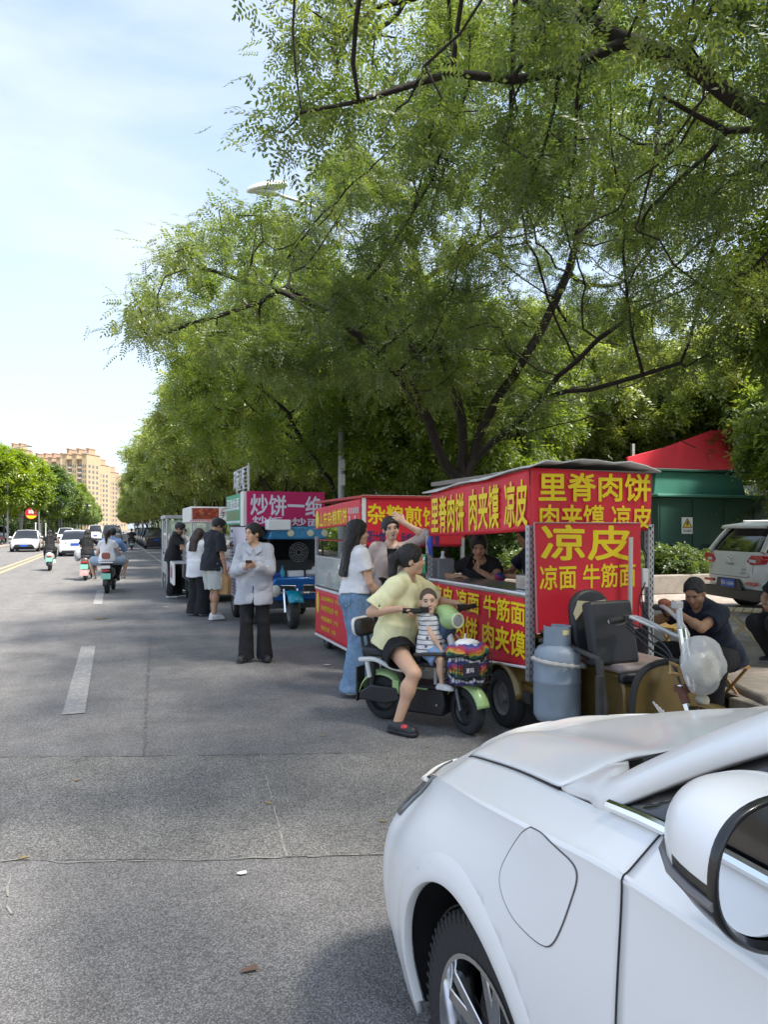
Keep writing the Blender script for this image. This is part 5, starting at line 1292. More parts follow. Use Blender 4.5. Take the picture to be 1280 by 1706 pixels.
# ------------------------------------------------------------------ third stall: blue motor tricycle with magenta sign
T3, S3 = 2.02, 12.0
M_mag = mat('magenta_print', (.50, .008, .12), .5, var=.05); M_gsign = mat('green_print', (.03, .30, .15), .5, var=.06)
M_blue = mat('blue_metallic', (.008, .11, .38), .25, .35, coat=.6); M_lav = mat('lavender_print', (.72, .70, .85), .5)
k3 = thing('blue_tricycle_stall', 'blue enclosed motor tricycle stall under a magenta sign reading fried flatbread', 'food stall', (T3, S3, 0))
def s3(x, y): return plane_quad((x, y), t=T3) - Vector((T3, S3, 0))
def f3(x, y, d=0): return plane_quad((x, y), s=S3 - d) - Vector((T3, S3, 0))
W3 = f3(541, 830).x
z0, z1 = f3(415, 876).z, f3(415, 818).z
b = MB(); b.b2((0, 0, z0), (W3, .06, z1)); sg = b.build('magenta_sign', M_mag, k3)
txt('炒饼一绝', sg, f3(417, 858), f3(537, 862), f3(417, 822), M_lav, .02, .004); txt('炒饭  炒面', sg, f3(420, 873), f3(535, 878), f3(420, 859), M_lav, .02, .004)
b = MB(); b.b2((-.05, .062, z0 + .0), (-.0, .36, z1)); b.build('sign_side_frame', M_white, k3)
L3 = s3(381, 870).y
b = MB(); b.b2((-.045, .37, z0 + .02), (-.0, L3, z1 - .02)); gs = b.build('green_sign', M_gsign, k3)
text('河南烩面', L3 - .6, .2, M_wht, gs, (-.046, L3 - .1, z1 - .28), (0, -1, 0), (0, 0, 1), .016)
b = MB()
for i in range(9): b.b2((-.049, .5 + i * .16, z0 + .28), (-.0465, .6 + i * .16, z0 + .31)); b.b2((-.049, .45 + i * .17, z0 + .05), (-.0465, .57 + i * .17, z0 + .09))
b.build('small_print', M_wht, gs, smooth=False)
b = MB()
for i in range(8): b.b2((-.049, .5 + i * .18, z0 + .11), (-.0465, .56 + i * .18, z0 + .26))
b.build('skewer_picture', mat('skewer_brown', (.35, .22, .08), .6), gs, smooth=False)
# roof letters on a rack seen from behind/edge
rk = MB()
for z in np.linspace(z1 + .06, z1 + .40, 6): rk.tube([(.02, .1, z), (.02, L3 * .62, z + .0)], .014, 6)
for y in (.1, L3 * .3, L3 * .62): rk.tube([(.04, y, z1 - .05), (.03, y, z1 + .42)], .018, 6)
rk.b2((.03, .05, z1 - .0), (.05, .09, z1 + .46)); rk = rk.build('letter_rack', M_galv, k3)
text('风味小吃', L3 * .58, .36, mat('steel_letters', (.66, .66, .68), .4, .4), rk, (-.02, L3 * .64, z1 + .05), (0, -1, 0), (0, 0, 1), .03)
# cabin: low cowl with lamps and grille, open front under a blue visor, dark inside
cb0, cb1 = f3(440, 970).x + .05, W3 - .02
zt = f3(470, 960).z; xm = (cb0 + cb1) / 2; wd = cb1 - cb0
def cow(y, zb_, zt_, w_, n=13, e=3.0):
    return [(xm + w_ / 2 * math.copysign(abs(math.cos(a)) ** (2 / e), math.cos(a)), y, zb_ + (zt_ - zb_) * (abs(math.sin(a)) ** (2 / e))) for a in np.linspace(math.pi, 0, n)]
def rrect(w_, z0_, z1_, r_): return [(sx * (w_ / 2 - r_) + r_ * math.cos(R(a0 + a)), (z0_ + r_ if sz < 0 else z1_ - r_) + r_ * math.sin(R(a0 + a))) for (sx, sz, a0) in ((1, 1, 0), (-1, 1, 90), (-1, -1, 180), (1, -1, 270)) for a in range(0, 91, 15)]
b = MB(); b.prism(rrect(wd, .42, zt, .13), (0, .36, 0), (xm, -.27, 0)); cwl = b.build('cowl', M_blue, k3, bevel=.05, seg=4, sharp=60)
for sgn in (-1, 1):
    b = MB(); b.ell((xm + sgn * wd * .41, -.25, zt - .22), (.085, .07, .105), 18, 10); b.build('headlight', mat('lamp_lens', (.55, .55, .5), .12), k3)
    b = MB(); b.prism([(-.13, -.06), (.10, -.06), (.12, .05), (-.13, .06)], (0, -.01, 0), (xm + sgn * .19, -.292, zt - .19)); b.build('grille', M_black, cwl, bevel=.01)
    b = MB(); b.tube([(xm + sgn * .19 + x_, -.304, zt - .19 + z_) for x_, z_ in ((-.13, -.06), (.10, -.06), (.12, .05), (-.13, .06))], .006, 6, closed=True); b.build('grille_trim', M_chrome, cwl)
b = MB(); b.b2((xm - .02, -.305, zt - .28), (xm + .16, -.298, zt - .23)); b.build('name_plate', M_chrome, cwl)
b = MB(); b.prism([(-.5, 0), (.5, 0), (.44, .15), (.3, .21), (-.3, .21), (-.44, .15)], (0, .55, 0), (xm, -.16, z0 - .22)); b.build('visor', mat('blue_visor', (.05, .26, .50), .3, .2, var=.15, vscale=5), k3, bevel=.03)
for i in range(3):
    b = MB(); b.lathe([(.001, -.02), (.05, -.015), (.058, .0), (.05, .05)], axis='y', n=16); o = b.build('spot_lamp', mat('spot_lens', (.6, .58, .45), .2), k3); o.location = (xm + (-.13, .2, .44)[i], -.2, z0 - .12)
b = MB(); b.b2((f3(446, 878, .25).x, -.26, z0 - .07), (f3(485, 878, .25).x, .0, z0 + .10)); b.build('styrofoam_box', mat('styrofoam', (.85, .86, .87), .8, bump=.2, bscale=80), k3, bevel=.02)
b = MB(); b.b2((.02, .6, .45), (W3 - .02, L3, 1.05)); b.build('cargo_box', mat('cabin_dark', (.05, .055, .06), .6, var=.2), k3)
b = MB(); b.b2((.02, L3 - .04, 1.05), (W3 - .02, L3, z0)); b.b2((W3 - .05, .3, 1.0), (W3 - .02, L3, z0)); b.b2((.0, .02, z0 - .02), (W3, L3, z0 + .02)); b.build('cabin_panel', MATS['cabin_dark'], k3)
for (x, y) in ((cb0 + .02, -.06), (cb1 - .02, -.06)):
    b = MB(); b.tube([(x, y, zt - .05), (x, y + .06, z0 - .1)], .022, 8); b.build('pillar', M_worn, k3)
b = MB(); b.b2((cb0 + .03, .12, zt - .06), (cb1 - .03, .5, zt - .02)); b.build('dashboard', M_black, k3)
fan = MB()
for r_ in (.05, .09, .13, .165): fan.tube([(f3(497, 920, -.45).x + r_ * math.cos(a), .42, f3(497, 920, -.45).z + r_ * math.sin(a)) for a in np.linspace(0, 6.283, 30)[:-1]], .004, 5, closed=True)
for i in range(12): a = i * .5236; c_ = f3(497, 920, -.45); fan.tube([(c_.x + .03 * math.cos(a), .42, c_.z + .03 * math.sin(a)), (c_.x + .165 * math.cos(a), .42, c_.z + .165 * math.sin(a))], .003, 4)
fan.build('fan_guard', M_galv, k3)
# front wheel with guard and fork
c_ = f3(494, 1020, .7); wx = c_.x
small_wheel(k3, (wx, -.42, .26), .26, .14); b = MB(); arc = [(-.42 + .32 * math.cos(a), .27 + .32 * math.sin(a)) for a in np.linspace(.3, math.pi - .5, 14)]
b.grid([[(wx + dx, y, z + .02 * math.cos(dx * 12)) for y, z in arc] for dx in (-.12, 0, .12)]); b.build('mudguard', mat('teal_paint', (.0, .25, .38), .3, .2, coat=.5), k3, solid=.012)
for sx in (-.11, .11):
    b = MB(); b.tube([(wx + sx, -.30, .62), (wx + sx, -.42, .26)], .022, 10); b.build('fork_leg', M_chrome, k3)
small_wheel(k3, (.06, L3 - .55, .26), .26, .14); small_wheel(k3, (W3 - .06, L3 - .55, .26), .26, .14); small_wheel(k3, (.10, .45, .24), .24, .12)
b = MB(); b.b2((.1, -.2, .3), (W3 - .1, L3 - .1, .46)); b.build('chassis', M_worn, k3)
# menu boards on the road side
m00, m11 = s3(385, 950), s3(411, 882)
b = MB(); b.b2((-.03, s3(411, 900).y - .3, .98), (-.005, s3(385, 900).y - .1, z0 - .02)); mb1 = b.build('upper_menu_board', mat('lilac_board', (.62, .58, .66), .5), k3)
y0_, y1_ = s3(411, 900).y - .3, s3(385, 900).y - .1
text('烧饼', .2, .06, M_blk, mb1, (-.0305, y1_ - .1, z0 - .12), (0, -1, 0), (0, 0, 1), .01)
b = MB()
for i in range(9):
    n_ = 2 + (i * 7) % 3
    for j in range(n_): b.b2((-.0335, y1_ - .16 - .09 * j, z0 - .24 - i * .062), (-.0305, y1_ - .1 - .09 * j, z0 - .205 - i * .062))
    b.b2((-.0335, y0_ + .08, z0 - .24 - i * .062), (-.0305, y0_ + .2, z0 - .205 - i * .062))
b.build('menu_print', M_blk, mb1, smooth=False)
q0, q1 = s3(405, 960), s3(374, 940)
b = MB(); b.prism([(.15, .36), (1.95, .44), (1.95, .98), (.15, .94)], (.02, 0, 0), (-.05, 0, 0), (0, 1, 0), (0, 0, 1)); mb2 = b.build('lower_menu_board', mat('pale_board', (.74, .72, .76), .5), k3)
b = MB(); b.mi = 0
for j in range(6): b.b2((-.0535, 1.78 - j * .28 - .13, .82), (-.0505, 1.78 - j * .28, .90))
b.mi = 1
for i in range(6):
    for j in range(9): b.b2((-.0535, 1.84 - j * .18 - .11, .75 - i * .06), (-.0505, 1.84 - j * .18, .775 - i * .06))
b.build('menu_print', [mat('crimson_print', (.5, .03, .1), .6), MATS['violet_print']], mb2, smooth=False)
# clutter on the dashboard
for i, (x, c_, nm, lb) in enumerate(((.28, mat('cyan_plastic', (.05, .35, .5), .4), 'spray_bottle', 'light blue spray bottle on the blue tricycle dashboard'), (.50, M_white, 'paper_box', 'white cardboard box on the blue tricycle dashboard'), (.80, M_white, 'rolled_towel', 'rolled white towel on the right of the blue tricycle dashboard'), (.16, mat('blue_cloth', (.03, .08, .35), .8), 'blue_cloth', 'crumpled dark blue cloth on the blue tricycle dashboard'))):
    b = MB(); p = Vector((cb0 + x, .14, zt - .018))
    if nm == 'spray_bottle': b.lathe([(.045, 0), (.05, .08), (.02, .13), (.018, .16)], n=14); b.box((0, -.02, .17), (.02, .07, .03))
    elif nm == 'paper_box': b.box((0, 0, .05), (.26, .16, .10))
    elif nm == 'rolled_towel': b.tube([(-.1, .05, .05), (.08, -.02, .07)], [.05, .06], 14); b.tube([(.02, .08, .12), (.14, .0, .06)], [.05, .055], 14)
    else: b.ell((0, 0, .03), (.09, .07, .055), 10, 6); b.ell((.06, .03, .03), (.06, .07, .05), 10, 6)
    o = b.build(nm, c_, None, bevel=.006); o.location = p + Vector((T3, S3, 0)); tag(o, lb, nm.split('_')[-1])

# ------------------------------------------------------------------ fourth stall: white braised meat cart
T4, S4 = 1.5, 16.0
k4 = thing('meat_cart', 'white food cart with a photo of braised meat on its sign box', 'food stall', (T4, S4, 0))
def s4(x, y): return plane_quad((x, y), t=T4) - Vector((T4, S4, 0))
def f4(x, y): return plane_quad((x, y), s=S4) - Vector((T4, S4, 0))
W4 = 1.5; L4 = 1.9; z0, z1 = f4(330, 870).z, f4(330, 844).z
b = MB(); b.b2((0, 0, z0), (W4, L4, z1)); sgn4 = b.build('sign_box', M_white, k4, bevel=.01)
def meat(t, co):
    n = nd(t, 'ShaderNodeTexNoise', {'Vector': co, 'Scale': 11.0, 'Detail': 6.0, 'Roughness': .65}); v = nd(t, 'ShaderNodeTexVoronoi', {'Vector': co, 'Scale': 9.0})
    r = nd(t, 'ShaderNodeValToRGB', {'Fac': n.outputs['Fac']}); e = r.color_ramp.elements; e[0].position = .35; e[0].color = (.10, .012, .008, 1); e[1].position = .66; e[1].color = (.55, .17, .06, 1); q = e.new(.5); q.color = (.30, .04, .02, 1)
    return mixc(t, .35, r.outputs['Color'], v.outputs['Color'], 'MULTIPLY')
b = MB(); b.b2((.04, -.012, z0 + .06), (f4(364, 850).x, -.002, z1 - .03)); b.build('meat_photo', pattern_mat('braised_meat_print', meat, .5), sgn4)
text('手工卤味', f4(384, 850).x + .25 - f4(366, 850).x, .14, M_blk, sgn4, (f4(367, 850).x, -.002, z0 + .09), bold=.008)
b = MB(); b.tube([(f4(377, 850).x + .1 * math.cos(a), -.004, z1 - .08 + .05 * math.sin(a)) for a in np.linspace(0, 6.28, 20)[:-1]], .006, 5, closed=True); b.build('red_stamp', MATS['crimson_print'], sgn4)
b = MB()
for i in range(34): b.b2((i * .044, -.008, z0 + .02), (i * .044 + .022, -.002, z0 + .045))
b.build('check_border', M_red, sgn4, smooth=False)
for (x, y) in ((.03, .03), (W4 - .03, .03), (.03, L4 - .03), (W4 - .03, L4 - .03)):
    b = MB(); b.tube([(x, y, .85), (x, y, z0)], .02, 8); b.build('corner_post', M_galv, k4)
b = MB(); b.b2((0, 0, .45), (W4, L4, .95)); b.b2((-.02, -.02, .952), (W4 + .02, L4 + .02, .985)); b.build('cabinet', M_galv, k4, bevel=.008)
b = MB(); b.b2((.0, .05, 1.0), (.008, L4 - .05, 1.45)); b.b2((.05, .0, 1.0), (W4 - .05, .008, 1.45)); b.build('glass_pane', M_pane, k4)
b = MB(); b.b2((.06, .3, 1.2), (W4 - .1, L4 - .3, 1.22)); b.b2((.06, .2, 1.46), (W4 - .1, L4 - .2, 1.475)); b.build('glass_shelf', M_pane, k4)
for i in range(8):
    b = MB(); b.lathe([(.001, 0), (.12, 0), (.15, .05), (.14, .05), (.1, .02)], n=18); b.ell((0, 0, .05), (.12, .10, .05), 12, 6); o = b.build('meat_tray', mat('braised_meat', (.22, .07, .03), .4, var=.5, vscale=14), None); o.location = (T4 + .25 + (i % 2) * .5, S4 + .3 + (i // 2) * .4, .987); tag(o, 'tray of braised meat inside the glass of the white meat cart', 'tray', 'trays of meat on the last cart')
b = MB(); b.b2((-.32, .35, .38), (-.28, 1.3, .86)); sb4 = b.build('hanging_sign', M_white, k4, bevel=.006)
text('卤肉', .5, .3, MATS['crimson_print'], sb4, (-.321, 1.1, .50), (0, -1, 0), (0, 0, 1), .02)
b = MB(); b.b2((-.30, .3, .84), (.02, 1.4, .862)); b.build('side_shelf', M_galv, k4)
for (x, y) in ((.1, .3), (W4 - .1, .3), (.1, L4 - .3), (W4 - .1, L4 - .3)): small_wheel(k4, (x, y, .22), .22, .10)
b = MB(); b.b2((.05, .1, .2), (W4 - .05, L4 - .1, .45)); b.build('chassis', mat('dark_green_paint', (.02, .07, .05), .5), k4)
# fifth: grey framed stall just beyond
k5 = thing('framed_stall', 'grey metal framed stall with clear side screen beyond the white meat cart', 'food stall', (1.25, 19.4, 0))
for (x, y) in ((0, 0), (1.3, 0), (0, 1.8), (1.3, 1.8)):
    b = MB(); b.tube([(x, y, 0), (x, y, 1.85)], .025, 8); b.build('frame_post', M_galv, k5)
b = MB(); b.b2((-.05, -.05, 1.85), (1.35, 1.85, 1.93)); b.build('roof', M_galv, k5); b = MB(); b.b2((0, 0, .4), (1.3, 1.8, .9)); b.build('cabinet', M_galv, k5, bevel=.01); b = MB(); b.b2((.02, .0, .95), (1.28, .008, 1.8)); b.b2((0, .02, .95), (.008, 1.78, 1.8)); b.build('clear_screen', M_pane, k5)
for (x, y) in ((.1, .3), (1.2, .3), (.1, 1.5), (1.2, 1.5)): small_wheel(k5, (x, y, .2), .2, .08)
# ------------------------------------------------------------------ people: smooth implicit surfaces, meshed once
def V3(*a): return np.array(a, float)
def rot_xyz(pitch=0, roll=0, yaw=0):
    """pitch > 0 nods forward, yaw > 0 turns to the left, roll > 0 leans to the right"""
    return np.array(Matrix.Rotation(R(yaw), 3, 'Z') @ Matrix.Rotation(R(roll), 3, 'Y') @ Matrix.Rotation(R(-pitch), 3, 'X'))
class Prim:
    pass
def cone(a, b, r0, r1, cap=False):
    p = Prim(); a = np.array(a, float); b = np.array(b, float); ba = b - a; L2_ = ba @ ba + 1e-9; L_ = math.sqrt(L2_)
    p.lo = np.minimum(a - r0, b - r1); p.hi = np.maximum(a + r0, b + r1)
    def f(P):
        pa = P - a; h = np.clip((pa @ ba) / L2_, 0, 1); d = np.linalg.norm(pa - h[..., None] * ba, axis=-1) - (r0 + (r1 - r0) * h)
        if cap: d = np.maximum(d, (P - b) @ (ba / L_))
        return d
    p.f = f; return p
def ell(c, r, M=None):
    p = Prim(); c = np.array(c, float); r = np.array(r, float); m = r.max(); p.lo = c - m; p.hi = c + m; Mi = None if M is None else np.array(M)
    def f(P):
        q = P - c
        if Mi is not None: q = q @ Mi
        k0 = np.linalg.norm(q / r, axis=-1); k1 = np.linalg.norm(q / (r * r), axis=-1)
        return k0 * (k0 - 1) / np.maximum(k1, 1e-6)
    p.f = f; return p
def oval(a, b, r0, r1, X=(1, 0, 0)):
    """a tapered tube of oval section with flat ends"""
    p = Prim(); a = np.array(a, float); b = np.array(b, float); z = b - a; L_ = np.linalg.norm(z); z = z / L_
    x = np.array(X, float); x = x - z * (x @ z); x /= np.linalg.norm(x); y = np.cross(z, x); m = max(*r0, *r1)
    p.lo = np.minimum(a, b) - m; p.hi = np.maximum(a, b) + m; r0 = np.array(r0); r1 = np.array(r1)
    def f(P):
        q = P - a; w = q @ z; h = np.clip(w / L_, 0, 1)[..., None]; rr = r0 + (r1 - r0) * h
        d = (np.hypot((q @ x) / rr[..., 0], (q @ y) / rr[..., 1]) - 1) * rr.min(-1)
        return np.maximum(d, np.maximum(-w, w - L_))
    p.f = f; return p
def halfspace(p0, n):
    p = Prim(); p0 = np.array(p0, float); n = np.array(n, float); n /= np.linalg.norm(n); p.lo = V3(-9, -9, -9); p.hi = V3(9, 9, 9)
    p.f = lambda P: (P - p0) @ n; return p
def smin(a, b, k):
    h = np.clip(.5 + .5 * (b - a) / k, 0, 1); return b + (a - b) * h - k * h * (1 - h)
class Field:
    def __init__(s): s.ops = []; s.noise = None
    def add(s, prim, k=.02): s.ops.append((0, prim, k)); return s
    def sub(s, prim, k=.006): s.ops.append((1, prim, k)); return s
    def cut(s, p0, n): s.ops.append((2, halfspace(p0, n), 0)); return s
    def at(s, P):
        P = np.atleast_2d(np.array(P, float)); F_ = np.full(len(P), .3)
        for op, pr, k in s.ops:
            d = pr.f(P); F_ = smin(F_, d, k) if op == 0 else (-smin(-F_, d, k) if op == 1 else np.maximum(F_, d))
        return F_
    def mesh(s, h, seed=0):
        add = [p for o, p, k in s.ops if o == 0]
        lo = np.min([p.lo for p in add], 0) - 3 * h - .02; hi = np.max([p.hi for p in add], 0) + 3 * h + .02
        n = np.ceil((hi - lo) / h).astype(int) + 1
        ax = [lo[i] + h * np.arange(n[i]) for i in range(3)]; F_ = np.full(n, .3, np.float32)
        for op, pr, k in s.ops:
            m = k + 3 * h + (.012 if op == 0 else .004); i0 = np.clip(np.floor((pr.lo - m - lo) / h).astype(int), 0, n); i1 = np.clip(np.ceil((pr.hi + m - lo) / h).astype(int) + 1, 0, n)
            if (i1 <= i0).any(): continue
            sl_ = tuple(slice(a, b) for a, b in zip(i0, i1))
            G_ = np.stack(np.meshgrid(*[ax[i][sl_[i]] for i in range(3)], indexing='ij'), -1); d = pr.f(G_).astype(np.float32)
            if op == 0: F_[sl_] = smin(F_[sl_], d, k)
            elif op == 1: F_[sl_] = -smin(-F_[sl_], d, k)
            else: F_[sl_] = np.maximum(F_[sl_], d)
        if s.noise:
            amp, fr, sd_ = s.noise
            near = np.abs(F_) < amp * 3 + 2 * h; I = np.argwhere(near); P = lo + I * h
            w = np.zeros(len(P)); rs = np.random.default_rng(sd_)
            for _ in range(7):
                kv = rs.normal(0, 1, 3) * fr * np.array((1, 1, .55)); ph = rs.uniform(0, 6.28)
                t = np.sin(P @ kv + ph + 1.3 * np.sin(P @ rs.normal(0, fr * .6, 3))); w += 1 - 2 * np.abs(t) ** .7
            F_[near] += (amp * w / 3.2).astype(np.float32)
        return surfnet(F_, lo, h)
def surfnet(F_, lo, h):
    ins = F_ < 0; n = F_.shape
    c = np.zeros((n[0] - 1, n[1] - 1, n[2] - 1), np.int8)
    for dx in (0, 1):
        for dy in (0, 1):
            for dz in (0, 1): c += ins[dx:n[0] - 1 + dx, dy:n[1] - 1 + dy, dz:n[2] - 1 + dz]
    act = (c > 0) & (c < 8); idx = -np.ones(act.shape, np.int64); I = np.argwhere(act); idx[act] = np.arange(len(I))
    S = np.zeros((len(I), 3)); W_ = np.zeros(len(I))
    for axis in range(3):
        e = np.eye(3, dtype=int)[axis]; o1, o2 = [np.eye(3, dtype=int)[q] for q in range(3) if q != axis]
        for a in (0, 1):
            for b in (0, 1):
                p = I + a * o1 + b * o2; q = p + e; fa = F_[p[:, 0], p[:, 1], p[:, 2]]; fb = F_[q[:, 0], q[:, 1], q[:, 2]]
                m = (fa < 0) != (fb < 0); t = np.where(m, fa / np.where(fa - fb == 0, 1, fa - fb), 0)
                S += np.where(m[:, None], (p - I) + t[:, None] * e, 0); W_ += m
    Vx = lo + h * (I + S / np.maximum(W_, 1)[:, None]); Q = []
    for axis in range(3):
        e = np.eye(3, dtype=int)[axis]; A = ins[tuple(slice(0, -1) if q == axis else slice(None) for q in range(3))]; B = ins[tuple(slice(1, None) if q == axis else slice(None) for q in range(3))]
        E = np.argwhere(A != B); o1, o2 = [np.eye(3, dtype=int)[(axis + q) % 3] for q in (1, 2)]
        ok = np.all((E - o1 - o2 >= 0) & (E < np.array(act.shape)), 1) if True else None
        E = E[ok]; g = lambda p: idx[p[:, 0], p[:, 1], p[:, 2]]
        q4 = np.stack([g(E - o1 - o2), g(E - o2), g(E), g(E - o1)], 1); fl_ = ins[E[:, 0], E[:, 1], E[:, 2]]
        q4[~fl_] = q4[~fl_][:, ::-1]; Q.append(q4)
    Q = np.concatenate(Q); Q = Q[(Q >= 0).all(1)]
    # one light smoothing pass
    for _ in range(2):
        acc = np.zeros_like(Vx); cnt = np.zeros(len(Vx))
        for a, b in ((0, 1), (1, 2), (2, 3), (3, 0)):
            np.add.at(acc, Q[:, a], Vx[Q[:, b]]); np.add.at(cnt, Q[:, a], 1); np.add.at(acc, Q[:, b], Vx[Q[:, a]]); np.add.at(cnt, Q[:, b], 1)
        Vx = Vx * .55 + .45 * acc / np.maximum(cnt, 1)[:, None]
    return Vx, Q

def ik(a, b, l1, l2, hint):
    a = np.array(a, float); b = np.array(b, float); d = b - a; L_ = np.linalg.norm(d); mx_ = (l1 + l2) * .995
    if L_ > mx_: b = a + d * mx_ / L_; d = b - a; L_ = mx_
    z = d / L_; x = (l1 * l1 - l2 * l2 + L_ * L_) / (2 * L_); hh = math.sqrt(max(l1 * l1 - x * x, 0)); p = np.array(hint, float); p = p - z * (p @ z); p /= np.linalg.norm(p) + 1e-9
    return a + z * x + p * hh, b

def skin(name, c): return mat(name, c, .5, var=.05, vscale=20, spec=.35)
SK1 = skin('skin_light', (.66, .40, .265)); SK2 = skin('skin_tan', (.48, .27, .165)); SK3 = skin('skin_fair', (.70, .45, .32))
def hairm():
    m = mat('black_hair', (.012, .010, .010), .30, bump=.7, bscale=90); return m
HAIR = hairm(); HAIRB = mat('brown_hair', (.030, .014, .010), .45, bump=.5, bscale=90); HAIRG = mat('greying_hair', (.028, .028, .029), .6, var=.4, vscale=60, bump=.4, bscale=90); FUZZ = mat('baby_hair', (.10, .065, .05), .8)
def cloth(name, c, var=.08, bscale=220, bump=.25): return mat(name, c, .85, var=var, vscale=6, bump=bump, bscale=bscale)
LIP = mat('lips', (.40, .13, .12), .45); EYE = mat('eye_dark', (.012, .008, .007), .2); SCL = mat('eye_white', (.55, .52, .50), .3)

def hand_prims(fld, wrist, d, nrm, curl=.5, s=1.0, side=1, thick=1.0, spread=.0):
    """palm, four fingers and a thumb; d: from wrist to knuckles, nrm: the way the palm faces"""
    d = np.array(d, float); d /= np.linalg.norm(d); nrm = np.array(nrm, float); nrm -= d * (nrm @ d); nrm /= np.linalg.norm(nrm); w = np.cross(d, nrm) * side
    fld.add(oval(wrist - d * .01 * s, wrist + d * .088 * s, (.026 * s, .017 * s), (.042 * s, .013 * s), w), .014)
    for i, (o, ln) in enumerate(((.030, .070), (.010, .079), (-.010, .074), (-.029, .058))):
        base = wrist + d * (.084 - .004 * abs(i - 1)) * s + w * o * s; a = 0; p = base; ln = ln * s
        for q, fr in enumerate((.45, .32, .27)):
            a += curl * (.75 if q == 0 else .95) * (1 + .08 * i); dir_ = d * math.cos(a) + nrm * math.sin(a) + w * (o * 2.2 * spread); dir_ /= np.linalg.norm(dir_); e = p + dir_ * ln * fr
            fld.add(cone(p, e, (.0092 - .0008 * q) * s * thick, (.0086 - .0008 * q) * s * thick), .005); p = e
    b = wrist + d * .028 * s + w * .030 * s; m_ = b + (d * .55 + w * .62 + nrm * .35) * .045 * s; e = m_ + (d * .8 + w * .10 + nrm * (.3 + curl * .5)) * .034 * s
    fld.add(cone(b, m_, .014 * s, .0105 * s * thick), .010); fld.add(cone(m_, e, .0102 * s * thick, .0085 * s * thick), .004)

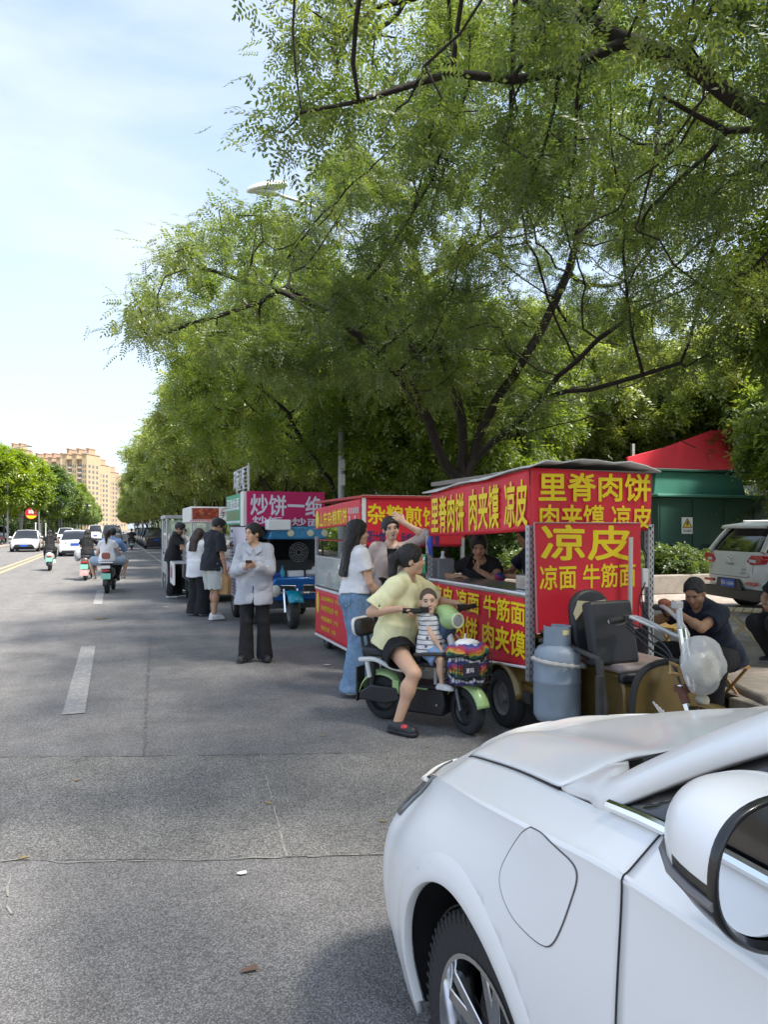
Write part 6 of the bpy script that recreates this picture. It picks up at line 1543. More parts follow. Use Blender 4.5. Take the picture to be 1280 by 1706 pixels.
def person(label, base, yaw, H=1.65, female=True, h=.007, skin_=SK1, pelvis=None, lean=0, twist=0, side_lean=0, head=(0, 0, 0), hands=None, feet=None, elbows=None, knees=None,
           hand_d=None, hand_n=None, curl=(.5, .5), top=None, bottom=None, shoes=None, hair=('short', HAIR), fat=1.0, parent_z=0, legs_len=None, face=True, head_scale=1.0, kid=False, group=None, neck_len=0, name='person'):
    s = H / 1.7; root = thing(name, label, 'person', base, R(yaw), group)
    pel = V3(0, 0, .94 * s) if pelvis is None else V3(*pelvis)
    Rt = rot_xyz(lean, side_lean, twist); T = lambda x, y, z: pel + Rt @ (V3(x, y, z) * s)
    sw = (.158 if female else .182) * (1.0 if not kid else .82)
    shl = {-1: T(-sw, -.01, .432), 1: T(sw, -.01, .432)}; hip = {q: pel + rot_xyz(0, 0, twist * .4) @ (V3(q * .083, 0, -.03) * s) for q in (-1, 1)}
    neck = T(0, -.012, .50); Rh = rot_xyz(head[0], head[1], head[2]); hs = s * head_scale
    hc = neck + Rt @ V3(0, .005, .05 * s) + Rh @ V3(0, .018, .085 + neck_len) * hs
    Ht = lambda x, y, z: hc + Rh @ (V3(x, y, z) * hs)
    uA, fA = .285 * s, .245 * s; uL, fL = (.42 * s, .40 * s) if legs_len is None else legs_len
    hands = hands or {-1: (-.24, .03, .80 * s), 1: (.24, .03, .80 * s)}; feet = feet or {-1: (-.10, .02, .075), 1: (.10, .02, .075)}
    el, wr, kn, an = {}, {}, {}, {}
    for q in (-1, 1):
        el[q], wr[q] = ik(shl[q], hands[q], uA, fA, (elbows or {}).get(q, (q * .5, -1, -.3))); kn[q], an[q] = ik(hip[q], feet[q], uL, fL, (knees or {}).get(q, (q * .1, 1, 0)))
    B = Field(); f = fat * s; kk = .035 * s
    def torso(F_, i, k=kk):
        F_.add(ell(T(0, .005, .31), V3(.150 * f + i, .102 * f + i, .175 * s + i), Rt), k); F_.add(ell(T(0, .012, .14), V3(.128 * f + i, .098 * f + i, .15 * s + i), Rt), k); F_.add(ell(T(0, -.012, -.0), V3((.163 if female else .155) * f + i, .118 * f + i, .125 * s + i), Rt), k)
        F_.add(cone(T(-sw * .9, -.01, .425), T(sw * .9, -.01, .425), .044 * s + i * .8, .044 * s + i * .8), k); F_.add(cone(T(0, -.02, .485), T(-sw * .85, -.015, .435), .044 * s + i * .8, .036 * s + i * .8), k); F_.add(cone(T(0, -.02, .485), T(sw * .85, -.015, .435), .044 * s + i * .8, .036 * s + i * .8), k)
        if female and not kid:
            for q in (-1, 1): F_.add(ell(T(q * .066, .082, .285), V3(.062, .052, .058) * s + i), .03)
    torso(B, 0)
    B.add(cone(neck - Rt @ V3(0, 0, .04 * s), Ht(0, -.015, -.06), .054 * s * (.9 if female else 1.05), .050 * s * (.9 if female else 1.05)), .02)
    for q in (-1, 1):
        B.add(cone(shl[q], el[q], .047 * f, .037 * f), .025); B.add(cone(el[q], wr[q], .037 * f, .025 * s), .012)
        m_ = el[q] * .72 + wr[q] * .28; B.add(ell(m_, V3(.039, .039, .039) * f), .02)
        B.add(cone(hip[q], kn[q], .086 * f, .054 * f), .03); B.add(cone(kn[q], an[q], .052 * f, .036 * s), .015); mc = kn[q] * .68 + an[q] * .32; B.add(ell(mc + V3(0, -.012 * s, 0), V3(.052, .056, .075) * f), .03)
        dflt = (wr[q] - el[q]); dd = (hand_d or {}).get(q, dflt / np.linalg.norm(dflt)); nn = (hand_n or {}).get(q, (-q, .0, .0))
        hand_prims(B, wr[q], dd, nn, curl[0 if q == -1 else 1], s * (1.0 if not kid else 1.05), side=1 if q == 1 else -1, thick=max(1.0, h / .0075))
    # feet
    fd = {}
    for q in (-1, 1):
        dvec = (feet_dir or {}).get(q, (q * .12, 1, 0)) if (feet_dir := (shoes or {}).get('dir')) else (q * .12, 1, 0); dvec = V3(*dvec); dvec /= np.linalg.norm(dvec); fd[q] = dvec
        a = an[q]; B.add(cone(a + V3(0, 0, -.02 * s), a - dvec * .03 * s + V3(0, 0, -.04 * s), .034 * s, .032 * s), .015); B.add(cone(a + dvec * .02 * s + V3(0, 0, -.04 * s), a + dvec * .135 * s + V3(0, 0, -.048 * s), .034 * s, .024 * s), .02)
    # head and face
    B.add(ell(Ht(0, -.012, .028), V3(.076, .094, .088) * hs, Rh), .02); B.add(ell(Ht(0, .022, -.045), V3(.058, .066, .066) * hs, Rh), .03); B.add(cone(Ht(-.012, .066, -.092), Ht(.012, .066, -.092), .020 * hs, .020 * hs), .025)
    for q in (-1, 1):
        B.add(ell(Ht(q * .040, .050, -.030), V3(.028, .028, .030) * hs, Rh), .02); B.add(ell(Ht(q * .077, -.004, -.012), V3(.010, .021, .031) * hs, Rh), .006)
        B.sub(ell(Ht(q * .032, .099, .010), V3(.020, .017, .012) * hs, Rh), .012)
    B.add(cone(Ht(-.036, .072, .032), Ht(.036, .072, .032), .014 * hs, .014 * hs), .018)
    B.add(cone(Ht(0, .080, .014), Ht(0, .098, -.020), .008 * hs, .0125 * hs), .012); B.add(ell(Ht(0, .094, -.026), V3(.0185, .013, .010) * hs, Rh), .008)
    B.add(ell(Ht(0, .078, -.058), V3(.024, .014, .012) * hs, Rh), .012); B.sub(cone(Ht(-.021, .094, -.0585), Ht(.021, .094, -.0585), .0022 * hs, .0022 * hs), .003)
    Vx, Q = B.mesh(h); body = mesh_obj('body', Vx, Q, skin_, root, sharp=None)
    def surf_y(x, z):
        ys = np.linspace(.12, .03, 60); P = np.array([Ht(x, y, z) for y in ys]); v = B.at(P); i = np.argmax(v < 0); return ys[i]
    if face:
        for q in (-1, 1):
            y = surf_y(q * .031, .006); e = MB(); e.ell(Ht(q * .031, y - .0005, .006), V3(.0145, .0045, .0062) * hs, 14, 8, Matrix(Rh).to_euler()); o = e.build('eye', SCL, body)
            e = MB(); e.ell(Ht(q * .031, y + .0016, .006), V3(.0068, .0036, .0058) * hs, 12, 8, Matrix(Rh).to_euler()); e.tube([Ht(q * .031 + x_, surf_y(q * .031 + x_, .0135) + .001, .0125 + z_) for x_, z_ in ((-.016, -.004), (0, .001), (.016, -.004))], .0016 * hs, 5); e.build('iris', EYE, o)
            e = MB(); pts = [(q * x_, z_) for x_, z_ in ((.014, .026), (.028, .031), (.040, .029), (.049, .023))]; e.tube([Ht(x_, surf_y(x_, z_) + .0005, z_) for x_, z_ in pts], [.003 * hs, .0036 * hs, .0032 * hs, .0018 * hs], 6); e.build('eyebrow', hair[1] if hair[1] is not FUZZ else HAIRB, body)
        e = MB(); 
        for z0_, rz in ((-.0535, .0042), (-.0635, .0050)):
            xs = (-.021, -.011, 0, .011, .021) if z0_ > -.06 else (-.018, -.010, 0, .010, .018)
            e.tube([Ht(x_, surf_y(x_, z0_) - .0015, z0_ - abs(x_) * .12 * (1 if z0_ > -.06 else -1)) for x_ in xs], [.0012 * hs, rz * hs, rz * hs * .95, rz * hs, .0012 * hs], 8)
        e.build('lips', LIP, body)
    # hair
    st, hm = hair
    if st:
        Hf = Field(); iz = {'fuzz': .0025, 'crop': .006}.get(st, .012)
        Hf.add(ell(Ht(0, -.014, .032), V3(.077 + iz, .096 + iz, .088 + iz) * hs, Rh), .02)
        if st in ('short', 'quiff'): Hf.add(ell(Ht(0, .03, .095), V3(.066, .062, .036) * hs, Rh), .03)
        Hf.sub(ell(Ht(0, .118, -.018 if female and st != 'fuzz' else (-.024 if st not in ('fuzz', 'crop') else -.014 + (.014 if st == 'crop' else 0))), V3(.082, .096, .104) * hs, Rh), .010)
        for q in (-1, 1): Hf.sub(ell(Ht(q * .085, .010, -.025), V3(.028, .032, .042) * hs, Rh), .008) if st not in ('long', 'longb') else None
        Hf.cut(Ht(0, -.02, {'fuzz': -.005, 'crop': .008, 'quiff': -.035}.get(st, -.055)), Rh @ V3(0, .45, -1))
        if st in ('long', 'longb'):
            for q in (-1, 0, 1):
                Hf.add(cone(Ht(q * .045, -.055, .03), Ht(q * .055, -.088, -.12), .048 * hs, .046 * hs), .03); e = Ht(q * .055, -.088, -.12); dn = V3(0, -.13, -1)
                ln = .30 if st == 'long' else .22; Hf.add(cone(e, e + dn * ln * s + V3(q * .012, -.02, 0), .044 * hs, .026 * hs, True), .03)
            for q in (-1, 1): Hf.add(cone(Ht(q * .074, .005, .03), Ht(q * .074, -.02, -.11), .020 * hs, .022 * hs), .025)
        if st == 'pony':
            a = Ht(0, -.10, .045); Hf.add(ell(a, V3(.03, .03, .03) * hs), .02); b_ = Ht(0, -.145, .01); c_ = Ht(0, -.15, -.11); Hf.add(cone(a, b_, .026 * hs, .036 * hs), .012); Hf.add(cone(b_, c_, .038 * hs, .030 * hs), .02); Hf.add(cone(c_, c_ + V3(0, -.01, -.12) * s, .03 * hs, .010 * hs), .02)
        if st == 'bun': Hf.add(ell(Ht(0, -.118, .0), V3(.045, .042, .045) * hs, Rh), .015)
        Hf.noise = (.0055 if st != 'fuzz' else .0005, 70, 3)
        Vx, Q = Hf.mesh(max(h, .007)); mesh_obj('hair', Vx, Q, hm, root, sharp=None)
    # upper garment
    if top:
        Tp = Field(); i = top.get('infl', .012); loose = top.get('loose', .02); hem = top.get('hem', -.10); torso(Tp, i, .04)
        rx, ry = .150 * f + loose, .108 * f + loose * .8; rx1, ry1 = top.get('hem_r', (.168 * f + loose, .122 * f + loose * .8))
        Tp.add(oval(T(0, 0, hem), T(0, .0, .34), (rx1, ry1), (.118 * f + i, .072 * f + i), Rt @ V3(1, 0, 0)), .05); Tp.add(oval(T(0, 0, hem), T(0, .0, .12), (rx1, ry1), ((rx + rx1) / 2 - .008, (ry + ry1) / 2 - .008), Rt @ V3(1, 0, 0)), .05)
        Tp.cut(T(0, 0, hem), Rt @ V3(0, top.get('hem_slope', 0), -1))
        sl_ = top.get('sleeve', .45); sr = top.get('sleeve_r', .016)
        for q in (-1, 1):
            if sl_ <= 0: continue
            if sl_ <= 1:
                e = shl[q] + (el[q] - shl[q]) * sl_; Tp.add(cone(shl[q], e, .046 * f + sr * .55, .044 * f + sr * 1.1, True), .03)
            else:
                Tp.add(cone(shl[q], el[q], .046 * f + sr * .6, .043 * f + sr), .014); e = el[q] + (wr[q] - el[q]) * (sl_ - 1); Tp.add(cone(el[q], e, .044 * f + sr, .034 * f + sr * .8, True), .006)
        for q in (-1, 1):                      # open sleeve ends
            if 0 < sl_ <= 1 and sl_ > .3:
                e = shl[q] + (el[q] - shl[q]) * sl_; d_ = (el[q] - shl[q]) / np.linalg.norm(el[q] - shl[q]); ri = .044 * f + sr * 1.1 - .011
                Tp.sub(cone(e - d_ * .045, e + d_ * .05, ri * .95, ri), .004)
        nc = top.get('neck', (.070, .085, .05)); Tp.sub(ell(T(0, .012 + nc[2] * .5, .515), V3(nc[0], nc[0] * .95, nc[1]) * s, Rt), .006)
        if top.get('vneck'): 
            w_, dp = top['vneck']; Tp.sub(oval(T(0, .20, .53), T(0, .12, .53 - dp), (w_ * s, .09 * s), (.006, .09 * s), Rt @ V3(1, 0, 0)), .006)
        if top.get('open'): 
            zc_, w0_ = top['open']; Tp.sub(oval(T(0, .17, zc_), T(0, .17, -.6), (.006, .14 * s), (w0_ * s, .14 * s), Rt @ V3(1, 0, 0)), .006)
        Tp.noise = (top.get('wr', .0075), top.get('wf', 17), top.get('seed', 1))
        Vx, Q = Tp.mesh(max(h, .008)); tm = top['mat']; tp = mesh_obj(top.get('name', 't_shirt'), Vx, Q, tm, root, sharp=None)
    if bottom:
        Bt = Field(); i = bottom.get('infl', .010); kl = bottom.get('len', 1.0); r_th, r_kn, r_hm = bottom.get('r', (.098, .068, .065)); 
        Bt.add(ell(pel + Rt @ V3(0, -.012, -.01) * s, V3(.166 * f + i, .122 * f + i, .125 * s + i), Rt), .03); wz = bottom.get('waist', .10)
        Bt.add(oval(pel + Rt @ V3(0, -.005, 0), T(0, 0, wz), (.164 * f + i, .118 * f + i), (.138 * f + i, .106 * f + i), Rt @ V3(1, 0, 0)), .02); Bt.cut(T(0, 0, wz), Rt @ V3(0, 0, 1))
        for q in (-1, 1):
            hp = hip[q] + V3(0, 0, .0)
            if kl <= 1.0:
                e = hp + (kn[q] - hp) * kl; Bt.add(cone(hp, e, r_th * f + i, r_hm * f + i, True), .03)
            else:
                Bt.add(cone(hp, kn[q], r_th * f + i, r_kn * f + i), .03); e = kn[q] + (an[q] + V3(0, 0, bottom.get('drop', -.02)) - kn[q]) * min(kl - 1, 1.0); Bt.add(cone(kn[q], e, r_kn * f + i, r_hm * f + i, True), .02)
        for q in (-1, 1):
            if .3 < kl <= 1.0:
                e = hip[q] + (kn[q] - hip[q]) * kl; d_ = (kn[q] - hip[q]) / np.linalg.norm(kn[q] - hip[q]); ri = r_hm * f + i - .011
                Bt.sub(cone(e - d_ * .035, e + d_ * .06, ri * .95, ri), .004)
        Bt.noise = (bottom.get('wr', .006), bottom.get('wf', 15), 5); Bt.cut((0, 0, .022), (0, 0, -1))
        Vx, Q = Bt.mesh(max(h, .008)); mesh_obj(bottom.get('name', 'trousers'), Vx, Q, bottom['mat'], root, sharp=None)
    if shoes:
        for q in (-1, 1):
            a = an[q]; d = fd[q]; z0 = a[2] - .075 * s; S_ = Field(); g = shoes.get('fat', 1.0) * s
            S_.add(cone(a + V3(0, 0, -.03 * s) - d * .028 * s, a + V3(0, 0, -.035 * s) + d * .02 * s, .043 * g, .043 * g), .02); S_.add(cone(a + V3(0, 0, -.038 * s) + d * .03 * s, a + V3(0, 0, -.045 * s) + d * .145 * s, .044 * g, .034 * g), .025)
            S_.cut((0, 0, z0 + .020), (0, 0, -1))
            if shoes.get('low', True): S_.cut(a + V3(0, 0, .012 * s), (0, 0, 1))
            Vx, Q = S_.mesh(max(h * .8, .006)); so_ = mesh_obj('shoe', Vx, Q, shoes['mat'], root, sharp=None)
            U = Field(); X_ = np.cross(d, V3(0, 0, 1)); U.add(cone(a + V3(0, 0, z0 - a[2] + .015) - d * .035 * s, a + V3(0, 0, z0 - a[2] + .015) + d * .145 * s, .047 * g, .042 * g), .01); U.cut((0, 0, z0 + .028), (0, 0, 1)); U.cut((0, 0, z0 + .001), (0, 0, -1))
            Vx, Q = U.mesh(max(h * .8, .006)); mesh_obj('sole', Vx, Q, shoes.get('sole', M_white), so_, sharp=None)
    root['_info'] = 0; del root['_info']
    return dict(root=root, wr=wr, el=el, shl=shl, hc=hc, Rh=Rh, kn=kn, an=an, pel=pel, body=body, T=T, Ht=Ht, Rt=Rt, s=s)
def W_of(root, p):
    """a point of a person's own space in the world"""
    return Matrix.Rotation(root.rotation_euler.z, 4, 'Z') @ Vector(p) + root.location
def phone(label, pos, d, nrm, m=M_black):
    d = Vector(d).normalized(); n = Vector(nrm); n = (n - d * n.dot(d)).normalized(); M = Matrix((d.cross(n), d, n)).transposed()
    t = thing('phone', label, 'phone', pos); b = MB(); b.box((0, 0, 0), (.072, .15, .008), M); b.build('case', m, t, bevel=.003); b = MB(); b.box(n * .0045, (.066, .14, .001), M); b.build('screen', M_glassdark, t); return t

C_black = cloth('black_cloth', (.012, .012, .014)); C_navy = cloth('navy_cloth', (.013, .018, .038)); C_white = cloth('white_cloth', (.78, .78, .80)); C_yellow = cloth('pale_yellow_cloth', (.86, .82, .48))
C_beige = cloth('pink_beige_cloth', (.56, .44, .39)); C_grey = cloth('pale_grey_shorts', (.52, .54, .50)); S_white = mat('white_shoe', (.72, .72, .71), .5, var=.08); S_black = mat('black_shoe', (.02, .02, .023), .5, var=.2)
S_cream = mat('cream_shoe', (.62, .55, .42), .6, var=.1); C_denimS = cloth('light_denim', (.30, .38, .47), .15); C_sky = cloth('sky_blue_cloth', (.25, .40, .68))
def checks(t, co):
    w1 = nd(t, 'ShaderNodeTexWave', {'Vector': co, 'Scale': 16.0, 'Distortion': 1.6, 'Detail': 2.0}); w1.bands_direction = 'X'; w2 = nd(t, 'ShaderNodeTexWave', {'Vector': co, 'Scale': 18.0, 'Distortion': 1.6, 'Detail': 2.0}); w2.bands_direction = 'Z'
    n = nd(t, 'ShaderNodeTexNoise', {'Vector': co, 'Scale': 60.0, 'Detail': 3.0}); a = nd(t, 'ShaderNodeMath', {0: w1.outputs['Fac'], 1: w2.outputs['Fac']}, operation='ADD'); b = nd(t, 'ShaderNodeMath', {0: a.outputs[0], 1: n.outputs['Fac']}, operation='MULTIPLY')
    r = nd(t, 'ShaderNodeMapRange', {'Value': b.outputs[0], 'From Min': .1, 'From Max': 1.1}); return mixc(t, r.outputs['Result'], (.40, .42, .47), (.55, .57, .61))
C_check = pattern_mat('grey_check_cloth', checks, .9)
def denim(t, co):
    n = nd(t, 'ShaderNodeTexNoise', {'Vector': co, 'Scale': 7.0, 'Detail': 6.0, 'Roughness': .7}); mpv = nd(t, 'ShaderNodeMapping', {'Vector': co, 'Scale': (160.0, 160.0, 14.0)}); n2 = nd(t, 'ShaderNodeTexNoise', {'Vector': mpv.outputs[0], 'Scale': 1.0, 'Detail': 2.0})
    a = nd(t, 'ShaderNodeMath', {0: n.outputs['Fac'], 1: .6, 2: 0.0}, operation='MULTIPLY_ADD'); b = nd(t, 'ShaderNodeMath', {0: n2.outputs['Fac'], 1: .55, 2: a.outputs[0]}, operation='MULTIPLY_ADD'); r = nd(t, 'ShaderNodeMapRange', {'Value': b.outputs[0], 'From Min': .35, 'From Max': .8}); return mixc(t, r.outputs['Result'], (.06, .13, .25), (.25, .38, .52))
C_denim = pattern_mat('blue_denim', denim, .9)
CAMY = 160.0    # yaw that faces the camera; 70 looks to the picture's left, -110 to its right, -20 away

# woman in the grey shirt with a phone
g = GP(424, 1101)
p = person('person in a loose pale grey check shirt and black flared trousers holding a phone', g, CAMY + 4, 1.66, True, .0065, SK1, head=(4, 0, -46), hair=('bun', HAIR),
    hands={-1: (-.035, .25, 1.16), 1: (.075, .25, 1.14)}, elbows={-1: (-.7, -.35, -.8), 1: (.7, -.35, -.8)}, hand_d={-1: (.75, .5, .15), 1: (-.75, .5, .15)}, hand_n={-1: (0, -.3, 1), 1: (0, -.3, 1)}, curl=(.7, .7),
    feet={-1: (-.125, .02, .075), 1: (.095, .05, .075)}, top=dict(mat=C_check, name='shirt', infl=.006, loose=.0, hem=-.20, hem_r=(.195, .145), hem_slope=-.25, sleeve=1.9, sleeve_r=.010, vneck=(.075, .17), open=(.10, .06), wr=0.0170, wf=12),
    bottom=dict(mat=C_black, len=2.0, r=(.090, .060, .085), drop=-.05), shoes=dict(mat=S_black, sole=S_black, fat=1.15, dir={-1: (-.35, 1, 0), 1: (.4, 1, 0)}))
phone('dark phone held in both hands of the grey-shirted woman', W_of(p['root'], (.03, .35, 1.205)), (-.2, -1, .35), (.1, .5, 1))
b = MB(); T_ = p['T']
for q in (-1, 1): b.prism([(0, 0), (q * .075, .028), (q * .085, -.012), (q * .015, -.075)], (0, .006, 0), T_(q * .012, .098, .44), p['Rt'] @ V3(1, 0, 0), p['Rt'] @ V3(0, -.55, .9))
b.build('collar', C_check, p['root'], bevel=.003)
b = MB(); rs = np.random.default_rng(2)
for i in range(70):
    a = 6.283 * i / 70; x, y = .21 * math.cos(a), .155 * math.sin(a)
    if abs(x) < .06 and y > 0: continue
    pp = T_(x, y, -.198 - .05 * -y / .15 * .25 + .0); b.tube([pp, pp + V3(rs.normal(0, .006), rs.normal(0, .006), -rs.uniform(.015, .04))], .0022, 4)
o = b.build('frayed_hem', C_check, p['root']); o['kind'] = 'stuff'

# woman in white T-shirt and jeans
g = GP(594, 1156)
p = person('person with long black hair in a white T-shirt and wide blue jeans', g, -84, 1.68, True, .0065, SK1, head=(2, 0, -14), hair=('long', HAIR), twist=0,
    hands={-1: (-.24, .06, .86), 1: (.20, .20, .90)}, hand_n={-1: (1, 0, 0), 1: (-1, .0, 0)}, elbows={-1: (-.5, -1, 0), 1: (.4, -1, 0)}, curl=(.45, .4), feet={-1: (-.10, .10, .075), 1: (.09, -.06, .075)},
    top=dict(mat=C_white, infl=.012, loose=.012, hem=.06, sleeve=.55, sleeve_r=.022, wr=0.0093, wf=15), bottom=dict(mat=C_denim, name='jeans', len=2.0, r=(.100, .100, .125), waist=.14, drop=-.05, wr=0.0093, infl=.014), shoes=dict(mat=S_white, sole=M_white, fat=1.1))
b = MB()
for q in (-1, 1):
    P = [p['T'](q * .085 + dx, -.142 - .0, dz) for dx, dz in ((-.055, .05), (.055, .05), (.055, -.05), (0, -.075), (-.055, -.05))]
    b.tube(P, .003, 5, closed=True)
b.build('pocket_stitching', mat('stitch', (.35, .42, .52), .9), p['root'])

# woman in the pinkish blazer, hand to her forehead
g = PX(652, 880, 7.75); g.z = 0
p = person('person in a pinkish beige blazer over a black top raising one hand to the forehead', g, CAMY + 6, 1.72, True, .0065, SK3, head=(3, 6, 6), hair=('bun', HAIR),
    hands={1: (.26, .08, .94), -1: (-.115, .165, 1.655)}, elbows={1: (.7, -1, -.3), -1: (-1, .25, -.35)}, hand_d={-1: (.72, .1, .6)}, hand_n={-1: (.2, -1, -.2)}, curl=(.25, .5),
    top=dict(mat=C_black, name='black_top', infl=.006, loose=-.004, hem=-.05, sleeve=0, neck=(.085, .10, .06), wr=0.0016), bottom=dict(mat=C_black, len=2.0, r=(.095, .08, .085)), shoes=dict(mat=S_black, sole=S_black))
J = Field(); s_ = p['s']; T_ = p['T']; Rt_ = p['Rt']
for q in (-1, 1):
    J.add(cone(p['shl'][q], p['el'][q], .062, .056), .025); e = p['el'][q] + (p['wr'][q] - p['el'][q]) * (.80 if q > 0 else .12); J.add(cone(p['el'][q], e, .055, .050, True), .02)
J.add(ell(T_(0, .022, .30), V3(.172, .150, .19), Rt_), .04); J.add(cone(T_(-.14, -.01, .43), T_(.14, -.01, .43), .060, .060), .04); J.add(oval(T_(0, -.005, -.12), T_(0, 0, .34), (.205, .150), (.14, .095)), .05)
J.cut(T_(0, 0, -.12), (0, 0, -1)); J.sub(ell(T_(0, .03, .52), V3(.078, .085, .09)), .006); J.sub(oval(T_(0, .21, .56), T_(0, .21, -.3), (.085, .19), (.022, .19)), .006); J.noise = (.006, 14, 9)
Vx, Q = J.mesh(.008); jk = mesh_obj('blazer', Vx, Q, C_beige, p['root'], sharp=None)
for q in (-1, 1):
    b = MB(); b.prism([(q * .072, .485), (q * .125, .40), (q * .105, .37), (q * .135, .345), (q * .06, .10), (q * .05, .12)], (0, .010, 0), T_(0, .118, 0), (1, 0, 0), (0, -.12, 1)); b.build('lapel', C_beige, jk, bevel=.004)
    b = MB(); b.box(T_(q * .13, .128, .03), (.10, .014, .045), (0, 0, -q * .45)); b.build('pocket_flap', C_beige, jk, bevel=.004)

# the pale green scooter with the woman and the toddler
SCO = Vector((2.14, 5.84, 0)); fdir = Vector((.642, -.767, 0)); SYAW = -140.0
org = SCO + fdir * .44
def loc_of(world): return Matrix.Rotation(-R(SYAW), 3, 'Z') @ (Vector(world) - org)
p = person('person in a pale yellow T-shirt and black shorts on the pale green scooter', org, SYAW, 1.75, True, .006, SK1, pelvis=(0, -.33, .695), lean=13, head=(2, 0, 26), hair=('pony', HAIR), fat=1.04,
    hands={-1: (-.30, .10, .965), 1: (.262, -.155, .965)}, elbows={-1: (-1, -.35, -.5), 1: (.55, -.45, -.9)}, hand_d={-1: (.1, .95, -.1), 1: (-.25, .9, -.12)}, hand_n={-1: (.1, -.2, -1), 1: (-.1, -.2, -1)}, curl=(.95, .95),
    feet={-1: (-.12, .10, .375), 1: (.335, -.13, .085)}, knees={-1: (-.5, 1, .5), 1: (.35, 1, .25)}, legs_len=(.415, .40),
    top=dict(mat=C_yellow, infl=.016, loose=.030, hem=-.06, sleeve=.80, sleeve_r=.034, wr=0.0109, wf=14), bottom=dict(mat=C_black, name='shorts', len=.48, r=(.104, .09, .108), waist=.08, infl=.014, wr=0.0047),
    shoes=dict(mat=S_black, sole=S_black, fat=1.25, dir={1: (.25, 1, 0), -1: (-.2, 1, 0)}))
b = MB(); a_ = p['an'][1]; b.ell(a_ + V3(.035, .085, -.018), V3(.038, .042, .022)); b.build('shoe_patch', mat('red_patch', (.55, .04, .06), .6), p['root'])
C_kid = None
def kid_stripes(t, co):
    w = nd(t, 'ShaderNodeTexWave', {'Vector': co, 'Scale': 8.5, 'Distortion': .4, 'Detail': 1.0}); w.bands_direction = 'Z'; r = nd(t, 'ShaderNodeMapRange', {'Value': w.outputs['Fac'], 'From Min': .86, 'From Max': .93})
    n = nd(t, 'ShaderNodeTexVoronoi', {'Vector': co, 'Scale': 15.0}); r2 = nd(t, 'ShaderNodeMapRange', {'Value': n.outputs['Distance'], 'From Min': .22, 'From Max': .17}); sp_ = nd(t, 'ShaderNodeSeparateColor', {0: n.outputs['Color']}); m2 = nd(t, 'ShaderNodeMath', {0: sp_.outputs[0], 1: .62}, operation='GREATER_THAN'); m3 = nd(t, 'ShaderNodeMath', {0: r2.outputs['Result'], 1: m2.outputs[0]}, operation='MULTIPLY')
    c = mixc(t, r.outputs['Result'], (.70, .70, .70), (.10, .10, .16)); cc = mixc(t, sp_.outputs[1], (.06, .18, .5), (.16, .06, .04)); return mixc(t, m3.outputs[0], c, cc)
p2 = person('toddler in a striped sleeveless shirt and blue shorts riding in front on the scooter', org, SYAW, .92, False, .005, SK3, pelvis=(.07, .03, .66), lean=-4, twist=-8, side_lean=0, head=(0, 4, -60), hair=('fuzz', FUZZ), kid=True, fat=1.15, head_scale=1.62,
    hands={-1: (-.10, .20, .70), 1: (.14, .165, .62)}, elbows={-1: (-1, -.3, -.3), 1: (1, -.5, -.2)}, hand_n={-1: (0, 0, -1), 1: (0, 0, -1)}, curl=(.8, .8), feet={-1: (-.02, .19, .395), 1: (.145, .16, .375)}, knees={-1: (0, 1, .4), 1: (.3, 1, .4)}, legs_len=(.17, .17), neck_len=-.02,
    top=dict(mat=pattern_mat('striped_print_cloth', kid_stripes, .9), name='sleeveless_shirt', infl=.012, loose=.02, hem=-.12, sleeve=.16, sleeve_r=.012, wr=0.0047, wf=22), bottom=dict(mat=cloth('kid_blue_cloth', (.20, .33, .55)), name='shorts', len=.75, r=(.10, .09, .10), waist=.06),
    shoes=dict(mat=S_white, sole=M_white, fat=1.35))
sc = thing('electric_scooter', 'pale green and black electric scooter carrying the woman and the toddler', 'scooter', org, R(SYAW))
M_mint = mat('pale_green_plastic', (.36, .54, .22), .35, coat=.3, var=.04); M_wplast = mat('white_plastic', (.74, .74, .72), .4)
_rot = Matrix.Translation((0, .27, 0)) @ Matrix.Rotation(R(-28), 4, 'Z') @ Matrix.Translation((0, -.27, 0))
SM1 = Matrix.Translation((0, -.15, 0)) @ _rot; SM2 = Matrix.Translation((0, -.07, 0)) @ _rot; SM3 = Matrix.Translation((0, -.16, 0)) @ _rot
def sc_wheel(parent, y, Rr=.185, wd=.085, steer=0): return small_wheel(parent, (0, y, Rr), Rr, wd, steer, mat('black_alloy', (.05, .05, .055), .4, .6))
sc_wheel(sc, -.44); sc_wheel(sc, .44, steer=R(0))
def fender(parent, y, z, r_, a0, a1, w_, m, nm='fender'):
    b = MB(); b.grid([[(dx, y + r_ * (1 - .10 * (abs(dx) / w_) ** 2) * math.cos(a), z + r_ * (1 - .16 * (abs(dx) / w_) ** 2) * math.sin(a)) for a in np.linspace(R(a0), R(a1), 18)] for dx in np.linspace(-w_, w_, 7)]); return b.build(nm, m, parent, solid=.006)
fender(sc, -.44, .185, .232, 20, 172, .075, M_mint); fender(sc, .44, .185, .225, 15, 150, .062, M_mint)
b = MB(); b.b2((-.06, -.69, .20), (.06, -.675, .42)); b.prism([(-.09, 0), (.09, 0), (.08, .16), (-.08, .16)], (0, -.01, 0), (0, -.66, .14)); b.build('mudflap', M_black, sc)
b = MB(); b.prism([(-.28, .11), (.15, .11), (.17, .20), (.15, .325), (-.20, .335), (-.29, .24)], (.22, 0, 0), (-.11, 0, 0), (0, 1, 0), (0, 0, 1)); b.build('battery_box', M_black, sc, bevel=.02)
b = MB(); b.b2((-.13, -.20, .326), (.13, .21, .345)); b.build('footboard', M_rubber, sc, bevel=.006)
b = MB()
for x in (-.115, .115):
    for y in (-.14, -.02, .1): b.lathe([(.001, 0), (.010, .001), (.008, .006)], (x, y, .20), 'x', 10)
b.build('bolt', M_chrome, sc)
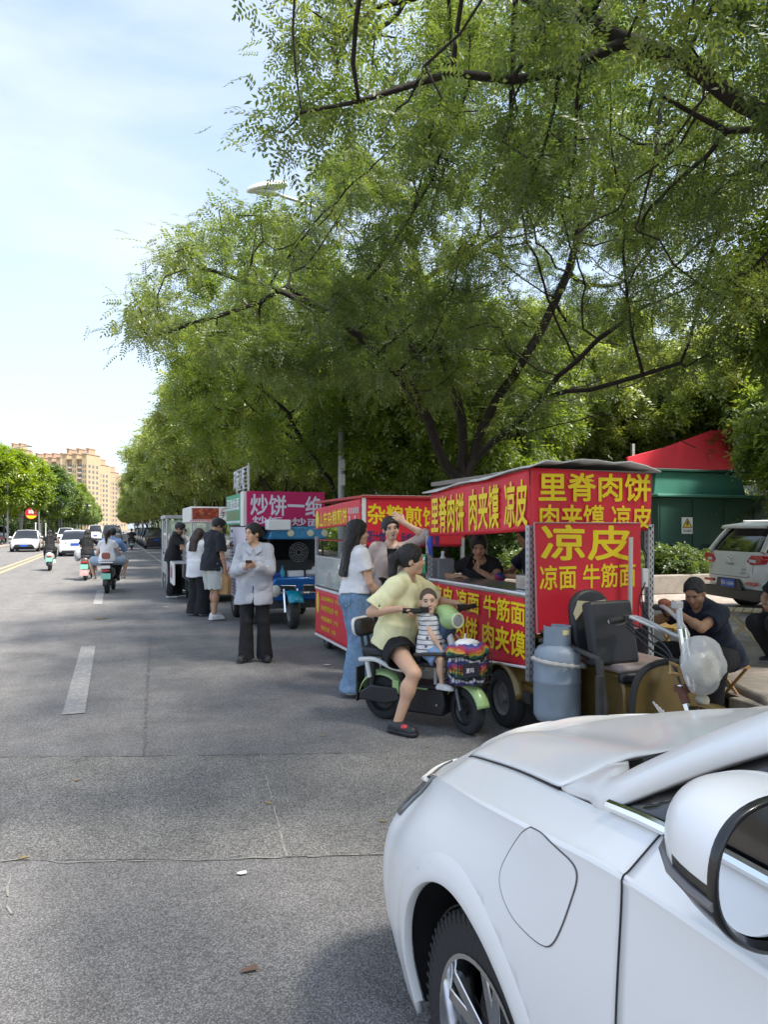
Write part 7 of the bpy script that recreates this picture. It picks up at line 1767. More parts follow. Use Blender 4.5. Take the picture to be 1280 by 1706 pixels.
b = MB(); b.tube(catmull([(0, .20, .30), (0, .16, .45), (0, -.06, .50), (0, -.16, .50), (0, -.40, .50)], 5), .028, 10) if False else b.tube([(.0, -.26, .28), (.0, -.30, .50)], .035, 10); b.tube([(.085, -.52, .20), (.085, -.50, .48)], .024, 10); b.tube([(-.085, -.52, .20), (-.085, -.50, .48)], .024, 10); b.build('rear_frame', M_black, sc)
b = MB(); b.tube([(.0, .44, .19)] + [(.0, .44, .19)], .001, 4) if False else None
for sx in (-.07, .07): b.tube([(sx, .44, .185), (sx, .385, .36)], .019, 10)
b.box((0, .38, .37), (.18, .05, .035)); b.build('front_fork', mat('fork_grey', (.12, .13, .15), .35, .8), sc, bevel=.004)
b = MB(); b.tube([tuple(SM2 @ Vector((0, .385, .36))), tuple(SM1 @ Vector((0, .262, .88)))], [.034, .026], 12); b.build('steering_column', M_wplast, sc)
b = MB(); b.prism([(-.10, 0), (.10, 0), (.12, .26), (.09, .38), (-.09, .38), (-.12, .26)], (0, .05, 0), (0, .19, .34), (1, 0, 0), (0, -.36, .93)); b.build('front_cowl', M_black, sc, bevel=.015)
b = MB(); b.tube(catmull([(-.34, .20, .95), (-.22, .24, .945), (-.10, .26, .91), (0, .265, .895), (.10, .26, .91), (.22, .24, .945), (.34, .20, .95)], 4), .014, 10); hb2 = b.build('handlebar', M_black, sc)
for q in (-1, 1):
    b = MB(); b.tube([(q * .22, .24, .945), (q * .36, .195, .952)], .021, 12); b.build('grip', M_rubber, hb2); b = MB(); b.tube([(q * .20, .27, .95), (q * .30, .285, .95), (q * .36, .26, .95)], .007, 6); b.box((q * .19, .25, .955), (.06, .06, .045)); b.build('brake_lever', M_black, hb2, bevel=.004)
Lp = Field(); Lp.add(ell((0, .335, .88), (.09, .075, .086)), .03); Lp.add(cone((0, .33, .885), (0, .375, .877), .069, .062), .03); Lp.add(ell((0, .27, .94), (.09, .08, .05)), .03); Vx, Q = Lp.mesh(.01); pod = mesh_obj('headlight_pod', Vx, Q, M_mint, sc, sharp=None)
b = MB(); b.lathe([(.001, .0), (.038, -.004), (.046, -.012), (.052, -.03)], axis='y', n=24); o = b.build('headlight', mat('scooter_lens', (.30, .31, .32), .1, coat=.5), pod); o.location = (0, .447, .874)
b = MB(); b.tube([(.053 * math.cos(a), .434, .874 + .053 * math.sin(a)) for a in np.linspace(0, 6.283, 26)[:-1]], .010, 8, closed=True); b.build('headlight_ring', mat('cream_ring', (.62, .70, .45), .4), pod)
b = MB(); b.ell((0, .27, .80), (.10, .075, .10), 12, 8); b.ell((.05, .24, .86), (.06, .07, .07), 10, 6); b.build('handlebar_bag', mat('patterned_bag', (.05, .09, .16), .8, var=.8, vscale=25), sc)
def seat_pad(y0, y1, w0, w1, z, th, nm, m=M_vinyl, par=None):
    b = MB(); b.prism([(y0, -w0), (y1, -w1), (y1 + .03, 0), (y1, w1), (y0, w0), (y0 - .03, 0)], (0, 0, th), (0, 0, z), (0, 1, 0), (1, 0, 0)); return b.build(nm, m, par or sc, bevel=.025, seg=3)
seat_pad(-.60, -.38, .12, .13, .535, .075, 'rear_seat'); seat_pad(-.35, -.06, .13, .085, .505, .085, 'front_seat')
b = MB(); b.tube(catmull([(.12, -.61, .50), (.135, -.45, .515), (.12, -.30, .46), (.09, -.12, .44)], 5), .020, 8); b.tube(catmull([(-.12, -.61, .50), (-.135, -.45, .515), (-.12, -.30, .46), (-.09, -.12, .44)], 5), .020, 8); b.tube([(.12, -.61, .5), (-.12, -.61, .5)], .02, 8); b.tube([(.115, -.55, .51), (.11, -.52, .36)], .02, 8); b.tube([(-.115, -.55, .51), (-.11, -.52, .36)], .02, 8); b.build('seat_rail', M_wplast, sc)
o = pad(.26, .15, .07, .06, 'backrest', M_vinyl, sc, (0, -.64, .76), (R(10), 0, 0)); b = MB(); b.tube([(.05, -.61, .52), (.05, -.645, .72)], .014, 8); b.tube([(-.05, -.61, .52), (-.05, -.645, .72)], .014, 8); b.build('backrest_post', M_worn, sc)
pad(.27, .16, .03, .06, 'backrest_edge', M_wplast, sc, (0, -.678, .765), (R(10), 0, 0))
b = MB(); b.prism([(-.62, .17), (-.36, .16), (-.22, .20), (-.26, .30), (-.50, .30), (-.60, .24)], (.05, 0, 0), (.085, 0, 0), (0, 1, 0), (0, 0, 1)); b.build('swing_arm_cover', M_black, sc, bevel=.012)
b = MB(); b.b2((.10, -.30, .22), (.125, -.24, .36)); b.b2((.10, -.2, .31), (.12, .02, .34)); b.build('mint_trim', M_mint, sc, bevel=.005)
# child seat with guard rail
b = MB(); b.b2((-.10, -.03, .50), (.16, .14, .535)); b.build('child_seat', M_vinyl, sc, bevel=.015)
b = MB(); b.tube(catmull([(.20, -.05, .60), (.22, .12, .62), (.17, .24, .62), (0, .27, .62), (-.13, .24, .62), (-.17, .1, .62)], 5), .016, 8); b.tube(catmull([(.19, .24, .62), (.20, .23, .52), (.17, .20, .44)], 4), .011, 8); b.build('child_rail', mat('foam_grip', (.05, .045, .045), .8), sc)
b = MB(); b.tube(catmull([(.16, .24, .66), (.19, .235, .52), (.15, .20, .44), (.06, .14, .42)], 5), .011, 8); b.tube([(.03, .05, .345), (.03, .05, .50)], .015, 8); b.build('child_seat_bracket', M_wplast, sc)
# front basket and what is in it
b = MB(); bx0, bx1, by0, by1, bz0, bz1 = -.15, .15, .46, .68, .42, .64
for z in np.linspace(bz0, bz1, 5): b.tube([(bx0, by0, z), (bx1, by0, z), (bx1, by1, z), (bx0, by1, z)], .0035, 5, closed=True)
for x in np.linspace(bx0, bx1, 9): b.tube([(x, by0, bz1), (x, by0, bz0), (x, by1, bz0), (x, by1, bz1)], .003, 5)
for y in np.linspace(by0, by1, 7)[1:-1]: b.tube([(bx0, y, bz1), (bx0, y, bz0), (bx1, y, bz0), (bx1, y, bz1)], .003, 5)
b.tube([(0, .40, .60), (0, .46, .58)], .016, 8); b.tube([(.1, .7, .66), (.19, .72, .66), (.19, .60, .66), (.15, .58, .66)], .004, 5); b.build('front_basket', M_black, sc)
def rainbow(t, co):
    n = nd(t, 'ShaderNodeTexNoise', {'Vector': co, 'Scale': 7.0, 'Detail': 2.0}); s2 = nd(t, 'ShaderNodeSeparateXYZ', {0: co}); a = nd(t, 'ShaderNodeMath', {0: n.outputs['Fac'], 1: .16, 2: s2.outputs[2]}, operation='MULTIPLY_ADD'); q = nd(t, 'ShaderNodeMath', {0: a.outputs[0], 1: 7.0}, operation='MULTIPLY'); fr = nd(t, 'ShaderNodeMath', {0: q.outputs[0]}, operation='FRACT')
    r = nd(t, 'ShaderNodeValToRGB', {'Fac': fr.outputs[0]}); r.color_ramp.interpolation = 'CONSTANT'; cols_ = ((0, (.02, .02, .03)), (.12, (.03, .16, .11)), (.24, (.55, .38, .05)), (.36, (.50, .14, .04)), (.48, (.38, .03, .07)), (.60, (.18, .04, .18)), (.72, (.04, .06, .24)), (.85, (.5, .5, .52)))
    e = r.color_ramp.elements; e[0].position = 0; e[0].color = (*cols_[0][1], 1); e[1].position = cols_[1][0]; e[1].color = (*cols_[1][1], 1)
    for ps, c in cols_[2:]: k_ = e.new(ps); k_.color = (*c, 1)
    return r.outputs['Color']
M_rain = pattern_mat('rainbow_quilt', rainbow, .7)
bg_ = Field(); bg_.add(ell((0, .57, .56), (.138, .098, .12)), .03); bg_.add(ell((.0, .57, .68), (.165, .13, .055)), .03); bg_.add(oval((0, .57, .452), (0, .57, .62), (.135, .095), (.14, .10)), .03); bg_.noise = (.014, 24, 4); Vx, Q = bg_.mesh(.009)
bag = thing('basket_bag', 'rainbow quilted bag stuffed in the front basket of the pale green scooter', 'bag', org, R(SYAW)); mesh_obj('bag_body', Vx, Q, M_rain, bag, sharp=None)
b = MB(); b.prism([(-.02, 0), (.13, -.0), (.14, .10), (-.01, .11)], (0, .008, 0), (.0, .686, .50), (1, 0, 0), (0, 0, 1)); pt_ = b.build('dark_patch', M_blk, bag); text('夏玛', .075, .035, M_wht, pt_, (.115, .6955, .535), (-1, 0, 0), (0, 0, 1), .012)
b = MB(); b.ell((.0, .56, .735), (.10, .08, .035), 14, 8); b.tube([(.02, .56, .76), (.02, .57, .81)], .006, 6); b.build('white_cloth', C_white, bag); b = MB(); b.tube([(.10, .56, .70), (.17, .66, .75)], .007, 8); b.build('paper_roll', M_white, bag)

for o in sc.children:                       # the front end is steered towards the camera
    nm = o.name.split('.')[0]
    if nm in ('handlebar', 'headlight_pod', 'handlebar_bag'): o.matrix_basis = SM1 @ o.matrix_basis
    elif nm == 'front_fork' or (nm == 'wheel' and o.location.y > 0) or (nm == 'fender' and o.data.vertices[0].co.y > 0): o.matrix_basis = SM2 @ o.matrix_basis
    elif nm == 'front_basket': o.matrix_basis = SM3 @ o.matrix_basis
bag.matrix_basis = (Matrix.Translation(org) @ Matrix.Rotation(R(SYAW), 4, 'Z') @ SM3 @ Matrix.Translation((0, 0, -.02)))
# people in and around the red stall
g = PX(800, 880, 7.45); g.z = 0
p = person('person in a black T-shirt leaning on the red stall counter over a phone', g, CAMY - 14, 1.62, True, .007, SK2, pelvis=(0, -.06, .84), lean=12, head=(26, 0, 4), hair=('bun', HAIR), fat=1.1,
    hands={-1: (-.02, .26, 1.19), 1: (.22, .22, 1.125)}, elbows={-1: (-1, .1, -.8), 1: (1, 0, -.4)}, hand_d={-1: (.6, .3, .5), 1: (-.9, .2, .05)}, hand_n={-1: (.2, -.3, 1), 1: (0, 0, -1)}, curl=(.8, .3),
    top=dict(mat=C_black, infl=.012, loose=.012, hem=-.08, sleeve=.42, sleeve_r=.014, neck=(.095, .10, .07), wr=0.0062), bottom=dict(mat=C_black, len=2.0), shoes=dict(mat=S_black, sole=S_black))
phone('black phone in the hand of the vendor at the red stall', W_of(p['root'], (.05, .33, 1.255)), (.5, .3, .6), (.1, -.9, .5))
g = PX(905, 880, 7.35); g.z = 0
p = person('person in a dark blue T-shirt working behind the red stall, mostly hidden by its board', g, 80, 1.68, False, .009, SK2, lean=14, head=(22, 0, 0), hair=('short', HAIR), face=False,
    hands={-1: (-.16, .42, 1.14), 1: (.14, .44, 1.16)}, elbows={-1: (-.8, -.3, -.6), 1: (.8, -.3, -.6)}, hand_n={-1: (0, 0, -1), 1: (0, 0, -1)}, top=dict(mat=C_navy, infl=.014, loose=.02, sleeve=.6, sleeve_r=.02), bottom=dict(mat=C_black, len=2.0), shoes=dict(mat=S_black, sole=S_black))
b = MB(); q_ = W_of(p['root'], (-.16, .50, 1.13)); b.ell((0, 0, 0), (.06, .045, .045), 12, 8, (0, .6, .3)); o = b.build('striped_rag', M_rain, None); o.location = q_; tag(o, 'orange and blue rag held over the steel tray in the red stall', 'rag')

# man eating beside the tricycle, on a low folding stool
g = PX(1188, 880, 6.5); g.z = 0
p = person('person with greying short hair in a navy T-shirt, hunched on a stool eating', g, 98, 1.72, False, .0065, SK2, pelvis=(0, -.08, .50), lean=30, head=(34, 0, 18), hair=('crop', HAIRG), fat=1.08,
    hands={-1: (.02, .42, .88), 1: (.11, .42, .87)}, elbows={-1: (-1, -.1, -.5), 1: (1, -.3, -.5)}, hand_d={-1: (.2, .5, .5), 1: (-.55, .5, .4)}, hand_n={-1: (.9, 0, .2), 1: (-.9, -.1, .3)}, curl=(.8, .8),
    feet={-1: (-.22, .30, .075), 1: (.24, .28, .075)}, knees={-1: (-.5, 1, .9), 1: (.6, 1, .9)}, top=dict(mat=C_navy, infl=.014, loose=.022, hem=-.08, sleeve=.62, sleeve_r=.026, wr=0.0109), bottom=dict(mat=C_black, len=1.95, r=(.10, .082, .065), infl=.012, wr=0.0078), shoes=dict(mat=S_black, sole=S_black))
b = MB(); w_ = p['wr'][1]; e_ = p['el'][1]; d_ = (e_ - w_) / np.linalg.norm(e_ - w_); b.tube([w_ + d_ * .015, w_ + d_ * .045], .031, 14); b.build('wristwatch', M_black, p['root'])
b = MB(); b.ell((0, 0, 0), (.055, .045, .035), 12, 8); o = b.build('flatbread_sandwich', mat('sandwich', (.45, .16, .10), .7, var=.5, vscale=40), None); o.location = W_of(p['root'], (.075, .52, .965)); tag(o, 'meat-filled flatbread held in both hands by the seated man', 'sandwich')
def stool(label, loc, rotz, h_=.43, w_=.34, m=None):
    t = thing('folding_stool', label, 'stool', loc, rotz); M_ = m or mat('varnished_pine', (.42, .23, .08), .5, var=.2, vscale=8)
    b = MB()
    for i in range(4): b.b2((-w_ / 2, -w_ / 2 + i * w_ / 4 + .006, h_ - .02), (w_ / 2, -w_ / 2 + (i + 1) * w_ / 4 - .006, h_))
    b.build('seat', M_, t, bevel=.004)
    for x in (-w_ / 2 + .03, w_ / 2 - .03):
        for sg in (-1, 1):
            b = MB(); b.tube([(x + sg * .012, sg * w_ * .46, h_ - .021), (x + sg * .012, -sg * w_ * .46, .0)], .014, 8); b.build('leg', M_, t)
    return t
stool('wooden folding stool under the seated eating man', (g.x + .08, g.y - .02, 0), R(10), .40)
g2 = PX(1108, 880, 7.6); stool('empty wooden folding table with crossed legs between the red stall and the seated man', (g2.x, g2.y, 0), R(20), .62, .5, mat('orange_pine', (.50, .30, .07), .5, var=.15, vscale=6))
# second seated person at the frame edge
g = PX(1338, 880, 8.0); g.z = KH
p = person('person in black seated at the right frame edge, one dark sneaker visible', g, 76, 1.74, False, .008, SK2, pelvis=(0, 0, .50), lean=18, head=(20, 0, 0), hair=('short', HAIR), fat=1.08,
    hands={-1: (-.10, .32, .62), 1: (.14, .34, .62)}, elbows={-1: (-1, -.2, -.3), 1: (1, -.3, -.2)}, feet={-1: (-.16, .30, .075), 1: (.12, .22, .075)}, knees={-1: (-.2, 1, .9), 1: (.2, 1, .9)}, top=dict(mat=C_black, infl=.016, loose=.03, hem=-.08, sleeve=.7, sleeve_r=.03), bottom=dict(mat=C_black, len=1.85, r=(.10, .08, .06), infl=.014), shoes=dict(mat=S_black, sole=mat('grey_sole', (.3, .3, .31), .7), fat=1.12))
stool('wooden folding stool under the person at the right frame edge', (g.x + .02, g.y, KH), R(30), .40)
o = stool('small pine stool standing empty behind the two seated people', tuple(Vector(PX(1240, 880, 9.6)).xy) + (KH,), R(40), .42, .42, mat('pale_pine', (.55, .42, .24), .6, var=.1))

# customers at the further stalls
g = GP(354, 1033)
p = person('person in a black T-shirt, pale grey shorts and white sneakers carrying a paper bag', g, -62, 1.80, False, .008, SK2, lean=4, head=(34, 0, -14), hair=('quiff', HAIR), fat=1.06,
    hands={-1: (-.12, .36, 1.24), 1: (.27, .07, .86)}, elbows={-1: (-.7, -.4, -.8), 1: (.5, -1, 0)}, hand_n={-1: (.4, -.3, 1), 1: (-1, 0, 0)}, curl=(.6, .9), feet={-1: (-.10, .10, .075), 1: (.12, -.06, .075)},
    top=dict(mat=C_navy if False else cloth('faded_black_cloth', (.016, .018, .026)), infl=.018, loose=.035, hem=-.12, sleeve=.85, sleeve_r=.028, wr=0.0093), bottom=dict(mat=C_grey, name='shorts', len=.92, r=(.108, .10, .115), infl=.014, wr=0.0078), shoes=dict(mat=S_white, sole=M_white, fat=1.2))
phone('white phone held up by the man in grey shorts', W_of(p['root'], (-.07, .45, 1.30)), (.1, .8, .5), (0, -.5, .9), M_white)
hp_ = W_of(p['root'], p['wr'][1]); bagp = thing('paper_bag', 'brown kraft paper bag hanging from the hand of the man in grey shorts', 'bag', (hp_.x + .0, hp_.y, hp_.z - .44), R(-50))
b = MB(); b.prism([(-.10, 0), (.10, 0), (.115, .27), (.03, .36), (-.06, .35), (-.10, .26)], (0, .10, 0), (0, -.05, 0)); b.build('bag_body', mat('kraft_paper', (.40, .23, .09), .8, var=.15, vscale=9, bump=.3, bscale=14), bagp, bevel=.008); b = MB(); b.b2((-.1, -.056, .12), (-.02, -.051, .30)); b.build('receipt', M_white, bagp)
g = GP(329, 1026)
p = person('person with long brown hair in a white blouse and wide black trousers', g, -48, 1.60, True, .009, SK1, head=(18, 0, -8), hair=('longb', HAIRB), face=False,
    hands={-1: (-.08, .26, 1.12), 1: (.10, .25, 1.12)}, elbows={-1: (-1, -.4, -.5), 1: (1, -.4, -.5)}, top=dict(mat=C_white, name='blouse', infl=.022, loose=.045, hem=-.16, hem_slope=.35, sleeve=1.7, sleeve_r=.03, wr=0.0124, wf=12), bottom=dict(mat=C_black, len=2.0, r=(.10, .10, .14), drop=-.05), shoes=dict(mat=S_cream, sole=M_white))
g = GP(287, 996)
p = person('person in black T-shirt and black trousers leaning over the meat cart with a phone', g, -100, 1.76, False, .009, SK2, lean=10, head=(34, 0, 0), hair=('short', HAIR), face=False,
    hands={-1: (-.10, .46, 1.13), 1: (.17, .42, 1.0)}, elbows={-1: (-.8, -.5, -.5), 1: (.8, -.6, -.5)}, hand_n={-1: (0, 0, 1), 1: (0, 0, -1)}, feet={-1: (-.10, .12, .075), 1: (.10, -.04, .075)}, top=dict(mat=C_black, infl=.016, loose=.03, hem=-.14, sleeve=.75, sleeve_r=.024), bottom=dict(mat=C_black, len=1.97, r=(.10, .085, .08)), shoes=dict(mat=S_black, sole=M_white, fat=1.15))
phone('small phone held out by the man in black at the meat cart', W_of(p['root'], (-.08, .58, 1.17)), (.1, .9, .3), (0, -.3, .9))
g = GP(302, 985)
person('person in dark clothes holding a phone, half hidden behind the man in black', g, -125, 1.62, True, .012, SK1, head=(20, 0, 0), hair=('long', HAIR), face=False, hands={-1: (-.06, .34, 1.20), 1: (.12, .32, 1.16)}, top=dict(mat=C_black, infl=.014, loose=.02, sleeve=.6), bottom=dict(mat=C_black, len=2.0), shoes=dict(mat=S_black, sole=M_white))
# ------------------------------------------------------------------ cars on the street
M_tail = mat('tail_lamp_red', (.45, .015, .02), .15, coat=.5); M_lens = mat('lamp_clear', (.62, .64, .66), .1, coat=.4); M_plate = mat('blue_plate', (.02, .09, .42), .45)
def street_car(label, loc, yaw, paint, kind='sedan', L_=4.6, Wd=1.80, Hh=1.46, group=None, plate=True, name='passenger_car', root=None):
    t = thing(name, label, 'car', loc, R(yaw), group); hw = Wd / 2; hl = L_ / 2
    sd = kind == 'sedan'; zb_ = Hh * (.62 if sd else .58)           # belt line
    st = [(-hl, .80, .34, zb_ - .10), (-hl + .06, .92, .24, zb_ - .02), (-hl + .35, .98, .22, zb_ + .02), (-hl + 1.0, 1.0, .20, zb_ + .02), (0, 1.0, .20, zb_), (hl - 1.25, 1.0, .20, zb_ - .02), (hl - .75, .99, .20, zb_ - .07), (hl - .25, .93, .22, zb_ - .16), (hl - .05, .82, .26, zb_ - .24), (hl, .70, .34, zb_ - .32)]
    P = []
    for (y, kw, z0, z1) in catmull([(a, b_, c, d) for a, b_, c, d in st], 3):
        w_ = hw * kw; zm = z0 + (z1 - z0) * .55
        P.append([(-w_ * .90, y, z0), (-w_ * .97, y, z0 + .1), (-w_, y, zm), (-w_ * .975, y, zm + (z1 - zm) * .6), (-w_ * .91, y, z1 - .02), (-w_ * .80, y, z1), (0, y, z1 + .03), (w_ * .80, y, z1), (w_ * .91, y, z1 - .02), (w_ * .975, y, zm + (z1 - zm) * .6), (w_, y, zm), (w_ * .97, y, z0 + .1), (w_ * .90, y, z0)])
    b = MB(); b.grid(P); b.add(P[0], [tuple(range(13))]); b.add(P[-1], [tuple(range(13))[::-1]]); body = b.build('body', paint, t, sharp=40)
    # greenhouse: belt, shoulder and roof lines over the stations
    gs = [(-hl + (.55 if sd else .12), 0), (-hl + (1.15 if sd else .30), .80), (-hl + (1.6 if sd else .7), 1), (.1, 1), (.45, .97), (hl - 1.35, .25 if False else .32), (hl - 1.05, 0)]
    ys_ = np.linspace(gs[0][0], gs[-1][0], 27); hf = np.interp(ys_, [g_[0] for g_ in gs], [g_[1] for g_ in gs]); P = []
    for y, f in zip(ys_, hf):
        zt = zb_ + (Hh - zb_) * f; wb, wt = hw * .90, hw * (.90 - .19 * f)
        P.append([(-wb, y, zb_ - .01), (-(wb + wt) / 2 - .01, y, (zb_ + zt) / 2), (-wt, y, zt - .045 * f), (-wt + .07, y, zt - .005 * f), (0, y, zt + .025 * f), (wt - .07, y, zt - .005 * f), (wt, y, zt - .045 * f), ((wb + wt) / 2 + .01, y, (zb_ + zt) / 2), (wb, y, zb_ - .01)])
    b = MB(); b.grid(P); b.build('window_glass', M_glassdark, t, sharp=40)
    b = MB(); b.grid([[Vector(p) + Vector((0, 0, .006)) for p in r_[2:7]] for r_, f in zip(P, hf) if f > .94]); b.build('roof', paint, t, solid=.012)
    b = MB()
    for sx in (0, 8):
        sg = -1 if sx == 0 else 1; idx = 2 if sx == 0 else 6
        for yq in ((0, 4), (len(P) - 1, len(P) - 7)): b.tube([P[k_][idx] if hf[k_] > .02 else P[k_][sx] for k_ in (range(yq[0], yq[1] + 1) if yq[1] > yq[0] else range(yq[0], yq[1] - 1, -1))], .035, 6)
        m_ = int(len(P) * .47); b.tube([Vector(P[m_][sx]), Vector(P[m_][1 if sx == 0 else 7]) + Vector((sg * .006, 0, 0)), Vector(P[m_][idx])], .03, 6)
    b.build('pillars', paint, t)
    for y in (-hl + .85, hl - .88):
        for sx in (-1, 1):
            o = small_wheel(t, (sx * (hw - .11), y, .32), .32, .21, 0, M_steel)
            a_ = MB(); a_.lathe([(.36, 0), (.001, 0)], axis='x', n=28, cap=False); o2 = a_.build('wheel_arch', M_black, t); o2.location = (sx * (hw * .995 + .002), y, .33)
    for sx in (-1, 1):
        b = MB(); b.ell((sx * (hw + .08), hl - 1.45, zb_ + .07), (.10, .06, .07), 10, 6); b.build('door_mirror', paint, t)
        b = MB(); b.prism([(0, 0), (.42, .06), (.44, .16), (.05, .10)] if sx > 0 else [(0, 0), (-.42, .06), (-.44, .16), (-.05, .10)], (0, -.3, 0), (sx * .36, hl + .01, zb_ - .36), (1, -.30 * sx, 0), (0, 0, 1)); b.build('headlight', M_lens, t, bevel=.01)
        b = MB(); b.prism([(0, 0), (.36, -.02), (.37, .13), (.05, .12)] if sx > 0 else [(0, 0), (-.36, -.02), (-.37, .13), (-.05, .12)], (0, .2, 0), (sx * .44, -hl - .012, zb_ - .20), (1, .18 * sx, 0), (0, 0, 1)); b.build('tail_lamp', M_tail, t, bevel=.01)
    b = MB(); b.prism([(-.52, 0), (.52, 0), (.66, -.20), (-.66, -.20)], (0, -.1, 0), (0, hl + .03, .52)); b.prism([(-.25, 0), (.25, 0), (.3, .05), (-.3, .05)], (0, -.1, 0), (0, hl + .01, .60)); b.build('grille', M_black, t, bevel=.01)
    b = MB(); b.b2((-.22, hl + .03, .38), (.22, hl + .045, .50)); b.build('number_plate', M_plate, t); b = MB(); b.b2((-.22, -hl - .02, .62), (.22, -hl - .002, .76)); b.build('number_plate', M_plate, t)
    b = MB(); b.b2((-hw * .75, -hl - .012, .22), (hw * .75, -hl + .06, .36)); b.b2((-hw * .8, -hl + .1, .16), (hw * .8, hl - .1, .26)); b.build('lower_bumper', M_black, t, bevel=.02)
    return t
P_white = mat('white_car_paint', (.74, .74, .74), .3, coat=.7); P_black = mat('black_car_paint', (.02, .02, .024), .25, coat=.8); P_grey = mat('grey_car_paint', (.17, .18, .19), .3, .4, coat=.6); P_silver = mat('silver_car_paint', (.45, .46, .48), .3, .5, coat=.6); P_blue = mat('blue_car_paint', (.04, .06, .12), .3, coat=.7)
street_car('white sedan driving towards the camera left of the yellow line', (-5.7, 57, 0), 180, P_white)
street_car('white sedan driving away ahead of the scooters, red tail lamps showing', (-2.1, 47.5, 0), 0, P_white)
street_car('white oncoming car behind the nearest oncoming sedan', (-5.2, 92, 0), 180, P_white, 'suv', Hh=1.62)
street_car('farther white oncoming car beside the second one', (-5.4, 118, 0), 180, P_white, group=None)
street_car('far white van in the middle of the road', (-2.2, 100, 0), 0, P_white, 'suv', L_=4.8, Hh=1.95, name='van')
street_car('dark grey van with pale roof waiting far ahead', (-.2, 76, 0), 0, P_grey, 'suv', L_=4.8, Wd=1.9, Hh=1.9, name='van')
G_ = 'cars parked along the right kerb'
for i, (pt, kd, lb) in enumerate(((P_black, 'sedan', 'nearest dark parked car beyond the last stall'), (P_blue, 'suv', 'dark blue parked car second beyond the last stall'), (P_grey, 'suv', 'grey parked car third beyond the last stall'), (P_black, 'sedan', None), (P_silver, 'sedan', None), (P_grey, 'sedan', None), (P_white, 'suv', None))):
    street_car(lb or 'one of the far parked cars beyond the third along the right kerb', (3.1, 62 + i * 6.6, 0), 0, pt, kd, 4.5, 1.8, 1.48 if kd == 'sedan' else 1.65, G_)
street_car('white pickup-like car parked on the left pavement at the frame edge', (-11.6, 88, KH), 190, P_white, 'suv', Hh=1.75)

# white SUV behind the seated man, rear end towards the road
c_ = PX(1222, 880, 13.2); fwd_ = R(-90 - 14); 
fv = Vector((-math.sin(fwd_), math.cos(fwd_), 0)); ctr = Vector((c_.x, c_.y, KH)) + fv * 2.2
M_suv = mat('dusty_white_paint', (.66, .64, .59), .35, coat=.4, var=.08, vscale=2)
suv = street_car('dusty white SUV parked tail-out on the pavement behind the seated man', ctr, math.degrees(fwd_), M_suv, 'suv', 4.4, 1.84, 1.60)
for o in list(suv.children):
    if o.name.split('.')[0] in ('tail_lamp', 'number_plate', 'lower_bumper', 'window_glass', 'pillars', 'roof'): bpy.data.objects.remove(o)
hl = 2.2; zb_ = 1.60 * .58
yr = -hl - .03
# tailgate with its own shape: upright lower panel, raked glass, spoiler
def sect(z, y, w_, n=13, r_=.5): return [(w_ * math.copysign(abs(math.cos(a)) ** r_, math.cos(a)), y + .16 * (abs(math.cos(a)) ** 4), z) for a in np.linspace(math.pi, 0, n)]
b = MB(); b.grid([sect(.42, yr + .02, .84), sect(.58, yr - .035, .88), sect(.72, yr - .02, .89), sect(.86, yr + .0, .88), sect(1.0, yr + .01, .86), sect(1.06, yr + .05, .83)]); tg = b.build('tailgate', M_suv, suv, sharp=60)
b = MB(); b.grid([sect(1.06, yr + .045, .80), sect(1.2, yr + .14, .76), sect(1.34, yr + .25, .71), sect(1.46, yr + .36, .66)]); b.build('rear_window', M_glassdark, suv)
b = MB(); b.grid([[(sx * w_, y, z) for sx in np.linspace(-1, 1, 9)] for (w_, y, z) in ((.68, yr + .22, 1.47), (.66, yr + .24, 1.515), (.66, yr + .7, 1.57), (.66, 0, 1.60), (.66, .7, 1.56))]); b.build('roof', M_suv, suv, solid=.03, sharp=60)
for sx in (-1, 1):
    b = MB(); b.grid([[(sx * x, y, z) for (x, y, z) in ((.80, yr + .05, 1.06), (.83, yr + .8, 1.02), (.83, .6, .98), (.82, 1.1, .93))], [(sx * x, y, z) for (x, y, z) in ((.66, yr + .36, 1.49), (.66, yr + .8, 1.53), (.66, .3, 1.54), (.82, 1.1, .94))]]); b.build('side_glass', M_glassdark, suv)
    b = MB(); b.tube([(sx * .81, yr + .07, 1.05), (sx * .74, yr + .22, 1.28), (sx * .66, yr + .40, 1.51)], .045, 8); b.build('pillar', M_suv, suv); b = MB(); b.tube([(sx * .80, yr + .9, 1.03), (sx * .66, yr + .95, 1.53)], .03, 8); b.build('pillar', M_suv, suv); b = MB(); b.tube([(sx * .66, .3, 1.54), (sx * .82, 1.1, .95)], .035, 8); b.build('pillar', M_suv, suv)
    b = MB(); b.tube([(sx * .6, yr + .6, 1.60), (sx * .6, .2, 1.63)], .018, 6); b.build('roof_rail', M_galv, suv)
    b = MB(); out_ = [(0, .06), (.10, .0), (.34, .02), (.40, .10), (.38, .17), (.12, .17)]; b.prism([(sx * x, z) for x, z in out_], (0, .12, 0), (sx * .50, yr - .035, .84), (1, sx * .10, 0), (0, 0, 1)); tl = b.build('tail_lamp', M_tail, suv, bevel=.012)
    b = MB(); b.prism([(sx * x, z) for x, z in ((.08, .05), (.24, .04), (.24, .09), (.08, .10))], (0, .01, 0), (sx * .50, yr - .042, .84), (1, sx * .10, 0), (0, 0, 1)); b.build('reversing_lens', M_lens, tl)
    b = MB(); b.b2((sx * .50, yr - .055, .50), (sx * .80, yr - .01, .545)); b.build('reflector', M_tail, suv, bevel=.006)
b = MB(); b.prism([(-.42, 0), (.42, 0), (.34, .20), (-.34, .20)], (0, .02, 0), (0, yr - .062, .385)); b.b2((-.84, yr - .02, .22), (.84, yr + .3, .42)); b.build('lower_bumper', M_black, suv, bevel=.02)
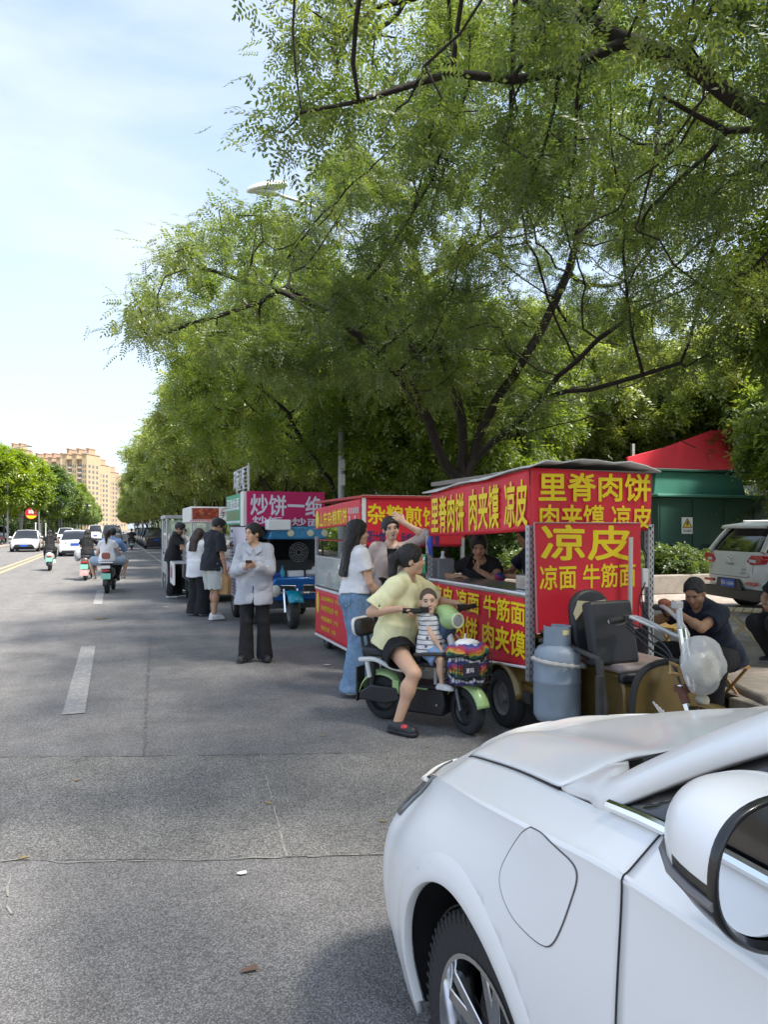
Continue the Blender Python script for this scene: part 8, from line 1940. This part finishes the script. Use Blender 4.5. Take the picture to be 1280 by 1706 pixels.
b = MB(); b.b2((-.22, yr - .075, .43), (.22, yr - .064, .57)); pl_ = b.build('number_plate', M_plate, suv, bevel=.003); text('苏K·16004', .39, .085, M_wht, pl_, (-.195, yr - .0755, .458), bold=.012)
b = MB(); b.tube([(.058 * math.cos(a), yr - .03, .945 + .045 * math.sin(a)) for a in np.linspace(0, 6.283, 24)[:-1]], .007, 6, closed=True); b.b2((-.03, yr - .028, .938), (.03, yr - .018, .952)); b.build('emblem', M_chrome, tg)
M_badge = mat('badge_dark', (.16, .15, .14), .3, .8)
text('Trumpchi', .27, .055, M_badge, tg, (-.135, yr - .03, .81), bold=.01, off=.004); text('235T', .14, .035, M_badge, tg, (.40, yr - .055, .74), bold=.01, off=.004); text('i-MGT' if False else 'GS4', .14, .035, M_badge, tg, (.38, yr - .06, .68), bold=.01, off=.004); text('广汽', .09, .03, M_badge, tg, (-.58, yr - .055, .75), bold=.006, off=.004)
b = MB(); b.tube([(-.62, yr - .045, .66), (-.56, yr - .058, .625), (.56, yr - .058, .625), (.62, yr - .045, .66)], .004, 5); b.tube([(.645, yr - .01, .7), (.655, yr + .0, 1.0)], .003, 5); b.tube([(-.645, yr - .01, .7), (-.655, yr + .0, 1.0)], .003, 5); b.build('seam', M_gap, tg)

# ------------------------------------------------------------------ mopeds and their riders
M_pgreen = mat('green_white_plate', (.25, .60, .48), .5)
def moped(label, loc, yaw, m, box=True, group=None, name='moped', sc_=1.0):
    t = thing(name, label, 'moped', loc, R(yaw), group); t.scale = (sc_,) * 3
    small_wheel(t, (0, -.55, .21), .21, .10); small_wheel(t, (0, .60, .21), .21, .09)
    f_ = Field(); f_.add(ell((0, -.40, .52), (.17, .36, .18)), .03); f_.add(cone((0, -.62, .60), (0, -.15, .55), .13, .12), .04); f_.add(oval((0, -.2, .26), (0, .28, .28), (.15, .10), (.15, .10)), .05); f_.add(oval((0, .36, .24), (0, .46, .88), (.20, .05), (.15, .07)), .05); f_.add(ell((0, .46, .92), (.15, .12, .09)), .04)
    Vx, Q = f_.mesh(.014); mesh_obj('body', Vx, Q, m, t, sharp=None)
    b = MB(); b.prism([(-.70, -.13), (-.05, -.12), (.02, 0), (-.05, .12), (-.70, .13)], (0, 0, .10), (0, 0, .67), (0, 1, 0), (1, 0, 0)); b.build('seat', M_vinyl, t, bevel=.03)
    b = MB(); b.tube([(0, .60, .21), (0, .50, .60), (0, .46, 1.0)], .03, 8); b.tube(catmull([(-.34, .34, 1.03), (-.15, .42, 1.04), (.15, .42, 1.04), (.34, .34, 1.03)], 4), .016, 8); b.tube([(-.08, -.55, .21), (-.10, -.35, .50)], .025, 8); b.tube([(.08, -.55, .21), (.10, -.35, .50)], .025, 8); b.build('frame', M_black, t)
    for q in (-1, 1):
        b = MB(); b.tube([(q * .24, .40, 1.04), (q * .30, .42, 1.20)], .006, 5); b.ell((q * .31, .42, 1.23), (.055, .012, .04), 10, 6); b.build('rear_view_mirror', M_black, t)
    b = MB(); b.b2((-.11, -.80, .36), (.11, -.785, .50)); b.build('number_plate', M_pgreen, t); b = MB(); b.b2((-.09, -.80, .54), (.09, -.76, .59)); b.build('tail_lamp', M_tail, t, bevel=.01)
    b = MB(); b.grid([[(dx, -.55 + .26 * math.cos(a), .21 + .26 * math.sin(a)) for a in np.linspace(R(40), R(185), 12)] for dx in (-.065, 0, .065)]); b.build('mudguard', M_black, t, solid=.008)
    b = MB(); b.ell((0, .58, .90), (.08, .05, .08), 12, 8); b.build('headlight', M_lens, t)
    return t
def rider(label, loc, yaw, **kw):
    d = dict(h=.013, face=False, pelvis=(0, -.30, .82), lean=8, hands={-1: (-.30, .30, 1.05), 1: (.30, .30, 1.05)}, elbows={-1: (-.6, -.8, -.6), 1: (.6, -.8, -.6)}, hand_n={-1: (0, 0, -1), 1: (0, 0, -1)}, feet={-1: (-.13, .10, .42), 1: (.13, .10, .42)}, knees={-1: (-.3, 1, .5), 1: (.3, 1, .5)}, legs_len=(.42, .40)); d.update(kw)
    return person(label, loc, yaw, **d)
moped('small white and green moped ridden by the long-haired girl near the yellow line', (-2.3, 30.8, 0), 2, mat('pale_moped', (.5, .55, .5), .4, coat=.3))
rider('person with long black hair in a black T-shirt riding near the yellow line', (-2.3, 30.8, 0), 2, H=1.62, hair=('long', HAIR), top=dict(mat=C_black, infl=.014, loose=.02, sleeve=.5), bottom=dict(mat=C_black, len=1.9), shoes=dict(mat=S_white, sole=M_white))
moped('brown moped with a red and white panel under the rider with black top and jeans', (-.75, 25, 0), -8, mat('brown_moped', (.10, .07, .06), .4, coat=.4))
rider('person with shoulder-length dark hair in a black long-sleeved top and jeans riding a moped', (-.75, 25, 0), -8, H=1.66, hair=('longb', HAIR), top=dict(mat=C_black, infl=.016, loose=.03, sleeve=1.3, hem=-.06), bottom=dict(mat=C_denim, name='jeans', len=1.95), shoes=dict(mat=S_black, sole=S_black))
o = MB(); o.b2((-.13, -.815, .16), (.13, -.805, .34)); o = o.build('advert_panel', mat('red_white_panel', (.62, .38, .36), .5, var=.5, vscale=14)); o.location = (-.75, 25, 0); o.rotation_euler = (0, 0, R(-8)); tag(o, 'red and white panel hung under the plate of the brown moped', 'panel')
bg2 = Field(); bg2.add(ell((0, 0, 0), (.10, .14, .20)), .02); bg2.noise = (.012, 20, 2); Vx, Q = bg2.mesh(.016); o = mesh_obj('carrier_bag', Vx, Q, mat('grey_plastic_bag', (.45, .46, .48), .4, trans=.3), sharp=None); o.location = (-1.06, 24.72, .78); tag(o, 'translucent grey carrier bag hanging at the left of the black-topped rider', 'bag')
m3 = moped('dark moped with a chrome rack carrying two people away from the camera', (-.1, 20, 0), -7, mat('dark_moped', (.03, .032, .038), .3, coat=.6))
b = MB(); b.tube([(-.16, -.62, .74), (-.16, -.80, .76), (.16, -.80, .76), (.16, -.62, .74)], .014, 8); b.build('rear_rack', M_chrome, m3); pad(.20, .16, .04, .05, 'passenger_backrest', mat('red_brown_pad', (.30, .10, .07), .5), m3, (0, -.78, .93), (R(6), 0, 0)); b = MB(); b.b2((-.1, -.815, .62), (.1, -.80, .69)); b.build('sticker', M_white, m3)
rider('person with a brown ponytail in a white T-shirt and denim shorts riding pillion', (-.1, 20, 0), -7, H=1.62, h=.010, pelvis=(0, -.52, .83), lean=2, hair=('pony', HAIRB), head=(2, 0, -6), hands={-1: (-.30, -.22, .84), 1: (.30, -.22, .84)}, knees={-1: (-1, .6, .5), 1: (1, .6, .5)}, feet={-1: (-.34, -.28, .40), 1: (.34, -.28, .40)}, top=dict(mat=C_white, infl=.014, loose=.025, hem=-.05, sleeve=.5), bottom=dict(mat=C_denimS, name='shorts', len=.85, r=(.105, .09, .10)), shoes=dict(mat=S_cream, sole=S_cream, fat=1.15))
rider('person with short dark hair in a sky blue shirt driving the dark moped', (-.1, 20, 0), -7, H=1.74, female=False, h=.012, pelvis=(.03, -.10, .83), lean=4, side_lean=3, hair=('short', HAIR), hands={-1: (-.30, .38, 1.05), 1: (.30, .38, 1.05)}, top=dict(mat=C_sky, name='shirt', infl=.02, loose=.045, sleeve=1.5, sleeve_r=.03), bottom=dict(mat=C_black, len=1.95), shoes=dict(mat=S_black, sole=S_black))
moped('far dark moped carrying a rider beside the grey van', (1.2, 58, 0), 0, mat('far_moped', (.05, .05, .055), .4))
rider('far rider in dark clothes beside the grey van', (1.2, 58, 0), 0, H=1.7, h=.02, hair=('short', HAIR), top=dict(mat=C_black, infl=.016, sleeve=1.2), bottom=dict(mat=C_black, len=1.9), shoes=None)
moped('dark moped parked on the left edge beside the road', (-9.6, 72, KH), 150, mat('dark_red_moped', (.08, .02, .03), .4)); moped('pale yellow moped parked at the left frame edge', (-9.5, 69.6, KH), 160, mat('yellow_moped', (.55, .45, .22), .4))

# ------------------------------------------------------------------ lamps, posts, signs
M_lamp = mat('lamp_grey', (.36, .37, .38), .5, .3)
def street_lamp(label, x, y, side, arm=1.9, h_=9.2, group=None):
    t = thing('street_lamp', label, 'street lamp', (x, y, 0 if False else KH * 0), 0, group)
    b = MB(); b.tube([(0, 0, 0), (0, 0, 1.2), (0, 0, h_ - .6)], [.10, .085, .06], 12); b.b2((-.14, -.14, 0), (.14, .14, .25)); b.build('pole', M_lamp, t)
    b = MB(); b.tube(catmull([(0, 0, h_ - .7), (side * .15, 0, h_ - .25), (side * .7, 0, h_ - .02), (side * arm, 0, h_ + .12)], 5), .04, 10); b.build('arm', M_lamp, t)
    f_ = Field(); f_.add(ell((0, 0, 0), (.50, .21, .12)), .01); f_.cut((0, 0, -.035), (0, 0, -1)); Vx, Q = f_.mesh(.02); o = mesh_obj('lamp_head', Vx, Q, mat('lamp_head_white', (.75, .76, .76), .4), t, sharp=50); o.location = (side * (arm + .3), 0, h_ + .24); o.rotation_euler = (0, R(-17 * side) * -1, 0)
    b = MB(); b.ell((side * (arm + .34), 0, h_ + .12), (.34, .13, .06), 16, 8); b.build('lens', mat('lamp_lens_pale', (.5, .52, .5), .2), t); return t
sl0 = street_lamp('grey street lamp whose white head shows above the leaves over the stalls', 5.0, 16.6, -1, 1.45, 9.05)
b = MB()
for z in (2.6, 2.95): b.b2((-.06, -.095, z), (.06, -.085, z + .26))
b.build('pole_notice', M_white, sl0)
for i in range(5): dup(sl0, (5.0, 50 + i * 33.5, 0), 0, 'street lamp of the right-hand row farther up the road', 'street lamps of the right pavement')
dup(sl0, (-9.2, 75.5, 0), math.pi, 'left-side street lamp whose head pokes into the frame edge over the yellow tree', 'street lamps of the left pavement')
for i in range(4): dup(sl0, (-9.2, 109 + i * 33.5, 0), math.pi, 'far street lamp of the left-hand row among the green trees', 'street lamps of the left pavement')
t = thing('control_box_post', 'pale post with two grey boxes beneath the yellow-green tree on the left', 'post', (-9.3, 86.6, 0)); b = MB(); b.tube([(0, 0, 0), (0, 0, 3.4)], .17, 10); b.build('post', M_lamp, t)
for z, w_ in ((2.3, .5), (2.95, .62)):
    b = MB(); b.b2((-w_ / 2, -.35, z), (w_ / 2, -.172, z + .5)); b.build('box', mat('pale_box', (.45, .46, .44), .5), t, bevel=.02)
t = thing('round_sign', 'round red hanging sign with yellow lower rim above the left pavement', 'sign', (-9.0, 94, 0)); b = MB(); b.tube([(.8, .06, 0), (.8, .06, 4.0)], .05, 8); b.build('post', M_lamp, t)
b = MB(); b.lathe([(.001, -.03), (.66, -.03), (.66, .03), (.001, .03)], (0, 0, 3.3), 'y', 28); b.build('panel', mat('sign_red', (.5, .03, .04), .5), t)
b = MB(); b.prism([(.60 * math.cos(a), .60 * math.sin(a)) for a in np.linspace(R(205), R(335), 14)], (0, -.01, 0), (0, -.031, 3.3)); b.build('rim', M_yel, t, smooth=False); b = MB(); b.b2((-.28, -.042, 3.3), (-.08, -.032, 3.7)); b.b2((.02, -.042, 3.3), (.24, -.032, 3.75)); b.build('white_mark', M_wht, t, smooth=False)
t = thing('signal_gantry', 'pale traffic signal arm reaching over the far road', 'gantry', (-9.3, 150, 0)); b = MB(); b.tube([(0, 0, 0), (0, 0, 5.9)], .14, 10); b.build('post', M_lamp, t); b = MB(); b.tube([(0, 0, 5.7), (5.2, 0, 5.9)], .08, 8); b.build('arm', M_white, t); b = MB(); b.b2((4.3, -.2, 5.3), (4.7, .2, 6.3)); b.build('signal_head', M_black, t, bevel=.03)
for i, (x, y) in enumerate(((-9.0, 99), (-9.0, 105), (-9.0, 113), (4.7, 78), (4.7, 84.5), (4.7, 92))):
    b = MB(); b.tube([(0, 0, 0), (0, 0, 2.0)], .07, 10); b.lathe([(.10, 2.0), (.11, 2.08), (.03, 2.14)], n=12); o = b.build('white_post', M_white); o.location = (x, y, KH); tag(o, 'white roadside post on the far left pavement' if x < 0 else 'white roadside post behind the parked cars', 'post', 'white posts on the left' if x < 0 else 'white posts on the right')

# small things hung on the red stall
q = plane_quad((706, 936), t=T0 - .05)
t = thing('payment_card', 'green card hanging from the left post of the red stall', 'card', q); b = MB(); b.b2((-.006, -.055, -.11), (.0, .055, .075)); b.build('card', mat('card_green', (.03, .42, .16), .4), t, bevel=.002); b = MB(); b.b2((-.0085, -.05, .02), (-.0065, .05, .05)); b.build('white_band', M_wht, t, smooth=False)
q = plane_quad((718, 905), t=T0 - .04); b = MB(); b.tube([(0, 0, .06), (-.01, .01, 0), (0, .02, -.10)], [.02, .03, .008], 8); b.tube([(0, 0, .06), (-.012, -.02, -.01), (0, -.02, -.13)], [.018, .022, .006], 8); o = b.build('ribbon', mat('blue_ribbon', (.02, .05, .42), .5)); o.location = q; tag(o, 'blue ribbon tied to the left post of the red stall', 'ribbon')
q = plane_quad((738, 955), t=T0 + .15); bottle('squeeze_bottle', 'white pointed squeeze bottle at the far end of the red stall counter', (q.x, q.y, zc + .013), .04, .26, M_white, M_white)
